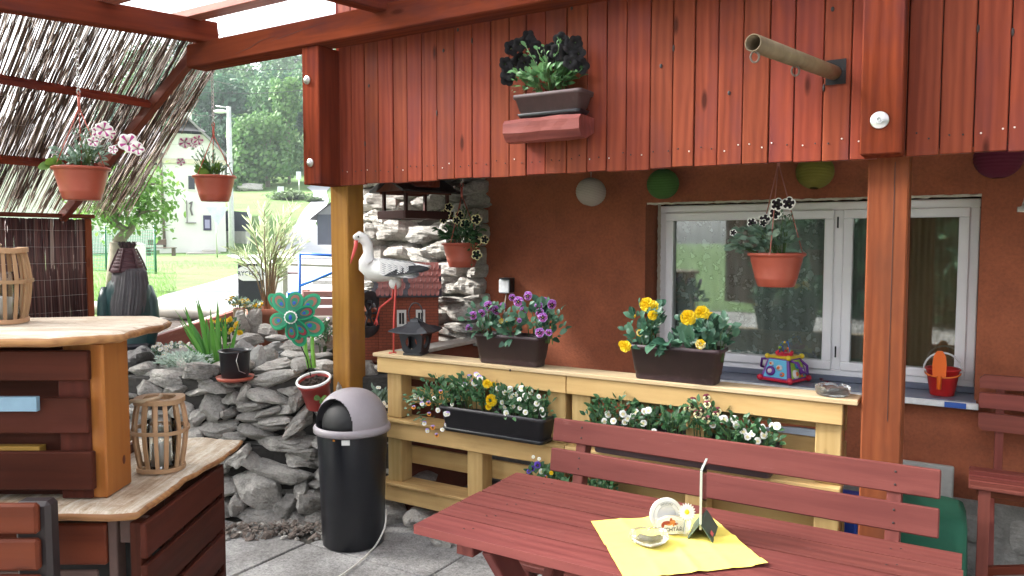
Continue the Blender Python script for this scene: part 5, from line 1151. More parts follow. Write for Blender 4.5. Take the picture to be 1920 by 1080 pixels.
# ================= PALLET BAR (aligned with the camera's own axis: world frame) =================
BR = Thing('pallet_bar', 'dark pallet bar with two live-edge counters and a honey coloured post', 'bar', (-1.6, 2.8, 0), 'W')
def slab(outl, z1, th, seed, name, bulge=.012):
    pts = []; random.seed(seed); m = len(outl)
    for i in range(m):
        p0, p1 = outl[i], outl[(i+1) % m]; k = max(2, int((p1-p0).length/.03))
        for j in range(k):
            t = j/k; p = p0.lerp(p1, t); nn_ = Vector((p1.y-p0.y, p0.x-p1.x, 0)).normalized(); p = p+nn_*(.016*vnoise((p.x, p.y, seed), 7)+.006*vnoise((p.x, p.y, seed+9), 25)); pts.append(p)
    n = len(pts); c = sum(pts, Vector())/n
    rings = []
    for f_, dz, in ((0.0, 0), (.25, 0), (.5, 0), (.75, 0), (.93, 0)): rings.append([c.lerp(p, f_)*1 for p in pts])
    g = MB(); vs = []; 
    for ri, f_ in enumerate((.02, .3, .6, .85, .965)):
        for p in pts: q = c.lerp(p, f_); vs.append(Vector((q.x, q.y, z1+.003*vnoise((q.x, q.y, 0), 9))))
    for off, zz in ((.0, -.006), (bulge, -.4*th), (bulge*.6, -.75*th), (-.012, -th)):
        for i, p in enumerate(pts):
            d = (p-c); d.z = 0; d.normalize(); k = off+.010*vnoise((p.x*9, p.y*9, zz*60+seed)); vs.append(Vector((p.x+d.x*k, p.y+d.y*k, z1+zz+.004*vnoise((p.x*14, p.y*14, 3)))))
    fs = []; ms = []
    for r in range(8):
        for i in range(n): fs.append([r*n+i, r*n+(i+1) % n, (r+1)*n+(i+1) % n, (r+1)*n+i]); ms.append(0 if r < 5 else 1)
    fs.append(list(range(n))[::-1]); ms.append(0); fs.append([8*n+i for i in range(n)]); ms.append(1)
    g.add(vs, [f[::-1] for f in fs], ms, True, None, [(v.x, v.y, v.z*2) for v in vs], .5)
    return BR.part(name, g, [SLABU if name[0] == 'u' else SLABL, SLABE])
UZ, LZ = 1.305, .762
up = [P(x, y, z=UZ) for x, y in ((-330, 644), (0, 632), (90, 632), (170, 628), (228, 622), (264, 612), (305, 605), (316, 598), (296, 592), (200, 592), (40, 596), (-330, 600))]
slab([V(p.x, p.y, 0) for p in up], UZ, .034, 3, 'upper_counter')
lo = [P(x, y, z=LZ) for x, y in ((40, 962), (150, 958), (205, 960), (256, 957), (296, 928), (346, 892), (400, 862), (436, 838), (452, 823), (400, 819), (300, 820), (150, 822), (-250, 826), (-250, 975))]
slab([V(p.x, p.y, 0) for p in lo], LZ, .032, 8, 'lower_counter')
g = MB(); g.box((-1.45, 2.44, LZ+.001), (-1.318, 2.60, UZ-.034), .005); g.ball((-1.3175, 2.55, .86), (.001, .010, .016), 10, 6, 1); BR.part('post', g, [POSTO, mat('knot_dark', (.10, .02, .008), .6)])
random.seed(81)
for z0, z1, x1 in ((1.155, 1.252, -1.350), (.985, 1.10, -1.355), (.80, .925, -1.345)):
    g = MB(); g.box((-2.7, 2.405, z0), (x1, 2.43, z1), .004); BR.part('front_board', g, DRK)
g = MB(); g.box((-2.7, 2.475, LZ+.003), (-1.455, 2.50, 1.255), 0)
for x in (-1.372-.09, -2.3): g.box((x, 2.432, LZ+.003), (x+.10, 2.474, 1.25), .003)
0; g.box((-2.7, 2.5, LZ+.003), (-1.5, 3.0, .80), 0); BR.part('inner_frame', g, DRK)
# lower body
xr = -1.15
for z0, z1 in ((.60, .712), (.455, .578), (.31, .432), (.16, .285), (.02, .135)):
    g = MB(); g.box((xr-.022, 2.345, z0), (xr, 2.985, z1), .004); BR.part('side_board', g, DRK)
g = MB(); g.box((xr-.06, 2.36, 0), (xr-.0235, 2.43, .712), .003); g.box((xr-.06, 2.90, 0), (xr-.0235, 2.97, .712), .003); g.box((xr-.06, 2.60, 0), (xr-.0235, 2.67, .712), .003)
g.box((-1.95, 2.98, 0), (xr-.003, 3.0, .71), 0); g.box((-2.0, 2.6, .1), (xr-.08, 2.62, .62), 0, 1); BR.part('side_frame', g, [DRK, BLK])  # the matt black sheet stands in for the shade inside the recess
g = MB(); g.box((-1.90, 2.375, .567), (-1.295, 2.397, .70), .005); BR.part('lower_front_board', g, ORG, label='orange brown board under the lower counter')
g = MB(); g.box((-1.90, 2.385, .40), (-1.33, 2.40, .545), .004); g.box((-1.262, 2.40, .63), (-1.175, 2.42, .715), .003); g.box((-1.292, 2.385, 0), (-1.264, 2.44, .715), .003); BR.part('lower_front_post', g, rough_mat('dark_weathered_wood', (.10, .055, .045), .7, 20, .3, .4))
# nearer pallet end with bevelled boards
PE = Thing('bar_seat', 'orange brown pallet seat with cut board ends at the lower left corner', 'pallet seat', (-1.7, 2.05, 0), 'W')
for z0, z1 in ((.745, .835), (.635, .730), (.52, .62)):
    g = MB(); g.box((-2.6, 2.175, z0), (-1.385, 2.20, z1), .010); PE.part('board', g, ORG)
g = MB(); CBK = rough_mat('charcoal_block', (.022, .014, .014), .6, 20, .3, .3); g.box((-1.47, 2.202, 0), (-1.365, 2.26, .832), .012); PE.part('block', g, CBK); g = MB(); g.box((-2.4, 2.202, 0), (-2.28, 2.26, .832), .01); PE.part('block', g, CBK); 0 and PE.part('x', g, rough_mat('charcoal_block', (.022, .014, .014), .6, 20, .3, .3))
# folders on the bar shelves
g = MB(); p = P(35, 757, Y=2.40); g.box((-2.0, 2.385, p.z-.022), (P(70, 757, Y=2.39).x, 2.404, p.z+.024), .001); single('blue_leaflet', g, rough_mat('leaflet_blue', (.20, .33, .44), .5, 3, .3, .02), 'pale blue leaflet tucked between the upper bar boards', 'leaflet', (-1.7, 2.39, p.z-.022), 'W')
g = MB(); p = P(35, 842, Y=2.45); g.box((-2.0, 2.435, p.z-.012), (P(76, 842, Y=2.44).x, 2.47, p.z+.012), .001); single('yellow_folder', g, mat('folder_yellow', (.34, .19, .03), .5), 'yellow folder lying in the gap below the blue leaflet', 'folder', (-1.7, 2.45, p.z-.012), 'W')

# ================= WOODEN BASKET LANTERNS =================
WB = wood('basket_slats', (.50, .33, .19), (.33, .19, .10), .6, knots=0, var=.35, grain=.7); ROPE = rough_mat('rope', (.42, .32, .21), .9, 50, .3, .8, .004); GLJ = glassm('glass_jar', (.88, .92, .92), 1.45, .08, .03)
def basket(label, x, y, z, H, R0, seed, handle=True):
    random.seed(seed); T = Thing('basket_lantern', label, 'lantern', (x, y, z), 'W', group='slatted wooden basket lanterns')
    rt, rm, rb = R0*.84, R0, R0*.80; n = 14; prof = lambda t: rb+(rm-rb)*sin(pi*min(t/.62, 1)/2) if t < .62 else rm+(rt-rm)*((t-.62)/.38)**1.4
    for k in range(n):
        an = 2*pi*k/n+R_(-.05, .05); g = MB(); vs = []; wd = R_(.0055, .0075)
        for i in range(9):
            t = i/8; r = prof(t); c = Vector((x+r*cos(an), y+r*sin(an), z+.01+t*(H-.02))); s_ = Vector((-sin(an), cos(an), 0)); o = Vector((cos(an), sin(an), 0))*.0035
            vs += [c-s_*wd-o, c+s_*wd-o, c+s_*wd+o, c-s_*wd+o]
        fs = [[0, 1, 2, 3], [35, 34, 33, 32]]
        for i in range(8):
            for j in range(4): fs.append([4*i+j, 4*(i+1)+j, 4*(i+1)+(j+1) % 4, 4*i+(j+1) % 4])
        rv = random.random(); g.add(vs, fs, 0, False, None, [((v.z+rv*9), (i % 4)*.01+rv*5, 0) for i, v in enumerate(vs)], rv); T.part('slat', g, WB)
    for t, rr, th in ((.03, rb, .008), (.56, rm*.99, .0065), (.975, rt, .009)):
        g = MB(); vs = []; m_ = 32
        for j in range(m_):
            an = 2*pi*j/m_
            for dr, dz in ((.004, -th), (.010, -th), (.010, th), (.004, th)): vs.append((x+(rr+dr)*cos(an), y+(rr+dr)*sin(an), z+t*H+dz+(.002*sin(3*an))))
        if t > .9:
            for j in range(m_): 
                for q_ in range(2): vx = vs[4*j+(0 if q_ else 3)]; an = 2*pi*j/m_; vs[4*j+(0 if q_ else 3)] = (x+(rr-.022)*cos(an), y+(rr-.022)*sin(an), vx[2])
        g.add(vs, [[4*j+i, 4*((j+1) % m_)+i, 4*((j+1) % m_)+(i+1) % 4, 4*j+(i+1) % 4] for j in range(m_) for i in range(4)], 0, False, None, [((i//4)*.02, (i % 4)*.01, 0) for i in range(len(vs))]); T.part('hoop', g, WB)
    g = MB(); g.lathe([(rb-.01, 0), (rb-.01, .008), (0, .008)], 24, 0, Matrix.Translation((x, y, z)), sm=False); T.part('base', g, WB)
    g = MB(); g.lathe([(.002, .010), (.052, .010), (.055, .014), (.055, H*.62), (.050, H*.68)], 28, 0, Matrix.Translation((x, y, z))); jr = T.part('glass_jar', g, GLJ)
    g = MB(); g.lathe([(0, .014), (.034, .014), (.034, .09), (0, .094)], 20, 0, Matrix.Translation((x, y, z))); g.tube([(x, y, z+.09), (x, y, z+.105)], .0012, 5, 1); T.part('candle', g, [rough_mat('candle_wax', (.66, .63, .6), .4, 10, .05, .05), BLK], jr)
    if handle:
        g = MB(); hp = []
        for i in range(24):
            t = i/23; an = pi*t; hp.append((x-(rt+.012)*cos(an)-.022*sin(an)-.010, y-.06*sin(an), z+H*.97-.02*sin(an)-(.09*(1-t)*sin(pi*min(1, (1-t)*1.2)) if t < .9 else 0)))
        hp = [(x-rm-.004, y-.02, z+H*.42), (x-rm-.022, y-.03, z+H*.55), (x-rm-.022, y-.04, z+H*.78), (x-rt-.022, y-.05, z+H*.93), (x-rt+.01, y-.07, z+H*1.01), (x-.02, y-.09, z+H*1.02), (x+.02, y-.05, z+H*1.035), (x+.01, y-.01, z+H*1.04)]
        g.tube(hp, .0075, 8); g.v = [(vx+.0012*sin(vz*900), vy, vz) for vx, vy, vz in g.v]; T.part('rope_handle', g, ROPE)
    return T
q = P(303, 889, z=LZ+.003); q.x *= (q.y+.07)/q.y; basket('slatted wooden basket lantern with rope handle on the lower bar counter', q.x, q.y+.07, LZ+.004, .262, .092, 5)
q = P(4, 609, z=UZ+.003); q.x *= (q.y+.07)/q.y; basket('slatted wooden basket lantern on the upper bar counter cut by the left edge', q.x, q.y+.07, UZ+.004, .265, .094, 9)

# ================= RIGHT SIDE: CHAIR, GREEN BOX, SLAB =================
CH_ = Thing('garden_chair', 'maroon slatted garden chair against the house wall at the right edge', 'chair', (.3, 4.0, 0))
MAR2 = wood('maroon_chair_boards', (.27, .075, .055), (.18, .045, .035), .5, knots=.15, var=.2)
cx0 = L(1836, 740, b=4.14).x; cz = [L(1838, y, b=4.14).z for y in (702, 727, 736, 764, 774, 806)]
for k, (zt_, zb_) in enumerate(((cz[0], cz[1]), (cz[2], cz[3]), (cz[4], cz[5]))):
    g = MB(); x0 = cx0; x1 = cx0+.62; c = .018; pol = [(x0+(c if k == 2 else .004), zb_), (x1-(c if k == 2 else .004), zb_), (x1, zb_+(c if k == 2 else .004)), (x1, zt_-(c if k == 0 else .004)), (x1-(c if k == 0 else .004), zt_), (x0+(c if k == 0 else .004), zt_), (x0, zt_-(c if k == 0 else .004)), (x0, zb_+(c if k == 2 else .004))]
    n = 8; yb = 4.14+.012*(2-k)*0; vs = [(x, 4.14, z) for x, z in pol]+[(x, 4.162, z) for x, z in pol]
    g.add(vs, [list(range(n)), [n+i for i in range(n)][::-1]]+[[i, n+i, n+(i+1) % n, (i+1) % n] for i in range(n)], 0, False, None, [(x, z, y) for x, y, z in vs]); CH_.part('back_slat', g, MAR2)
sz = L(1830, 905, b=3.85).z
for k in range(4):
    g = MB(); b0 = 3.80+k*.085; g.box((cx0-.03, b0, sz-.018), (cx0+.64, b0+.075, sz), .004); CH_.part('seat_slat', g, MAR2)
g = MB(); g.beam((cx0+.085, 4.185, cz[0]-.02), (cx0+.085, 4.178, sz-.02), .035, .03, .002, up=(0, 1, 0)); CH_.part('back_post', g, MAR2); g = MB(); g.beam((cx0+.53, 4.185, cz[0]-.02), (cx0+.53, 4.178, sz-.02), .035, .03, .002, up=(0, 1, 0)); CH_.part('back_post', g, MAR2)
for x in (cx0+.03, cx0+.58):
    g = MB(); g.beam((x, 3.83, sz-.02), (x, 3.80, 0), .045, .03, .002, up=(0, 1, 0)); CH_.part('front_leg', g, MAR2)
    g = MB(); g.beam((x+.03, 3.85, .08 if 0 else .12), (x+.03, 4.17, sz-.03), .03, .03, .002, up=(0, 1, 0)); CH_.part('rear_leg', g, MAR2)
g = MB(); g.beam((cx0+.04, 3.83, .17), (cx0+.58, 3.86, .30), .03, .035, .002); g.box((cx0-.0, 3.82, sz-.05), (cx0+.62, 3.85, sz-.02), .003); CH_.part('stretcher', g, ORG)
# green covered box
q0 = L(1688, 962, b=3.60); q1 = L(1800, 975, b=3.60); GB = rough_mat('green_cloth_cover', (.010, .10, .055), .8, 25, .15, .4, .004)
g = MB(); zt_ = q0.z; x0, x1 = q0.x-.12, q1.x+.02
rings = []
for zz, e, r in ((0, .02, .03), (zt_*.5, .012, .04), (zt_-.05, .004, .05), (zt_-.012, -.008, .05), (zt_, -.035, .05), (zt_+.004, -.12, .03)):
    pts = []
    for cx_, cy_, s0 in ((x1+e-r, 3.98+e-r, 0), (x0-e+r, 3.98+e-r, 1), (x0-e+r, 3.60-e+r, 2), (x1+e-r, 3.60-e+r, 3)):
        for k in range(6): t = pi/2*(s0+k/5); v_ = Vector((cx_+r*cos(t), cy_+r*sin(t), zz)); v_ += Vector((.008*vnoise((v_.x*9, v_.y*9, zz*6)), .008*vnoise((v_.x*9, v_.y*9, zz*6+5)), 0)); pts.append(v_)
    rings.append(pts)
g.loft(rings, 0, True); single('green_storage_box', g, GB, 'green cloth covered box on the ground behind the bench end', 'box', ((x0+x1)/2, 3.8, 0))
q0 = L(1700, 868, b=4.15); q1 = L(1789, 878, b=4.15)
g = MB(); Mb = Matrix.Translation((q1.x, 4.13, 0)) @ Matrix.Rotation(-.14, 4, 'X'); g.box((-.34, -.02, 0), (0, .02, q1.z), .006, 0, Mb); single('leaning_slab', g, rough_mat('grey_paving_slab', (.34, .34, .32), .85, 40, .15, .4), 'grey paving slab leaning against the wall behind the green box', 'slab', (q1.x-.15, 4.1, 0))
# blue crate and grey tub behind the pallets
g = MB(); q = L(1592, 955, b=3.62); g.box((q.x-.10, 3.6, 0), (q.x+.035, 3.75, q.z+.05), .01); single('blue_crate', g, mat('blue_plastic', (.01, .05, .35), .45), 'blue plastic crate standing behind the right pallet end', 'crate', (q.x, 3.6, 0))
q = L(1490, 838, b=3.62); g = MB(); g.lathe([(0, 0), (.15, 0), (.19, q.z+.03), (.2, q.z+.035), (.18, q.z+.03), (.16, q.z-.05), (0, q.z-.05)], 32, 0, Matrix.Translation((q.x, 3.68, 0))); single('grey_tub', g, rough_mat('grey_blue_tub', (.20, .23, .27), .5, 10, .2, .05), 'grey-blue plastic tub behind the right pallet', 'tub', (q.x, 3.68, 0))
# wall lamp corner at the right frame edge
q = L(1915, 388, b=3.9); T = Thing('hanging_lamp', 'white lamp shade cut off by the right picture edge', 'lamp', tuple(q)); g = MB(); g.lathe([(.10, -.02), (.10, .0), (.085, .002), (.05, .14), (.0, .15)], 24, 0, Matrix.Translation((q.x+.085, q.y, q.z))); T.part('lamp_shade', g, WHITE); g = MB(); g.tube([(q.x+.085, q.y, q.z+.15), (q.x+.085, q.y, 2.06)], .004, 6); T.part('cord', g, BLACKP)
# ================= ROCK GARDEN =================
def grock(px_, py_, w_, h_, Y, label, seed, tilt=0, m=PALE, dp=None, cat='rock'):
    p = P(px_, py_, Y=Y); s_ = Y/FPX; g = MB(); rock(g, p, (w_*s_*1.12, dp or w_*s_*.7, h_*s_*1.15), (0, radians(tilt), .2), seed, 0, 24, 16)
    return single('garden_rock', g, m, label, cat, tuple(p), 'W', 'loose rocks of the rock garden')
GREYP = stone('pale_grey_rock', (.36, .355, .34), (.20, .195, .185), (.52, .51, .48), 10)
DARKR = stone('dark_wet_rock', (.10, .095, .095), (.035, .033, .035), (.22, .21, .2), 9, .5)
for args in (
 (452, 608, 34, 56, 5.6, 'upright pale rock beside the terracotta pot', 1, -8), (478, 612, 30, 60, 5.65, 'narrow pale rock against the left side of the terracotta pot', 2, 10), (505, 625, 40, 26, 5.5, 'small grey rock below the terracotta pot', 3, 20),
 (465, 635, 54, 20, 5.3, 'flat pale rock under the two upright rocks', 4, -5), (527, 634, 50, 12, 5.3, 'flat pale slab right below the terracotta pot', 5, 0), (515, 650, 50, 18, 5.15, 'grey flat rock at the left rim of the pond', 6, -6),
 (553, 652, 60, 26, 5.0, 'large pale rock at the back rim of the pond', 7, 4), (560, 668, 70, 20, 4.9, 'long flat rock overhanging the pond', 8, 10), (450, 660, 60, 40, 4.95, 'grey round rock behind the black planter', 9, 0),
 (483, 678, 34, 56, 4.7, 'pointed grey-pink rock standing right of the black planter', 10, 12), (508, 668, 28, 34, 4.8, 'small grey rock between pointed rock and pond', 11, 30), (600, 668, 44, 16, 4.9, 'flat pale rock behind the windmill pot', 12, 0),
 (608, 640, 40, 26, 5.0, 'pale rock behind the windmill stalk', 13, 0), (692, 705, 34, 50, 4.55, 'white rock between yellow post and pallet', 14, 0), (600, 618, 50, 26, 5.6, 'pale rock far right behind the windmill flower', 15, 0)):
    grock(*args)
grock(258, 678, 62, 54, 4.7, 'dark wet rock under the king statue', 20, 0, DARKR, .3)
grock(330, 668, 60, 26, 5.0, 'pale rock behind the silver plant', 21, 0)
for o in list(sc.objects):
    if o.name.startswith('garden_rock') and o.get('label', '') in ('grey flat rock at the left rim of the pond', 'grey round rock behind the black planter', 'pointed grey-pink rock standing right of the black planter'): o.data.materials[0] = GREYP
# pond
def pz(px_, py_, z): return P(px_, py_, z=z)
g = MB(); LIN = rough_mat('black_pond_liner', (.008, .010, .009), .18, 9, .3, .8, .03)
cp = P(535, 682, Y=4.72); g.grid(lambda u, v: V(cp.x-.30+.6*u, 4.55+.45*v, .80+.05*vnoise((u*5, v*5, 1))+.08*(v-.3)), 30, 20)
single('pond_liner', g, LIN, 'black pond liner sheet between the garden rocks', 'pond liner', tuple(cp), 'W')
# mill
q = L(755, 645, b=3.80); ML = Thing('model_watermill', 'small brick-red model watermill with tiled roof behind the stork', 'model mill', (L(762, 600, b=3.8).x, 3.8, .90)); ML.e.rotation_euler = (0, 0, .12)
BRK = mat('mill_brick', (.3, .07, .03), .7); bt = N(BRK, 'ShaderNodeTexBrick'); cb = ocoord(BRK); sw = N(BRK, 'ShaderNodeSeparateXYZ'); lk(BRK, cb, sw.inputs[0]); cm = N(BRK, 'ShaderNodeCombineXYZ'); lk(BRK, mth(BRK, 'ADD', sw.outputs[0], sw.outputs[1]), cm.inputs[0]); lk(BRK, sw.outputs[2], cm.inputs[1]); lk(BRK, cm.outputs[0], bt.inputs[0])
bt.inputs['Color1'].default_value = (.33, .07, .03, 1); bt.inputs['Color2'].default_value = (.26, .055, .025, 1); bt.inputs['Mortar'].default_value = (.12, .03, .015, 1); bt.inputs['Scale'].default_value = 1; bt.inputs['Brick Width'].default_value = .05; bt.inputs['Row Height'].default_value = .018; bt.inputs['Mortar Size'].default_value = .0015; bc(BRK, bt.outputs[0])
am_ = L(762, 600, b=3.8).x; a0, a1 = am_-.175, am_+.205; mb0, mb1 = 3.80, 4.02; mz0 = .86; mz1 = L(760, 548, b=3.8).z; mzr = L(760, 500, b=3.91).z
g = MB(); g.box((a0, mb0, mz0), (a1, mb1, mz1), .002)
for x in (a0, a1-.01): g.add([(x, mb0, mz1), (x, mb1, mz1), (x, (mb0+mb1)/2, mzr), (x+.01, mb0, mz1), (x+.01, mb1, mz1), (x+.01, (mb0+mb1)/2, mzr)], [[0, 1, 2], [3, 5, 4], [0, 2, 5, 3], [1, 4, 5, 2]])
g.box((a0-.16, mb0+.02, mz0-.02), (a0-.001, mb1-.02, mz0+.30), .002); ML.part('wall', g, BRK)
TIL = [rough_mat('mill_tile_pink', (.28, .10, .09), .6, 30, .2, .1), rough_mat('mill_tile_slate', (.07, .065, .08), .6, 30, .2, .1)]
sl0 = Vector((0, mb0-.035, mz1-.03)); sl1 = Vector((0, (mb0+mb1)/2, mzr+.01)); sd_ = sl1-sl0
g = MB(); g.add([(a0-.03, sl0.y, sl0.z), (a1+.02, sl0.y, sl0.z), (a1+.02, sl1.y, sl1.z), (a0-.03, sl1.y, sl1.z), (a0-.03, 2*sl1.y-sl0.y, sl0.z), (a1+.02, 2*sl1.y-sl0.y, sl0.z)], [[0, 1, 2, 3], [3, 2, 5, 4]], 1)
for r in range(5):
    for k in range(15):
        x = a0-.03+(a1-a0+.05)*(k+(r % 2)*.5)/15; c = sl0+sd_*((r+.0)/5)+Vector((x, 0, .004)); c.x = x
        nr = Vector((0, -sd_.z, sd_.y)).normalized()*.005; wv_ = (a1-a0+.05)/15*.46
        tp = [c+Vector((-wv_, 0, 0))+sd_*.26, c+Vector((wv_, 0, 0))+sd_*.26, c+Vector((wv_, 0, 0))+sd_*.07+nr, c+Vector((wv_*.5, 0, 0))+nr, c+Vector((-wv_*.5, 0, 0))+nr, c+Vector((-wv_, 0, 0))+sd_*.07+nr]
        tp = [t+nr for t in tp]; g.add(tp, [[0, 5, 4, 3, 2, 1]], 1 if k in (0, 7) else 0)
ML.part('roof', g, TIL)
g = MB(); g.add([(a0-.18, mb0, mz0+.30), (a0-.035, mb0-.0, mz0+.30), (a0-.035, mb1, mz0+.36), (a0-.18, mb1, mz0+.36), (a0-.18, mb0, mz0+.22), (a0-.035, mb0, mz0+.22)], [[0, 1, 2, 3], [4, 5, 1, 0]]); ML.part('annex_roof', g, rough_mat('annex_orange', (.36, .09, .03), .6))
for dxw in (-.03, .09):
    c = L(762, 597, b=mb0-.003); c.x = am_+dxw; g = MB()
    for dx0, dx1, dz0, dz1 in ((-.030, -.016, -.055, .055), (.016, .030, -.055, .055), (-.016, .016, .036, .055), (-.016, .016, -.055, -.036), (-.002, .002, -.036, .036)): g.box((c.x+dx0, mb0-.008, c.z+dz0), (c.x+dx1, mb0-.001, c.z+dz1), .001)
    wn = ML.part('window', g, WHITE); g = MB(); g.box((c.x-.016, mb0-.003, c.z-.036), (c.x+.016, mb0-.001, c.z+.036), 0); ML.part('pane', g, BLK, wn)
c = Vector((a0-.085, mb0-.07, L(688, 583, b=3.74).z)); g = MB(); Mw = Matrix.Translation(c) @ Matrix.Rotation(radians(58), 4, 'Z') @ Matrix.Rotation(pi/2, 4, 'X'); WHM = rough_mat('mill_wheel_slate', (.045, .045, .055), .6, 20, .3, .3)
for zz in (-.035, .035): g.lathe([(.09, zz-.004), (.145, zz-.004), (.145, zz+.004), (.09, zz+.004), (.09, zz-.004)], 36, 0, Mw); g.lathe([(.005, zz-.003), (.03, zz-.003), (.03, zz+.003), (.005, zz+.003)], 12, 0, Mw)
for k in range(16): g.box((.09, -.003, -.035), (.15, .003, .035), 0, 0, Mw @ Matrix.Rotation(2*pi*k/16, 4, 'Z'))
for k in range(6):
    for zz in (-.035, .035): g.box((.01, -.005, zz-.003), (.10, .005, zz+.003), 0, 0, Mw @ Matrix.Rotation(2*pi*k/6, 4, 'Z'))
ML.part('water_wheel', g, WHM)
g = MB(); g.box((a0-.30, mb0-.12, mz0-.05), (a1+.02, mb0-.03, mz0-.01), .004); g.box((a0-.28, mb0-.10, mz0-.13), (a0+.02, mb0-.02, mz0-.055), .004); ML.part('base_board', g, DRK)
g = MB(); g.box((a0-.35, mb0-.15, .70), (-2.88, mb1+.08, mz0-.13), .01); single('mill_plinth', g, GREYP, 'grey stone slab carrying the model watermill', 'plinth', (a0, mb0, .75))
# planter right of the post (white flowers seen between post and bin)
random.seed(91); q = P(708, 745, Y=4.42); T = Thing('flower_clump', 'small white flowers growing between the yellow post and the pallet', 'flowers', tuple(q), 'W')
g = MB(); leaves(g, q, (.09, .06, .05), 150, .035, .35, .3, 0, 12, .7, 1, (q.x, q.y, q.z-.08)); T.part('foliage', g, [LEAFG, STEM])
for _ in range(12): T.inst('flower', PROTO['white'], Matrix.Translation((q.x+R_(-.03, .09), q.y-.06, q.z+R_(-.04, .07))) @ Vector((.1, -1, .5)).to_track_quat('Z', 'Y').to_matrix().to_4x4() @ Matrix.Scale(.012, 4))
# tilted pot with windmill flower
q = P(588, 712, Y=4.30); WP = Thing('tilted_flower_pot', 'tilted red flower pot with a white rim wedged on the stone wall', 'flower pot', tuple(q), 'W'); Mp = Matrix.Translation(q) @ Matrix.Rotation(-.10, 4, 'Y') @ Matrix.Rotation(.30, 4, 'X')
g = MB(); g.lathe([(0, -.17), (.066, -.17), (.07, -.16), (.084, -.03), (.093, -.028), (.097, 0), (.090, .002), (.084, -.02)], 36, 0, Mp); g.lathe([(.098, -.006), (.101, .0), (.098, .006), (.088, .006), (.088, -.004)], 36, 1, Mp); WP.part('pot', g, [mat('red_glazed_pot', (.34, .035, .03), .3), WHITE])
g = MB(); g.lathe([(0, -.018), (.087, -.02)], 20, 0, Mp)
for k in range(50): an = R_(0, 6.3); r = R_(0, .075); c = Mp @ Vector((r*cos(an), r*sin(an), -.012)); rock(g, c, (.022, .018, .014), (R_(0, 3), 0, 0), 8000+k, 0, 7, 5)
WP.part('soil', g, SOIL)
g = MB(); 
for k in range(3): b0_ = P(612+k*6, 752, Y=4.24); 
for k in range(9): an = R_(0, 6.3); g.leaf(P(602, 748, Y=4.25), (cos(an), -.4, .3+.5*sin(an)), .04, .018, (0, -1, .3), .2)
single('houseleek', g, LEAFL, 'small green rosette plant behind the bin lid', 'plant', tuple(P(602, 748, Y=4.25)), 'W')
WF_ = Thing('windmill_flower', 'green peacock-patterned garden windmill flower stuck in the tilted pot', 'garden windmill', tuple(P(578, 705, Y=4.32)), 'W')
hub = P(548, 594, Y=4.28)
FG = [mat('windmill_green', (.01, .34, .15), .5), mat('windmill_dark', (.005, .13, .085), .5), mat('windmill_rainbow', (.32, .12, .08), .5), mat('windmill_teal', (.02, .22, .12), .5), mat('windmill_blue', (.02, .08, .45), .5), mat('windmill_red', (.32, .03, .05), .5)]
def petal(an, ln, wd, zoff, inner, tw):
    ln *= .92; wd *= .92
    g = MB(); d = Vector((cos(an), 0, sin(an))); s_ = Vector((-sin(an), 0, cos(an)))
    def ell(c, rl, rw, y, mi, n=22):
        o = hub+Vector((0, zoff+y, 0)); cc = o+d*c
        def pt(t, k): x = cos(t)*rl*k; w__ = sin(t)*rw*k*(1+.25*cos(t)); return cc+d*x+s_*w__+Vector((0, .03*((c+x)/ln)**2-tw*w__, 0))
        g.add([pt(0, 0)]+[pt(2*pi*j/n, .5) for j in range(n)]+[pt(2*pi*j/n, 1) for j in range(n)], [[0, 1+j, 1+(j+1) % n] for j in range(n)]+[[1+j, 1+n+j, 1+n+(j+1) % n, 1+(j+1) % n] for j in range(n)], mi, True)
    ell(ln*.52, ln*.50, wd, 0, 0); ell(ln*.52, ln*.43, wd*.78, -.0015, inner); ell(ln*.66, ln*.24, wd*.52, -.003, 5 if inner == 1 else 2); ell(ln*.62, ln*.17, wd*.38, -.0045, 3); ell(ln*.58, ln*.07, wd*.2, -.006, 4)
    WF_.part('petal', g, FG)
for k, (deg, ln, wd, dark) in enumerate(((80, .150, .048, 3), (128, .175, .046, 3), (195, .145, .048, 3), (268, .145, .042, 1), (305, .150, .040, 1), (18, .140, .042, 1))): petal(radians(deg), ln, wd, -.012-.002*k, dark, .15)
for k, (deg, ln, wd, dark) in enumerate(((38, .200, .050, 3), (-28, .200, .060, 3), (283, .19, .048, 3), (140, .20, .04, 3), (203, .155, .046, 3))): petal(radians(deg), ln, wd, .004+.002*k, dark, -.1)
g = MB(); Mh = Matrix.Translation(hub+Vector((0, -.03, 0))) @ Matrix.Rotation(pi/2, 4, 'X')
for k in range(14): g.ball((.030*cos(2*pi*k/14), .030*sin(2*pi*k/14), 0), (.009, .009, .004), 8, 5, 0, Mh)
g.lathe([(.030, 0), (.030, .006), (.024, .008), (0, .009)], 24, 1, Mh); g.ball((0, 0, .008), (.010, .016, .004), 10, 6, 2, Mh); g.tube([Mh @ Vector((0, 0, 0)), Mh @ Vector((0, 0, -.06))], .004, 6, 1)
WF_.part('hub', g, [FM['white'], FG[3], FG[4]])
g = MB(); st_ = [hub+Vector((.0, .03, 0)), P(560, 640, Y=4.32), P(575, 672, Y=4.33), P(583, 706, Y=4.32)]; g.tube(st_, .0035, 6, 1)
for off in (0, 9): g.tube([P(571+off*1.6, 628, Y=4.35), P(573+off*1.4, 655, Y=4.35), P(580+off, 690, Y=4.34)], [.011, .011, .013], 8, 0)
WF_.part('stalk', g, [mat('stalk_green', (.22, .50, .08), .5), BLK])
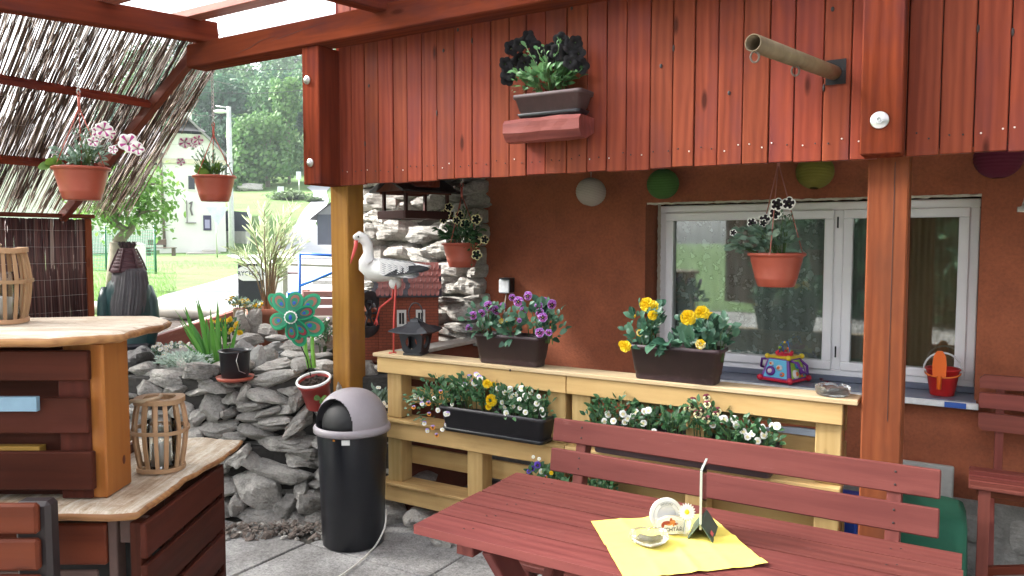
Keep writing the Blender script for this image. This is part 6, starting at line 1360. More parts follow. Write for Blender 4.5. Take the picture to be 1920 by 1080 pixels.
# black planter
q = P(441, 706, Y=4.45); T = Thing('black_planter', 'black plastic planter on a red saucer on top of the stone wall', 'planter', tuple(q), 'W'); M0 = Matrix.Translation(q)
g = MB(); g.lathe([(0, 0), (.074, 0), (.076, .004), (.088, .145), (.094, .147), (.094, .158), (.088, .157), (.085, .14)], 36, 0, M0); T.part('pot', g, BLACKP)
g = MB(); g.lathe([(0, .135), (.086, .137)], 20, 0, M0); T.part('soil', g, SOIL)
g = MB(); g.tube([q+Vector((.05, -.075, .155)), q+Vector((.045, -.10, .11)), q+Vector((.06, -.10, .05)), q+Vector((.085, -.07, .03))], .0022, 6); T.part('wire_handle', g, STEEL)
g = MB(); g.lathe([(0, -.018), (.10, -.018), (.108, .004), (.102, .003), (.09, -.01), (0, -.01)], 32, 0, M0); T.part('saucer', g, TERRA)
# iris clump
random.seed(95); T = Thing('iris_clump', 'clump of upright sword-shaped iris leaves behind the black planter', 'plant', tuple(P(405, 690, Y=4.7)), 'W'); g = MB()
for (x0, y0, x1, y1, w_) in ((378, 664, 338, 570, .030), (385, 672, 352, 580, .026), (392, 680, 371, 553, .026), (396, 684, 375, 552, .032), (400, 684, 384, 590, .028), (404, 684, 388, 576, .028), (408, 684, 407, 556, .034), (413, 684, 405, 610, .03), (398, 684, 362, 600, .03), (420, 680, 428, 582, .022), (428, 680, 447, 600, .024), (405, 688, 398, 600, .03), (412, 688, 412, 570, .028), (388, 676, 345, 602, .026), (425, 684, 418, 592, .024), (395, 686, 340, 640, .02), (402, 688, 380, 630, .03), (415, 686, 432, 640, .024), (400, 682, 330, 580, .016), (380, 670, 330, 600, .016)):
    Yk = 4.7+R_(-.06, .06); p0 = P(x0, y0, Y=Yk); p1 = P(x1, y1, Y=Yk+R_(-.08, .08)); d = p1-p0; n = 10; sdv = Vector((d.z, R_(-.5, .5)*d.length, -d.x)).normalized(); rv = random.random(); vs = []; ben = R_(-.03, .03)
    for i in range(n+1):
        t = i/n; wd = w_/2*(1-t**3)*(.75+.25*sin(pi*t)); c = p0+d*t+Vector((ben*t*t, 0, 0))*(1); nv_ = sdv.cross(d).normalized()*.004; vs += [c-sdv*wd, c+nv_, c+sdv*wd]
    g.add(vs, [f for i in range(n) for f in ([3*i, 3*i+1, 3*i+4, 3*i+3], [3*i+1, 3*i+2, 3*i+5, 3*i+4])], 0, True, None, None, rv)
T.part('leaves', g, leafm('iris_green', (.13, .36, .05), (.05, .20, .03), .35, .25))
def clump(name, label, cat, px_, py_, Y, s, n, ln, w_, lm, fl=None, nf=0, fs=.012, yo=0):
    q = P(px_, py_, Y=Y); T = Thing(name, label, cat, tuple(q), 'W'); g = MB(); leaves(g, q, s, n, ln, w_, .2, 0, 14, .7, 1, (q.x, q.y, q.z-s[2]*1.3)); T.part('foliage', g, [lm, STEM])
    for k in range(nf):
        p = q+Vector((R_(-1, 1)*s[0], R_(-1, .2)*s[1], R_(-.3, 1.2)*s[2])); T.inst('flower', PROTO[fl if isinstance(fl, str) else random.choice(fl)], Matrix.Translation(p) @ Vector((R_(-.5, .5), -1, .7)).to_track_quat('Z', 'Y').to_matrix().to_4x4() @ Matrix.Scale(fs*R_(.7, 1.2), 4))
    return T
SILV = leafm('silver_leaf', (.50, .60, .52), (.30, .40, .34), .6, .2)
clump('silver_plant', 'silvery fine-leaved ground plant in front of the iris', 'plant', 345, 676, 4.62, (.17, .10, .045), 900, .03, .18, SILV)
clump('silver_plant', 'second silvery plant patch left of the iris foot', 'plant', 372, 668, 4.8, (.10, .08, .05), 400, .03, .18, SILV)
clump('white_flower_clump', 'white flower clump between the king statue and the silver plant', 'flowers', 290, 665, 4.95, (.10, .1, .05), 120, .03, .3, LEAFG, 'white', 34, .017)
clump('white_flower_clump', 'white flower clump behind the silver plant near the red plank', 'flowers', 325, 652, 5.1, (.11, .08, .03), 90, .03, .3, LEAFG, 'white', 26, .017)
clump('orange_flower_clump', 'orange and yellow flower clump between iris and pale rocks', 'flowers', 428, 618, 5.4, (.10, .08, .07), 160, .04, .4, LEAF, ['yellow', 'cream', 'yellowp'], 22, .018)
clump('violet_plant', 'small plant with violet flowers beside the yellow post', 'plant', 607, 628, 5.0, (.06, .08, .10), 120, .035, .35, LEAF, 'lilac', 6, .02)
# terracotta pot with oleander
q = P(503, 632, Y=5.9); q.z = hz(q.x, q.y); OT = Thing('oleander_pot', 'tall pale oleander bush in a large terracotta pot', 'potted plant', tuple(q), 'W'); M0 = Matrix.Translation(q)
pr = .155; ztop = P(503, 577, Y=5.9).z-q.z
g = MB(); g.lathe([(0, 0), (pr*.72, 0), (pr*.94, ztop-.05), (pr*1.02, ztop-.045), (pr*1.04, ztop), (pr*.96, ztop), (pr*.9, ztop-.04)], 36, 0, M0); OT.part('pot', g, rough_mat('clay_pot', (.50, .20, .13), .8, 20, .15, .2))
g = MB(); OL = leafm('oleander_leaf', (.58, .66, .42), (.36, .44, .26), .4, .35); random.seed(97); g2 = MB(); top = q+Vector((0, 0, ztop-.03))
for k in range(16):
    tx = R_(-.20, .29); tz = R_(.30, .85); e = top+Vector((tx, R_(-.28, .28), tz*(1-.25*abs(tx)))); m_ = top.lerp(e, .5)+Vector((-tx*.2, 0, .04)); pts = [top+Vector((tx*.1, 0, 0)), m_, e]; g2.tube(pts, [.008, .006, .003], 6)
    for j in range(30):
        t = R_(.42, 1.05); c = (pts[0].lerp(m_, t*2) if t < .5 else m_.lerp(e, t*2-1)); an = R_(0, 6.3); d = (e-m_).normalized()*1.1+Vector((cos(an), sin(an), 0))*.8; g.leaf(c, d, R_(.07, .13), .014, (cos(an), sin(an), 1), R_(-.1, .3))
OT.part('stems', g2, rough_mat('oleander_stem', (.26, .22, .15), .8)); OT.part('foliage', g, OL)
clump('small_pot_flowers', 'white and yellow daisies in front of the terracotta pot', 'flowers', 472, 575, 5.75, (.09, .07, .05), 140, .03, .3, LEAFG, ['white', 'yellow', 'cream'], 18, .016)
q = P(449, 608, Y=5.7); T = Thing('small_cream_pot', 'small cream pot with pale flowers left of the terracotta pot', 'flower pot', tuple(q), 'W'); g = MB(); g.lathe([(0, -.02), (.035, -.02), (.045, .11), (.049, .112), (.049, .125), (.04, .122)], 24, 0, Matrix.Translation(q)); g.lathe([(.046, .112), (.05, .125)], 24, 1, Matrix.Translation(q)); T.part('pot', g, [rough_mat('cream_pot', (.58, .45, .30), .6), FM['magenta']])
g = MB(); leaves(g, q+Vector((0, 0, .16)), (.08, .06, .04), 160, .03, .3, .2, 0, 8, .7, 1, q+Vector((0, 0, .1))); T.part('foliage', g, [LEAFG, STEM])
for _ in range(12): T.inst('flower', PROTO['cream'], Matrix.Translation(q+Vector((R_(-.08, .08), R_(-.06, 0), R_(.14, .21)))) @ Matrix.Scale(.016, 4))
# red edging planks
def plank_thing(name, label, cat, pts, wd, ht, m, up=(0, 0, 1), grp=None):
    g = MB(); g.beam(pts[0], pts[1], wd, ht, .004, up=up); return single(name, g, m, label, cat, tuple(pts[0]), 'W', grp)
EDG = wood('worn_red_plank', (.34, .13, .10), (.22, .07, .055), .6, knots=.2, wear=(.5, .4, .36))
plank_thing('edging_plank', 'worn red edging plank sloping up behind the iris leaves', 'plank', (P(275, 655, Y=5.2), P(445, 598, Y=6.2)), .04, .15, EDG)
plank_thing('edging_plank', 'pale top batten along the worn red edging plank', 'plank', (P(235, 652, Y=5.1), P(440, 580, Y=6.35)), .06, .022, rough_mat('pale_batten', (.36, .33, .29), .8, 20, .2, .3))
plank_thing('edging_plank', 'dark low plank in front of the white flower clumps', 'plank', (P(268, 642, Y=5.6), P(330, 668, Y=5.0)), .03, .07, DRK)
# log rail
g = MB(); pA = P(165, 577, Y=8.0); pB = P(620, 596, Y=7.4); g.tube([pA.lerp(pB, t/14)+Vector((0, 0, .012*vnoise((t*.7, 0, 0)))) for t in range(-3, 16)], [.075+.008*sin(t) for t in range(19)], 14)
single('log_rail', g, rough_mat('weathered_log', (.36, .34, .30), .9, 12, .25, .6, .02), 'long weathered grey log lying between the garden and the road', 'log', tuple(pA), 'W')
for x_, lb in ((560, 'right'), (300, 'middle')):
    p = P(x_, 590, Y=7.6); g = MB(); g.tube([(p.x, p.y, hz(p.x, p.y)-.05), (p.x, p.y, hz(p.x, p.y)+.05)], .06, 10); single('rail_support', g, rough_mat('rail_support_wood_'+lb, (.3, .28, .25), .9), 'short round support under the %s of the grey log' % lb, 'post', tuple(p), 'W')
# king statue
random.seed(99); kp = P(241, 665, Y=5.05); K = Thing('king_statue', 'dark garden statue of a long-haired king seen from behind with a ribbed crown', 'statue', tuple(kp), 'W')
KY = 5.05
def kr(px_, py_, hw_, dep, n=26, fl=0.0): 
    c = P(px_, py_, Y=KY); s_ = KY/FPX
    return [c+Vector((hw_*s_*cos(2*pi*j/n)+dep*sin(2*pi*j/n)*(px_-960)/FPX, dep*sin(2*pi*j/n), 0)) for j in range(n)]
ROB = rough_mat('statue_green_robe', (.012, .045, .048), .38, 9, .5, .3, .01); HAIR = rough_mat('statue_grey_hair', (.075, .068, .075), .6, 14, .4, .4, .01); CRN = rough_mat('statue_crown', (.075, .028, .036), .7, 12, .4, .3)
g = MB(); g.loft([kr(*a) for a in ((242, 715, 28, .08), (243, 690, 36, .10), (241, 668, 46, .13), (240, 650, 45, .14), (240, 630, 43, .13), (241, 600, 45, .13), (240, 570, 46, .13), (240, 545, 45, .125), (240, 530, 38, .11), (240, 520, 26, .09), (240, 508, 17, .055), (240, 490, 14, .045), (240, 466, 8, .025))], 0, True)
K.part('body', g, ROB)
for s_, xs_ in ((-1, (203, 198, 197, 208)), (1, (272, 281, 285, 276))):
    g = MB(); g.tube([P(xs_[0], 540, Y=KY), P(xs_[1], 565, Y=KY-.02), P(xs_[2], 605, Y=KY), P(xs_[3], 645, Y=KY-.04)], [.045, .05, .05, .05], 14); K.part('sleeve', g, ROB)
g = MB(); g.loft([kr(240, 650, 47, .145), kr(240, 640, 46, .143)], 0, True); K.part('belt', g, rough_mat('statue_belt', (.012, .012, .02), .4))
def hairring(px_, py_, hw_, dep, ph):
    c = P(px_, py_, Y=KY-.015); s_ = KY/FPX; n = 120; out = []
    for j in range(n):
        t = 2*pi*j/n; k = 1+.05*sin(t*34+ph*1.5)+.03*sin(t*13+ph*2); out.append(c+Vector((hw_*s_*cos(t)*k+dep*sin(t)*k*(px_-960)/FPX, dep*sin(t)*k, (.012*sin(t*5) if py_ > 600 else 0))))
    return out
g = MB(); g.loft([hairring(*a) for a in ((243, 503, 24, .075, 0), (243, 510, 31, .100, .2), (243, 530, 34, .120, .5), (242, 548, 36, .140, .9), (240, 566, 37, .152, 1.2), (238, 582, 35, .155, 1.0), (236, 596, 30, .152, .5), (236, 606, 21, .145, .2), (236, 612, 10, .135, 0))], 0, True); K.part('hair', g, HAIR)
g = MB(); pr_ = []
for i, (y_, hw_) in enumerate(((511, 29), (507, 30.5), (503, 29), (501, 26.5))): pr_.append((y_, hw_))
for i in range(6): y_ = 500-i*6.0; hw_ = 27-i*2.6; pr_ += [(y_, hw_), (y_-2.2, hw_+.6), (y_-4.4, hw_-1.2), (y_-5.2, hw_-2.6)]
pr_ += [(464, 12), (460, 13.5), (457, 13)]
c0_ = P(240, 500, Y=KY); s_ = KY/FPX; g.lathe([(hw_*s_, P(240, y_, Y=KY).z-c0_.z) for y_, hw_ in pr_], 40, 0, Matrix.Translation((c0_.x, KY, c0_.z)))
for k in range(5): an = radians(-90+(k-2)*60); g.tube([(c0_.x+hw_*s_*1.04*cos(an), KY+hw_*s_*1.04*sin(an), P(240, y_, Y=KY).z) for y_, hw_ in ((508, 30), (495, 26), (480, 20), (466, 14))], .006, 6)
crn = K.part('crown', g, CRN)
g = MB(); n = 44; zt = P(240, 467, Y=KY).z; r0, r1 = 11*s_, 16*s_; vs = []
for j in range(n): t = 2*pi*j/n; vs += [(c0_.x+r0*cos(t), KY+r0*sin(t), zt), (c0_.x+r1*cos(t), KY+r1*sin(t), zt+.030+.022*abs(sin(t*5.5)))]
g.add(vs, [[2*j, 2*((j+1) % n), 2*((j+1) % n)+1, 2*j+1] for j in range(n)]); K.part('crown_points', g, rough_mat('crown_points_dark', (.03, .015, .02), .45), crn)

# ================= ROAD, HOUSES, BACKGROUND =================
ASP = rough_mat('pale_asphalt', (.34, .35, .37), .9, 14, .15, .3, .01)
def strip(name, L_, R__, m, off=.03):
    pl = [terr(*p) for p in L_]; pr = [terr(*p) for p in R__]; g = MB(); n = len(pl); k = 12; rows = []
    for i in range(n-1):
        for s in range(6):
            t = s/6; rows.append((pl[i].lerp(pl[i+1], t), pr[i].lerp(pr[i+1], t)))
    rows.append((pl[-1], pr[-1])); vs = []
    for a_, b_ in rows:
        for j in range(k+1): q = a_.lerp(b_, j/k); vs.append((q.x, q.y, hz(q.x, q.y)+off))
    g.add(vs, [[i*(k+1)+j, i*(k+1)+j+1, (i+1)*(k+1)+j+1, (i+1)*(k+1)+j] for i in range(len(rows)-1) for j in range(k)], 0, True, rv=.5)
    return struct(name, g, m)
strip('road', [(255, 580), (310, 555), (400, 530), (455, 512), (470, 500), (455, 488), (430, 482), (425, 478.5)], [(900, 580), (900, 555), (900, 530), (900, 512), (900, 500), (880, 488), (860, 482), (840, 478.5)], ASP, .02)
strip('hill_road', [(440, 486), (520, 455), (556, 420), (570, 395), (588, 375), (588, 362), (575, 352), (588, 346)], [(720, 486), (680, 466), (615, 440), (590, 424), (606, 400), (617, 378), (612, 360), (622, 348)], ASP, .06)
# village house with the gable towards us, turned so that only its gable side shows
HY = 44.0; PHI = radians(23); CP, SP = cos(PHI), sin(PHI); X0 = (300-960)/FPX*HY
def W(px_, py_, d=0.0):
    r = (px_-960)/FPX; t = (r*HY-X0)/(CP-r*SP); return V(t, d, P(px_, py_, Y=HY+t*SP).z)
PLS = rough_mat('white_render', (.80, .79, .75), .9, 2, .04, .1)
VH = Thing('village_house', 'white two-storey village house with a grey gable roof across the road', 'house', (0, 0, 0), 'W'); VH.e.location = (X0, HY, 0); VH.e.rotation_euler = (0, 0, PHI)
xl, xr_ = 0.0, W(425, 470).x; zb = .3; ze = W(360, 288).z; zr = W(357, 218).z; xm = W(357, 300).x; D = 14
g = MB(); g.add([(xl, 0, zb), (xr_, 0, zb), (xr_, 0, ze), (xm+.9, 0, zr-1.0), (xm-.9, 0, zr-1.0), (xl, 0, ze), (xl, D, zb), (xr_, D, zb), (xr_, D, ze), (xm+.9, D, zr-1), (xm-.9, D, zr-1.0), (xl, D, ze)],
 [[0, 1, 2, 3, 4, 5], [11, 10, 9, 8, 7, 6], [1, 7, 8, 2], [0, 5, 11, 6]], rv=.5)
xw = -9.0; g.box((xw, 3, zb), (xl-.01, D, ze-.4), 0, rv=.5); VH.part('wall', g, PLS)
RFM = rough_mat('grey_roof_tiles', (.28, .26, .27), .85, 3, .15, .3)
g = MB(); e = .5
for s_ in (-1, 1):
    x0 = xm; x1 = xr_+e if s_ > 0 else xl-e; zz1 = ze-.35
    g.add([(x0, -e, zr), (x1, -e, zz1), (x1, D+e, zz1), (x0, D+e, zr), (x0, -e, zr-.16), (x1, -e, zz1-.16), (x1, D+e, zz1-.16), (x0, D+e, zr-.16)], [[0, 3, 2, 1], [4, 5, 6, 7], [0, 1, 5, 4], [1, 2, 6, 5], [2, 3, 7, 6]])
g.add([(xm-1.0, -e-.03, zr-.9), (xm+1.0, -e-.03, zr-.9), (xm, 1.1, zr+.04)], [[0, 1, 2]])
g.add([(xw-1, 2.5, ze-.5), (xl, 2.5, ze-.5), (xl, 8, ze+2.6), (xw-1, 8, ze+2.6), (xl, D, ze-.5), (xw-1, D, ze-.5)], [[0, 1, 2, 3], [3, 2, 4, 5]]); rf = VH.part('roof', g, RFM)
g = MB(); g.box((xm-.3, 3, zr-.5), (xm+.3, 3.6, zr+.7), .02); VH.part('chimney', g, PLS, rf)
g = MB(); g.box((xl-.1, -.12, ze-.6), (xr_+.1, -.001, ze-.32), .02); g.box((xl-.05, -.08, W(350, 300).z-.1), (xr_+.05, -.001, W(350, 300).z), .02); VH.part('cornice', g, rough_mat('cream_trim', (.66, .60, .48), .9, 5, .1, .1))
DKG = mat('dark_window_glass', (.03, .035, .05), .15)
g = MB(); a_, b_ = W(383, 432), W(398, 404); g.box((a_.x, -.08, a_.z), (b_.x, -.001, b_.z), .01); nb = VH.part('notice_case', g, mat('notice_dark', (.03, .025, .08), .5))
g = MB(); a_, b_ = W(386, 428), W(395, 412); g.box((a_.x, -.10, a_.z), (b_.x, -.081, b_.z), .005); VH.part('notice', g, mat('notice_pale', (.35, .33, .5), .6), nb)
g = MB(); a_, b_ = W(352, 418), W(354, 376); g.box((a_.x, -.12, a_.z), (b_.x, -.05, b_.z), .01); a_ = W(350, 417); b_ = W(370, 416); g.box((a_.x, -.2, a_.z-.05), (b_.x, -.001, a_.z), .01); g.tube([W(358, 382, -.05), W(363, 378, -.05), W(360, 392, -.05), W(363, 404, -.05)], .05, 6); VH.part('wall_ornament', g, mat('ornament_grey', (.18, .16, .16), .7))
g = MB(); g.tube([W(311, 288, -.2), W(307, 298, -.1), W(307, 320, -.1), W(310, 466, -.1)], .08, 8); VH.part('downpipe', g, mat('downpipe_brown', (.14, .10, .08), .5))
g = MB(); a_, b_ = W(355, 357), W(371, 328); g.box((a_.x, -.06, a_.z), (b_.x, -.001, b_.z), .01); fw = VH.part('window', g, PLS)
g = MB(); a_, b_ = W(357, 355), W(369, 330); g.box((a_.x, -.07, a_.z), (b_.x, -.061, b_.z), .0); VH.part('pane', g, DKG, fw)
g = MB()
for k, (x0, x1, y_) in enumerate(((316, 424, 481), (350, 412, 476), (380, 405, 471))): g.box((W(x0, y_).x, -2.4+.5*k, zb), (W(x1, y_).x, -.01, P(x0, y_-2, Y=42.5).z), .02)
VH.part('steps', g, rough_mat('stone_steps', (.42, .40, .37), .9, 4, .2, .2))
q = P(312, 474, Y=41); q.z = hz(q.x, q.y); g = MB(); g.box((q.x-1.2, q.y, q.z+.42), (q.x+.4, q.y+.4, q.z+.47), .01); g.box((q.x-1.2, q.y+.45, q.z+.6), (q.x-.2, q.y+.5, q.z+.9), .01)
for dx in (-1.1, .25): g.box((q.x+dx, q.y+.05, q.z), (q.x+dx+.08, q.y+.4, q.z+.42), .01)
single('street_bench', g, mat('bench_brown', (.12, .08, .06), .7), 'small brown bench in front of the white village house', 'bench', tuple(q), 'W')
# dark plank fence right of house
a_, b_ = P(411, 432, Y=50), P(466, 438, Y=47); zt = P(440, 394, Y=50).z
g = MB(); n = 22
for k in range(n): p0_ = a_.lerp(b_, k/n); p1_ = a_.lerp(b_, (k+.92)/n); g.beam((p0_.x, p0_.y, (zt+p0_.z)/2-.1), (p1_.x, p1_.y, (zt+p1_.z)/2-.1), .05, zt-a_.z+.2-.25*k/n, .005)
T = Thing('plank_fence', 'dark blue-grey plank fence on a pale footing right of the village house', 'fence', tuple(a_), 'W'); T.part('planks', g, rough_mat('slate_paint', (.05, .06, .09), .6, 4, .1, .1))
g = MB(); c_ = a_.lerp(b_, .35); g.beam(c_+Vector((0, -.1, -.35)), b_+Vector((0, -.1, -.25)), .3, .75, .01); T.part('footing', g, rough_mat('pale_footing', (.5, .49, .46), .9))
# street lamp
p = terr(435, 478); p = P(435, 478, Y=43); p.z = hz(p.x, p.y); s_ = 43/FPX; T = Thing('street_lamp', 'pale grey street lamp pole with wires beside the village house', 'street lamp', tuple(p), 'W'); zt = P(435, 200, Y=43).z
g = MB(); g.tube([(p.x, p.y, p.z), (p.x, p.y, zt)], [.17, .12], 12); T.part('pole', g, rough_mat('concrete_pole', (.55, .56, .56), .7)); 
g = MB(); q_ = P(414, 209, Y=43); g.tube([(p.x, p.y, zt-.5), (p.x-.3, p.y, zt-.2), (q_.x+.3, p.y, q_.z+.05)], .04, 8); g.tube([P(405, 199, Y=43), (p.x, p.y, zt-.05)], .04, 6); T.part('arm', g, STEEL)
g = MB(); g.ball(q_, (.42, .15, .11), 14, 8); T.part('lamp_head', g, rough_mat('lamp_head_white', (.75, .75, .75), .4))
# wires
g = MB()
for (x0, y0, x1, y1) in ((360, 172, 640, 160), (400, 130, 700, 112), (360, 215, 434, 202)):
    pa, pb = P(x0, y0, Y=43), P(x1, y1, Y=46); g.tube([pa.lerp(pb, t/10)+Vector((0, 0, -.25*sin(pi*t/10))) for t in range(11)], .018, 5)
single('overhead_wires', g, mat('wire_dark', (.08, .08, .09), .6), 'thin overhead wires running past the street lamp', 'wires', tuple(P(435, 200, Y=43)), 'W')
# give way sign from behind
p = P(407, 472, Y=38); p.z = hz(p.x, p.y); T = Thing('road_sign', 'back of a triangular road sign on a grey pole beside the house steps', 'road sign', tuple(p), 'W'); zt = P(407, 388, Y=38).z
g = MB(); g.tube([(p.x, p.y, p.z), (p.x, p.y, zt)], .035, 8); T.part('pole', g, STEEL); g = MB(); r_s = .42
c_ = P(408, 400, Y=38); g.prism([(.46, .26), (-.46, .26), (0, -.52)], -.02, .0, 0, Matrix.Translation((c_.x, c_.y-.05, c_.z)) @ Matrix.Rotation(pi/2, 4, 'X') @ Matrix.Scale(1.2, 4)); T.part('plate', g, rough_mat('sign_back', (.55, .60, .66), .5))
for px_, py_, Yd, w_, h_, lb in ((561, 360, 70, 9, 14, 'small white square sign on a post beside the hill road'), (527, 365, 68, 12, 18, 'small grey-blue board on the grass slope')):
    p = P(px_, py_, Y=Yd); p.z = hz(p.x, p.y); T = Thing('road_sign', lb, 'road sign', tuple(p), 'W'); zt = P(px_, 322 if px_ == 561 else 350, Y=Yd).z; s_ = Yd/FPX
    g = MB(); g.tube([(p.x, p.y, p.z), (p.x, p.y, zt)], .05, 8); T.part('pole', g, STEEL); g = MB(); g.box((p.x-w_*s_/2, p.y-.1, zt-h_*s_), (p.x+w_*s_/2, p.y-.055, zt), .01); T.part('plate', g, rough_mat('sign_plate', (.6, .65, .7), .5))
grock(467, 352, 48, 14, 78, 'large pale mound at the forest edge on the hill', 31, 0, PALE)  # pale hump of unclear nature, shaped as a rock
# dark shed right, half hidden by the post
p = P(605, 446, Y=36); p.z = hz(p.x, p.y); T = Thing('dark_shed', 'dark grey shed with a pale gable beside the hill road', 'shed', tuple(p), 'W'); xl_ = P(595, 446, Y=36).x; xr2 = xl_+3.2; z0_ = P(600, 447, Y=36).z; z1_ = P(600, 402, Y=36).z; zr_ = P(600, 352, Y=36).z
g = MB(); g.box((xl_, 36, z0_-.3), (xr2, 40, z1_), .01); T.part('wall', g, rough_mat('shed_dark', (.05, .055, .075), .7, 3, .2, .2))
xm_ = (xl_+xr2)/2; g = MB(); g.add([(xl_, 36, z1_), (xr2, 36, z1_), (xm_, 36, zr_-.1)], [[0, 1, 2]]); T.part('gable', g, rough_mat('shed_gable', (.2, .2, .21), .8))
g = MB()
for s2 in (-1, 1): x1 = xm_+s2*(xm_-xl_+.3); g.add([(xm_, 35.7, zr_), (x1, 35.7, z1_-.25), (x1, 40.3, z1_-.25), (xm_, 40.3, zr_)], [[0, 1, 2, 3]])
T.part('roof', g, rough_mat('shed_roof_dark', (.06, .055, .06), .8, 3, .2, .2))
# white pillar, green mesh fence
p = P(257, 515, Y=17); p.z = hz(p.x, p.y); zt = P(257, 456, Y=17).z; g = MB(); r_p = 11.5*17/FPX; g.box((p.x-r_p, p.y-.1, p.z-.1), (p.x+r_p, p.y+.16, zt-.06), .01); g.box((p.x-r_p-.0, p.y-.12, zt-.055), (p.x+r_p+.0, p.y+.18, zt-.02), .012); g.box((p.x-r_p*.7, p.y-.07, zt-.0199), (p.x+r_p*.7, p.y+.13, zt+.01), .01)
single('gate_pillar', g, WHITE, 'white gate pillar on the grass behind the king statue', 'pillar', tuple(p), 'W')
GF = Thing('mesh_fence', 'green wire mesh fence with posts on the grass behind the small tree', 'fence', tuple(P(170, 500, Y=21)), 'W'); MESHM = bpy.data.materials.new('green_wire_mesh'); MESHM.use_nodes = True; b_ = MESHM.node_tree.nodes['Principled BSDF']; b_.inputs['Base Color'].default_value = (.03, .22, .13, 1)
pa, pb = P(120, 512, Y=22), P(292, 505, Y=19); zt_ = lambda p: hz(p.x, p.y)+1.15
g = MB()
for k in range(60): q = pa.lerp(pb, k/59); g.beam((q.x, q.y, hz(q.x, q.y)), (q.x, q.y, hz(q.x, q.y)+1.1), .008, .008, 0, up=(0, 1, 0))
for k in range(14): g.beam((pa.x, pa.y, hz(pa.x, pa.y)+.05+k*.08), (pb.x, pb.y, hz(pb.x, pb.y)+.05+k*.08), .008, .008, 0)
GF.part('wire_mesh', g, MESHM)
for t in (.28, .5, .72, 1.0): q = pa.lerp(pb, t); g = MB(); g.tube([(q.x, q.y, hz(q.x, q.y)), (q.x, q.y, zt_(q)+.06)], .03, 8); GF.part('post', g, mat('fence_post_green', (.03, .16, .10), .5))
# RYCHTAR board
p = P(468, 592, Y=9.0); p.z = hz(p.x, p.y); zt = P(468, 494, Y=9).z; xw0, xw1 = P(446, 540, Y=9).x, P(492, 540, Y=9).x
T = Thing('pub_board', 'black standing board with a white name plaque beyond the log', 'sign', tuple(p), 'W'); g = MB(); g.box((xw0, 9.0, p.z), (xw1, 9.03, zt), .006); g.beam(((xw0+xw1)/2, 9.05, zt-.02), ((xw0+xw1)/2, 9.35, p.z), .03, .03, .002, up=(1, 0, 0)); T.part('board', g, rough_mat('chalkboard', (.012, .014, .022), .6))
c_ = P(471, 513, Y=8.99); g = MB(); wv, hv = .155, .085; pol = []
for j in range(24): t = 2*pi*j/24; k = 1 if abs(cos(t*2)) > .4 else .93; pol.append((wv*max(-1, min(1, 1.25*cos(t)))*k, hv*max(-1, min(1, 1.3*sin(t)))*k))
g.prism(pol, 0, .01, 0, Matrix.Translation((c_.x, 8.998, c_.z)) @ Matrix.Rotation(pi/2, 4, 'X')); pq = T.part('plaque', g, WHITE)
text(T, 'RYCHTÁŘ', .072, Matrix.Translation((c_.x, 8.9865, c_.z)) @ Matrix.Rotation(pi/2, 4, 'X'), INK, pq)
# white box post behind oleander, blue railing
p = P(511, 585, Y=9.5); p.z = hz(p.x, p.y); zt = P(511, 500, Y=9.5).z; g = MB(); g.box((P(492, 500, Y=9.5).x, 9.5, p.z), (P(528, 500, Y=9.5).x, 9.7, zt), .01); single('white_cabinet', g, WHITE, 'white cabinet behind the oleander stems', 'cabinet', tuple(p), 'W')
BLU = mat('blue_painted_steel', (.01, .12, .55), .4); RL = Thing('blue_railing', 'blue steel handrail beyond the terracotta pot', 'railing', tuple(P(562, 570, Y=8.5)), 'W')
for seg in (((562, 475), (562, 600)), ((562, 475.5), (640, 480)), ((562, 536), (640, 505)), ((540, 549), (562, 549)), ((540, 549), (540, 600))): g = MB(); g.tube([P(*seg[0], Y=8.5), P(*seg[1], Y=8.5)], .016, 10); RL.part('bar', g, BLU)
RW = rough_mat('weathered_rail_wood', (.36, .33, .29), .9, 12, .25, .4); T = Thing('wooden_handrail', 'grey weathered wooden rail with posts behind the blue handrail', 'railing', tuple(P(540, 500, Y=9)), 'W')
g = MB(); g.beam(P(515, 495, Y=9.2), P(660, 500, Y=9.2), .05, .03, .004); T.part('rail', g, RW); g = MB(); g.beam(P(535, 498, Y=9.25), P(535, 600, Y=9.25), .05, .05, .004, up=(0, 1, 0)); T.part('post', g, RW)
g = MB(); g.beam(P(538, 512, Y=9.3), P(560, 512, Y=9.3), .04, .02, .002); g.beam(P(540, 553, Y=9.3), P(660, 556, Y=9.3), .04, .03, .002); T.part('slat', g, MAR)
T = Thing('terrace_bench', 'reddish slatted bench end beside the yellow post beyond the blue rail', 'bench', tuple(P(600, 590, Y=7.0)), 'W'); RBM = rough_mat('faded_red_boards', (.33, .17, .15), .7, 8, .15, .2)
for y0_, y1_ in ((546, 556), (560, 572), (577, 592)): g = MB(); a_, b_ = P(568, y1_, Y=7), P(660, y0_, Y=7); g.box((a_.x, 7.0, a_.z), (b_.x, 7.03, b_.z), .004); T.part('back_slat', g, RBM)
g = MB(); a_ = P(568, 592, Y=7.05); g.box((a_.x, 7.03, .78), (a_.x+.06, 7.09, P(0, 543, Y=7.05).z), .004); T.part('post', g, RBM)
for k_, (x0, x1, y0, y1) in enumerate(((585, 660, 525, 534), (596, 660, 518, 526))): g = MB(); a_, b_ = P(x0, y1, Y=11+k_*.4), P(x1, y0, Y=11+k_*.4); g.box((a_.x, 11+k_*.4, a_.z), (b_.x, 11.5+k_*.4, b_.z), .01); single('stone_step', g, PALE, ('lower' if k_ == 0 else 'upper')+' pale stone step beyond the terrace bench', 'step', tuple(a_), 'W')

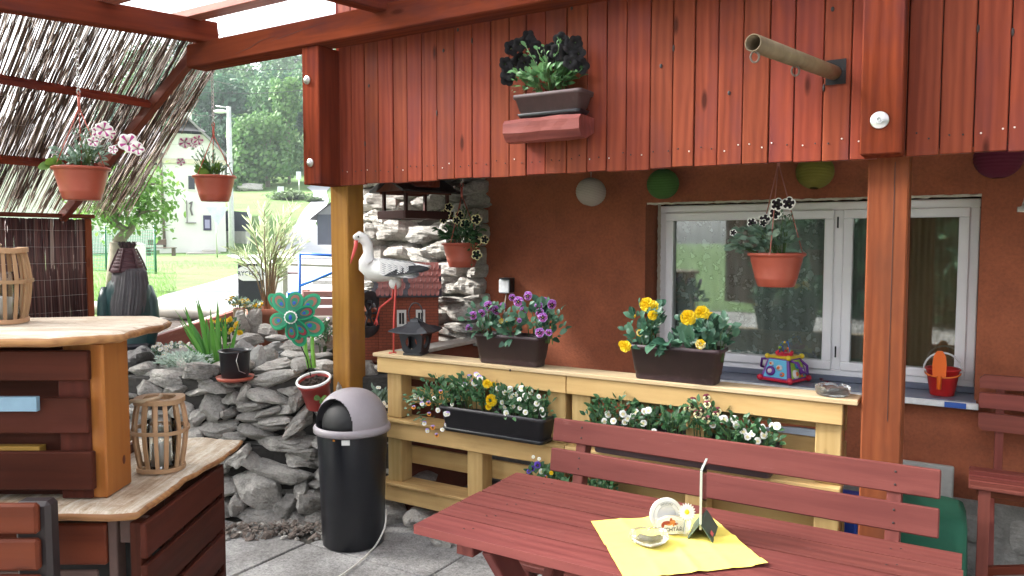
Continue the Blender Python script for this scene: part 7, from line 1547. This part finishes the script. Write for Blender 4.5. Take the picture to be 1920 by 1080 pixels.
# trees
BARK = rough_mat('bark', (.20, .17, .13), .95, 14, .3, .8, .02)
def tree_mesh(seed, R0, H, n, ls, wd=1.0):
    random.seed(seed); tr = MB(); cr = MB()
    tr.tube([(0, 0, -.6), (.02*H*.1, 0, H*.25), (0, .02*H, H*.5), (0, 0, H*.8)], [R0*.085, R0*.065, R0*.045, R0*.02], 9)
    lobes = []
    for k in range(13):
        an = R_(0, 6.3); rr = R_(.2, .75)*R0; zz = H*(.16+.76*random.random()**.9); c = Vector((rr*cos(an)*(1.15-zz/H*.6), rr*sin(an)*(1.25-zz/H*.8), zz)); lobes.append((c, R_(.32, .55)*R0)); tr.tube([(0, 0, H*R_(.25, .5)), c*.55+Vector((0, 0, zz*.35)), c], [R0*.03, R0*.02, R0*.008], 6)
    for i in range(n):
        c, r = random.choice(lobes); d = Vector((random.gauss(0, 1), random.gauss(0, 1), random.gauss(0, .85))).normalized(); k = R_(.6, 1.06); p = c+d*r*k; rv = random.random()
        for _ in range(4):
            q = p+Vector((R_(-1, 1), R_(-1, 1), R_(-1, 1)))*ls*.9; d2 = (d+Vector((R_(-1, 1), R_(-1, 1), R_(-.8, .8)))).normalized(); u = d2.orthogonal().normalized(); v = d2.cross(u); s_ = ls*R_(.5, 1); cr.add([q-u*s_*.5, q+v*s_*.35*wd, q+u*s_*.5, q-v*s_*.35*wd], [[0, 1, 2, 3]], 0, False, None, None, rv*.7+random.random()*.3)
    return tr, cr
FOR = [leafm('forest_leaf_a', (.11, .23, .08), (.04, .115, .05), .7, .25), leafm('forest_leaf_b', (.17, .30, .09), (.07, .17, .055), .7, .25), leafm('forest_leaf_c', (.07, .17, .085), (.028, .09, .05), .7, .25)]
protos = []
def tree_thing(label, pos, seed, R0, H, n, ls, lm, group=None):
    T = Thing('broadleaf_tree', label, 'tree', pos, 'W', group); tr, cr = tree_mesh(seed, R0, H, n, ls)
    M = Vector(pos)
    for mb in (tr, cr): mb.v = [tuple(Vector(v)+M) for v in mb.v]
    T.part('trunk', tr, BARK); T.part('crown', cr, lm); return T
for k in range(6): protos.append(tree_thing('leafy green tree of the wood on the hillside beyond the houses', (-20-k*6, 95, hz(-20-k*6, 95)), 100+k, 4.2, 10.5, 750, .75, FOR[k % 3], 'trees of the hillside wood').e)
random.seed(123); used = set()
def put(x, y, s, k):
    z = hz(x, y)-.3
    if k not in used: o = protos[k]; used.add(k)
    else: o = dup(protos[k])
    o.location = (x, y, z); o.scale = (s, s, s*R_(.9, 1.15)); o.rotation_euler = (0, 0, R_(0, 6.3))
rows = [(88, 7, .62, 1.0), (95, 6.0, .8, 1.1), (103, 6.5, .9, 1.2), (112, 7, 1.0, 1.3), (123, 8, 1.05, 1.35), (136, 9, 1.1, 1.5), (150, 10, 1.1, 1.5), (166, 11, 1.1, 1.6)]
kk = 0
for Y, st, s0, s1 in rows:
    x = (200-960)/FPX*Y-R_(0, 5)
    while x < (650-960)/FPX*Y+4:
        px_ = 960+FPX*x/Y
        if not (Y < 92 and px_ > 560): put(x+R_(-1.5, 1.5), Y+R_(-3, 3), R_(s0, s1), kk % 6 if kk < 6 else random.randrange(6)); kk += 1
        x += st*R_(.8, 1.15)
# poplar-like tree right and bushes at the wood edge
random.seed(5)
for k, (px_, Y, R0, H, lb) in enumerate(((545, 84, 2.2, 13, 'tall narrow light green tree near the corner post of the balcony'), (505, 82, 3.4, 8, 'light green bushy tree at the wood edge above the meadow'), (455, 80, 3.2, 7.5, 'mid green bushy tree at the wood edge behind the street lamp'))):
    x = (px_-960)/FPX*Y; tree_thing(lb, (x, Y, hz(x, Y)-.5), 200+k, R0, H, 900, .6, FOR[1])
for k, (px_, py_, w_) in enumerate(((545, 374, 70), (588, 378, 24))):
    q = terr(px_, py_); T = Thing('road_bush', ('wide' if k == 0 else 'small')+' grey-green bush on the bank beside the hill road', 'bush', tuple(q), 'W'); g = MB(); s_ = q.y/FPX*w_/2
    for _ in range(900): d = Vector((random.gauss(0, .45), random.gauss(0, .45), abs(random.gauss(0, .3)))); g.leaf(q+Vector((d.x*s_, d.y*s_, d.z*s_*.55)), (R_(-1, 1), R_(-1, 1), R_(0, 1)), .35, .2)
    T.part('foliage', g, leafm('bank_bush', (.20, .26, .14), (.09, .15, .07), .7, .2))
# small near tree left
p = P(218, 545, Y=12.5); p.z = hz(p.x, p.y); T = Thing('young_tree', 'young light green tree with a grey trunk on the grass left of the house', 'tree', tuple(p), 'W'); random.seed(17)
tr = MB(); t1 = P(222, 455, Y=12.5); t2 = P(215, 420, Y=12.4); t3 = P(250, 415, Y=12.6); tr.tube([p, P(220, 500, Y=12.5), t1], [.17, .15, .13], 12); cr = MB(); BR_ = []
for a_, b_, r in ((t1, t2, .11), (t1, t3, .08), (t2, P(195, 370, Y=12.3), .05), (t2, P(232, 360, Y=12.6), .05), (t3, P(280, 370, Y=12.7), .04), (t2, P(215, 330, Y=12.4), .04), (P(232, 360, Y=12.6), P(262, 325, Y=12.5), .03), (P(195, 370, Y=12.3), P(175, 345, Y=12.2), .03), (t3, P(296, 395, Y=12.4), .03), (t2, P(180, 400, Y=12.6), .04), (P(232, 360, Y=12.6), P(300, 345, Y=12.8), .025)):
    m_ = a_.lerp(b_, .5)+Vector((R_(-.1, .1), R_(-.2, .2), .06)); tr.tube([a_, m_, b_], [r, r*.8, r*.5], 8); BR_.append((a_, m_, b_))
for i in range(1700):
    a_, m_, b_ = random.choice(BR_[2:]); t = R_(.3, 1.15); c = a_.lerp(b_, t)+Vector((random.gauss(0, .2), random.gauss(0, .28), random.gauss(0, .16))); cr.leaf(c, (R_(-1, 1), R_(-1, 1), R_(-.9, .5)), R_(.07, .13), .06, (R_(-.4, .4), R_(-.4, .4), 1), .3)
T.part('trunk', tr, BARK); T.part('crown', cr, leafm('young_tree_leaf', (.20, .36, .08), (.09, .20, .045), .5, .4))
# grass tufts on the verge
g = MB(); random.seed(8)
for i in range(5000):
    px_ = R_(165, 470); py_ = R_(490, 575); q = P(px_, py_, z=.8)
    if (px_ > 330 and py_ > 505) or py_ > 600-px_*.12 or py_ > 560-(px_-290)*.35: continue
    g.leaf((q.x, q.y, hz(q.x, q.y)), (R_(-.4, .4), R_(-.4, .4), 1), R_(.05, .12), .012, (1, 0, 0), .3)
struct('grass_tufts', g, leafm('grass_blade', (.20, .34, .08), (.10, .2, .04)), 'W', 'stuff')
# behind the camera: unseen hedge and fence added to darken the window reflection
random.seed(33)
for k in range(9):
    x = -7+k*2.1; T = Thing('reflection_shrub', 'unseen dark green shrub added behind the camera for the window to mirror', 'shrub', (x, -6.2, 0), 'W', 'added hedge shrubs behind the camera'); g = MB()
    for _ in range(1300): d = Vector((random.gauss(0, .5), random.gauss(0, .35), random.gauss(0, .55))); g.leaf((x+d.x*1.4, -6.2+d.y, 1.5+d.z*1.5), (R_(-1, 1), R_(-1, 1), R_(-1, 1)), .3, .2)
    T.part('foliage', g, FOR[2]); g = MB(); g.tube([(x, -6.2, -.1), (x, -6.2, 1.4)], .07, 8); T.part('stem', g, BARK)
FB = MB(); FB.box((-11, -7.1, -.1), (8, -7.05, 2.3), .0); single('reflection_fence', FB, DRK, 'unseen dark board fence added behind the hedge to darken the window reflection', 'fence', (-1, -7.1, 0), 'W')  # unseen fence, added so the window glass mirrors something dark
# haze
hz_m = bpy.data.materials.new('thin_air'); hz_m.use_nodes = True; hz_m.node_tree.nodes.clear(); vo_ = N(hz_m, 'ShaderNodeVolumePrincipled'); vo_.inputs['Color'].default_value = (.85, .93, 1, 1); vo_.inputs['Density'].default_value = .0005; vo_.inputs['Anisotropy'].default_value = .2; oo = N(hz_m, 'ShaderNodeOutputMaterial'); lk(hz_m, vo_.outputs[0], oo.inputs['Volume'])
if HAZE:
    g = MB(); g.box((-450, -330, -2), (450, 450, 75), 0); struct('haze', g, hz_m, 'W', 'stuff')
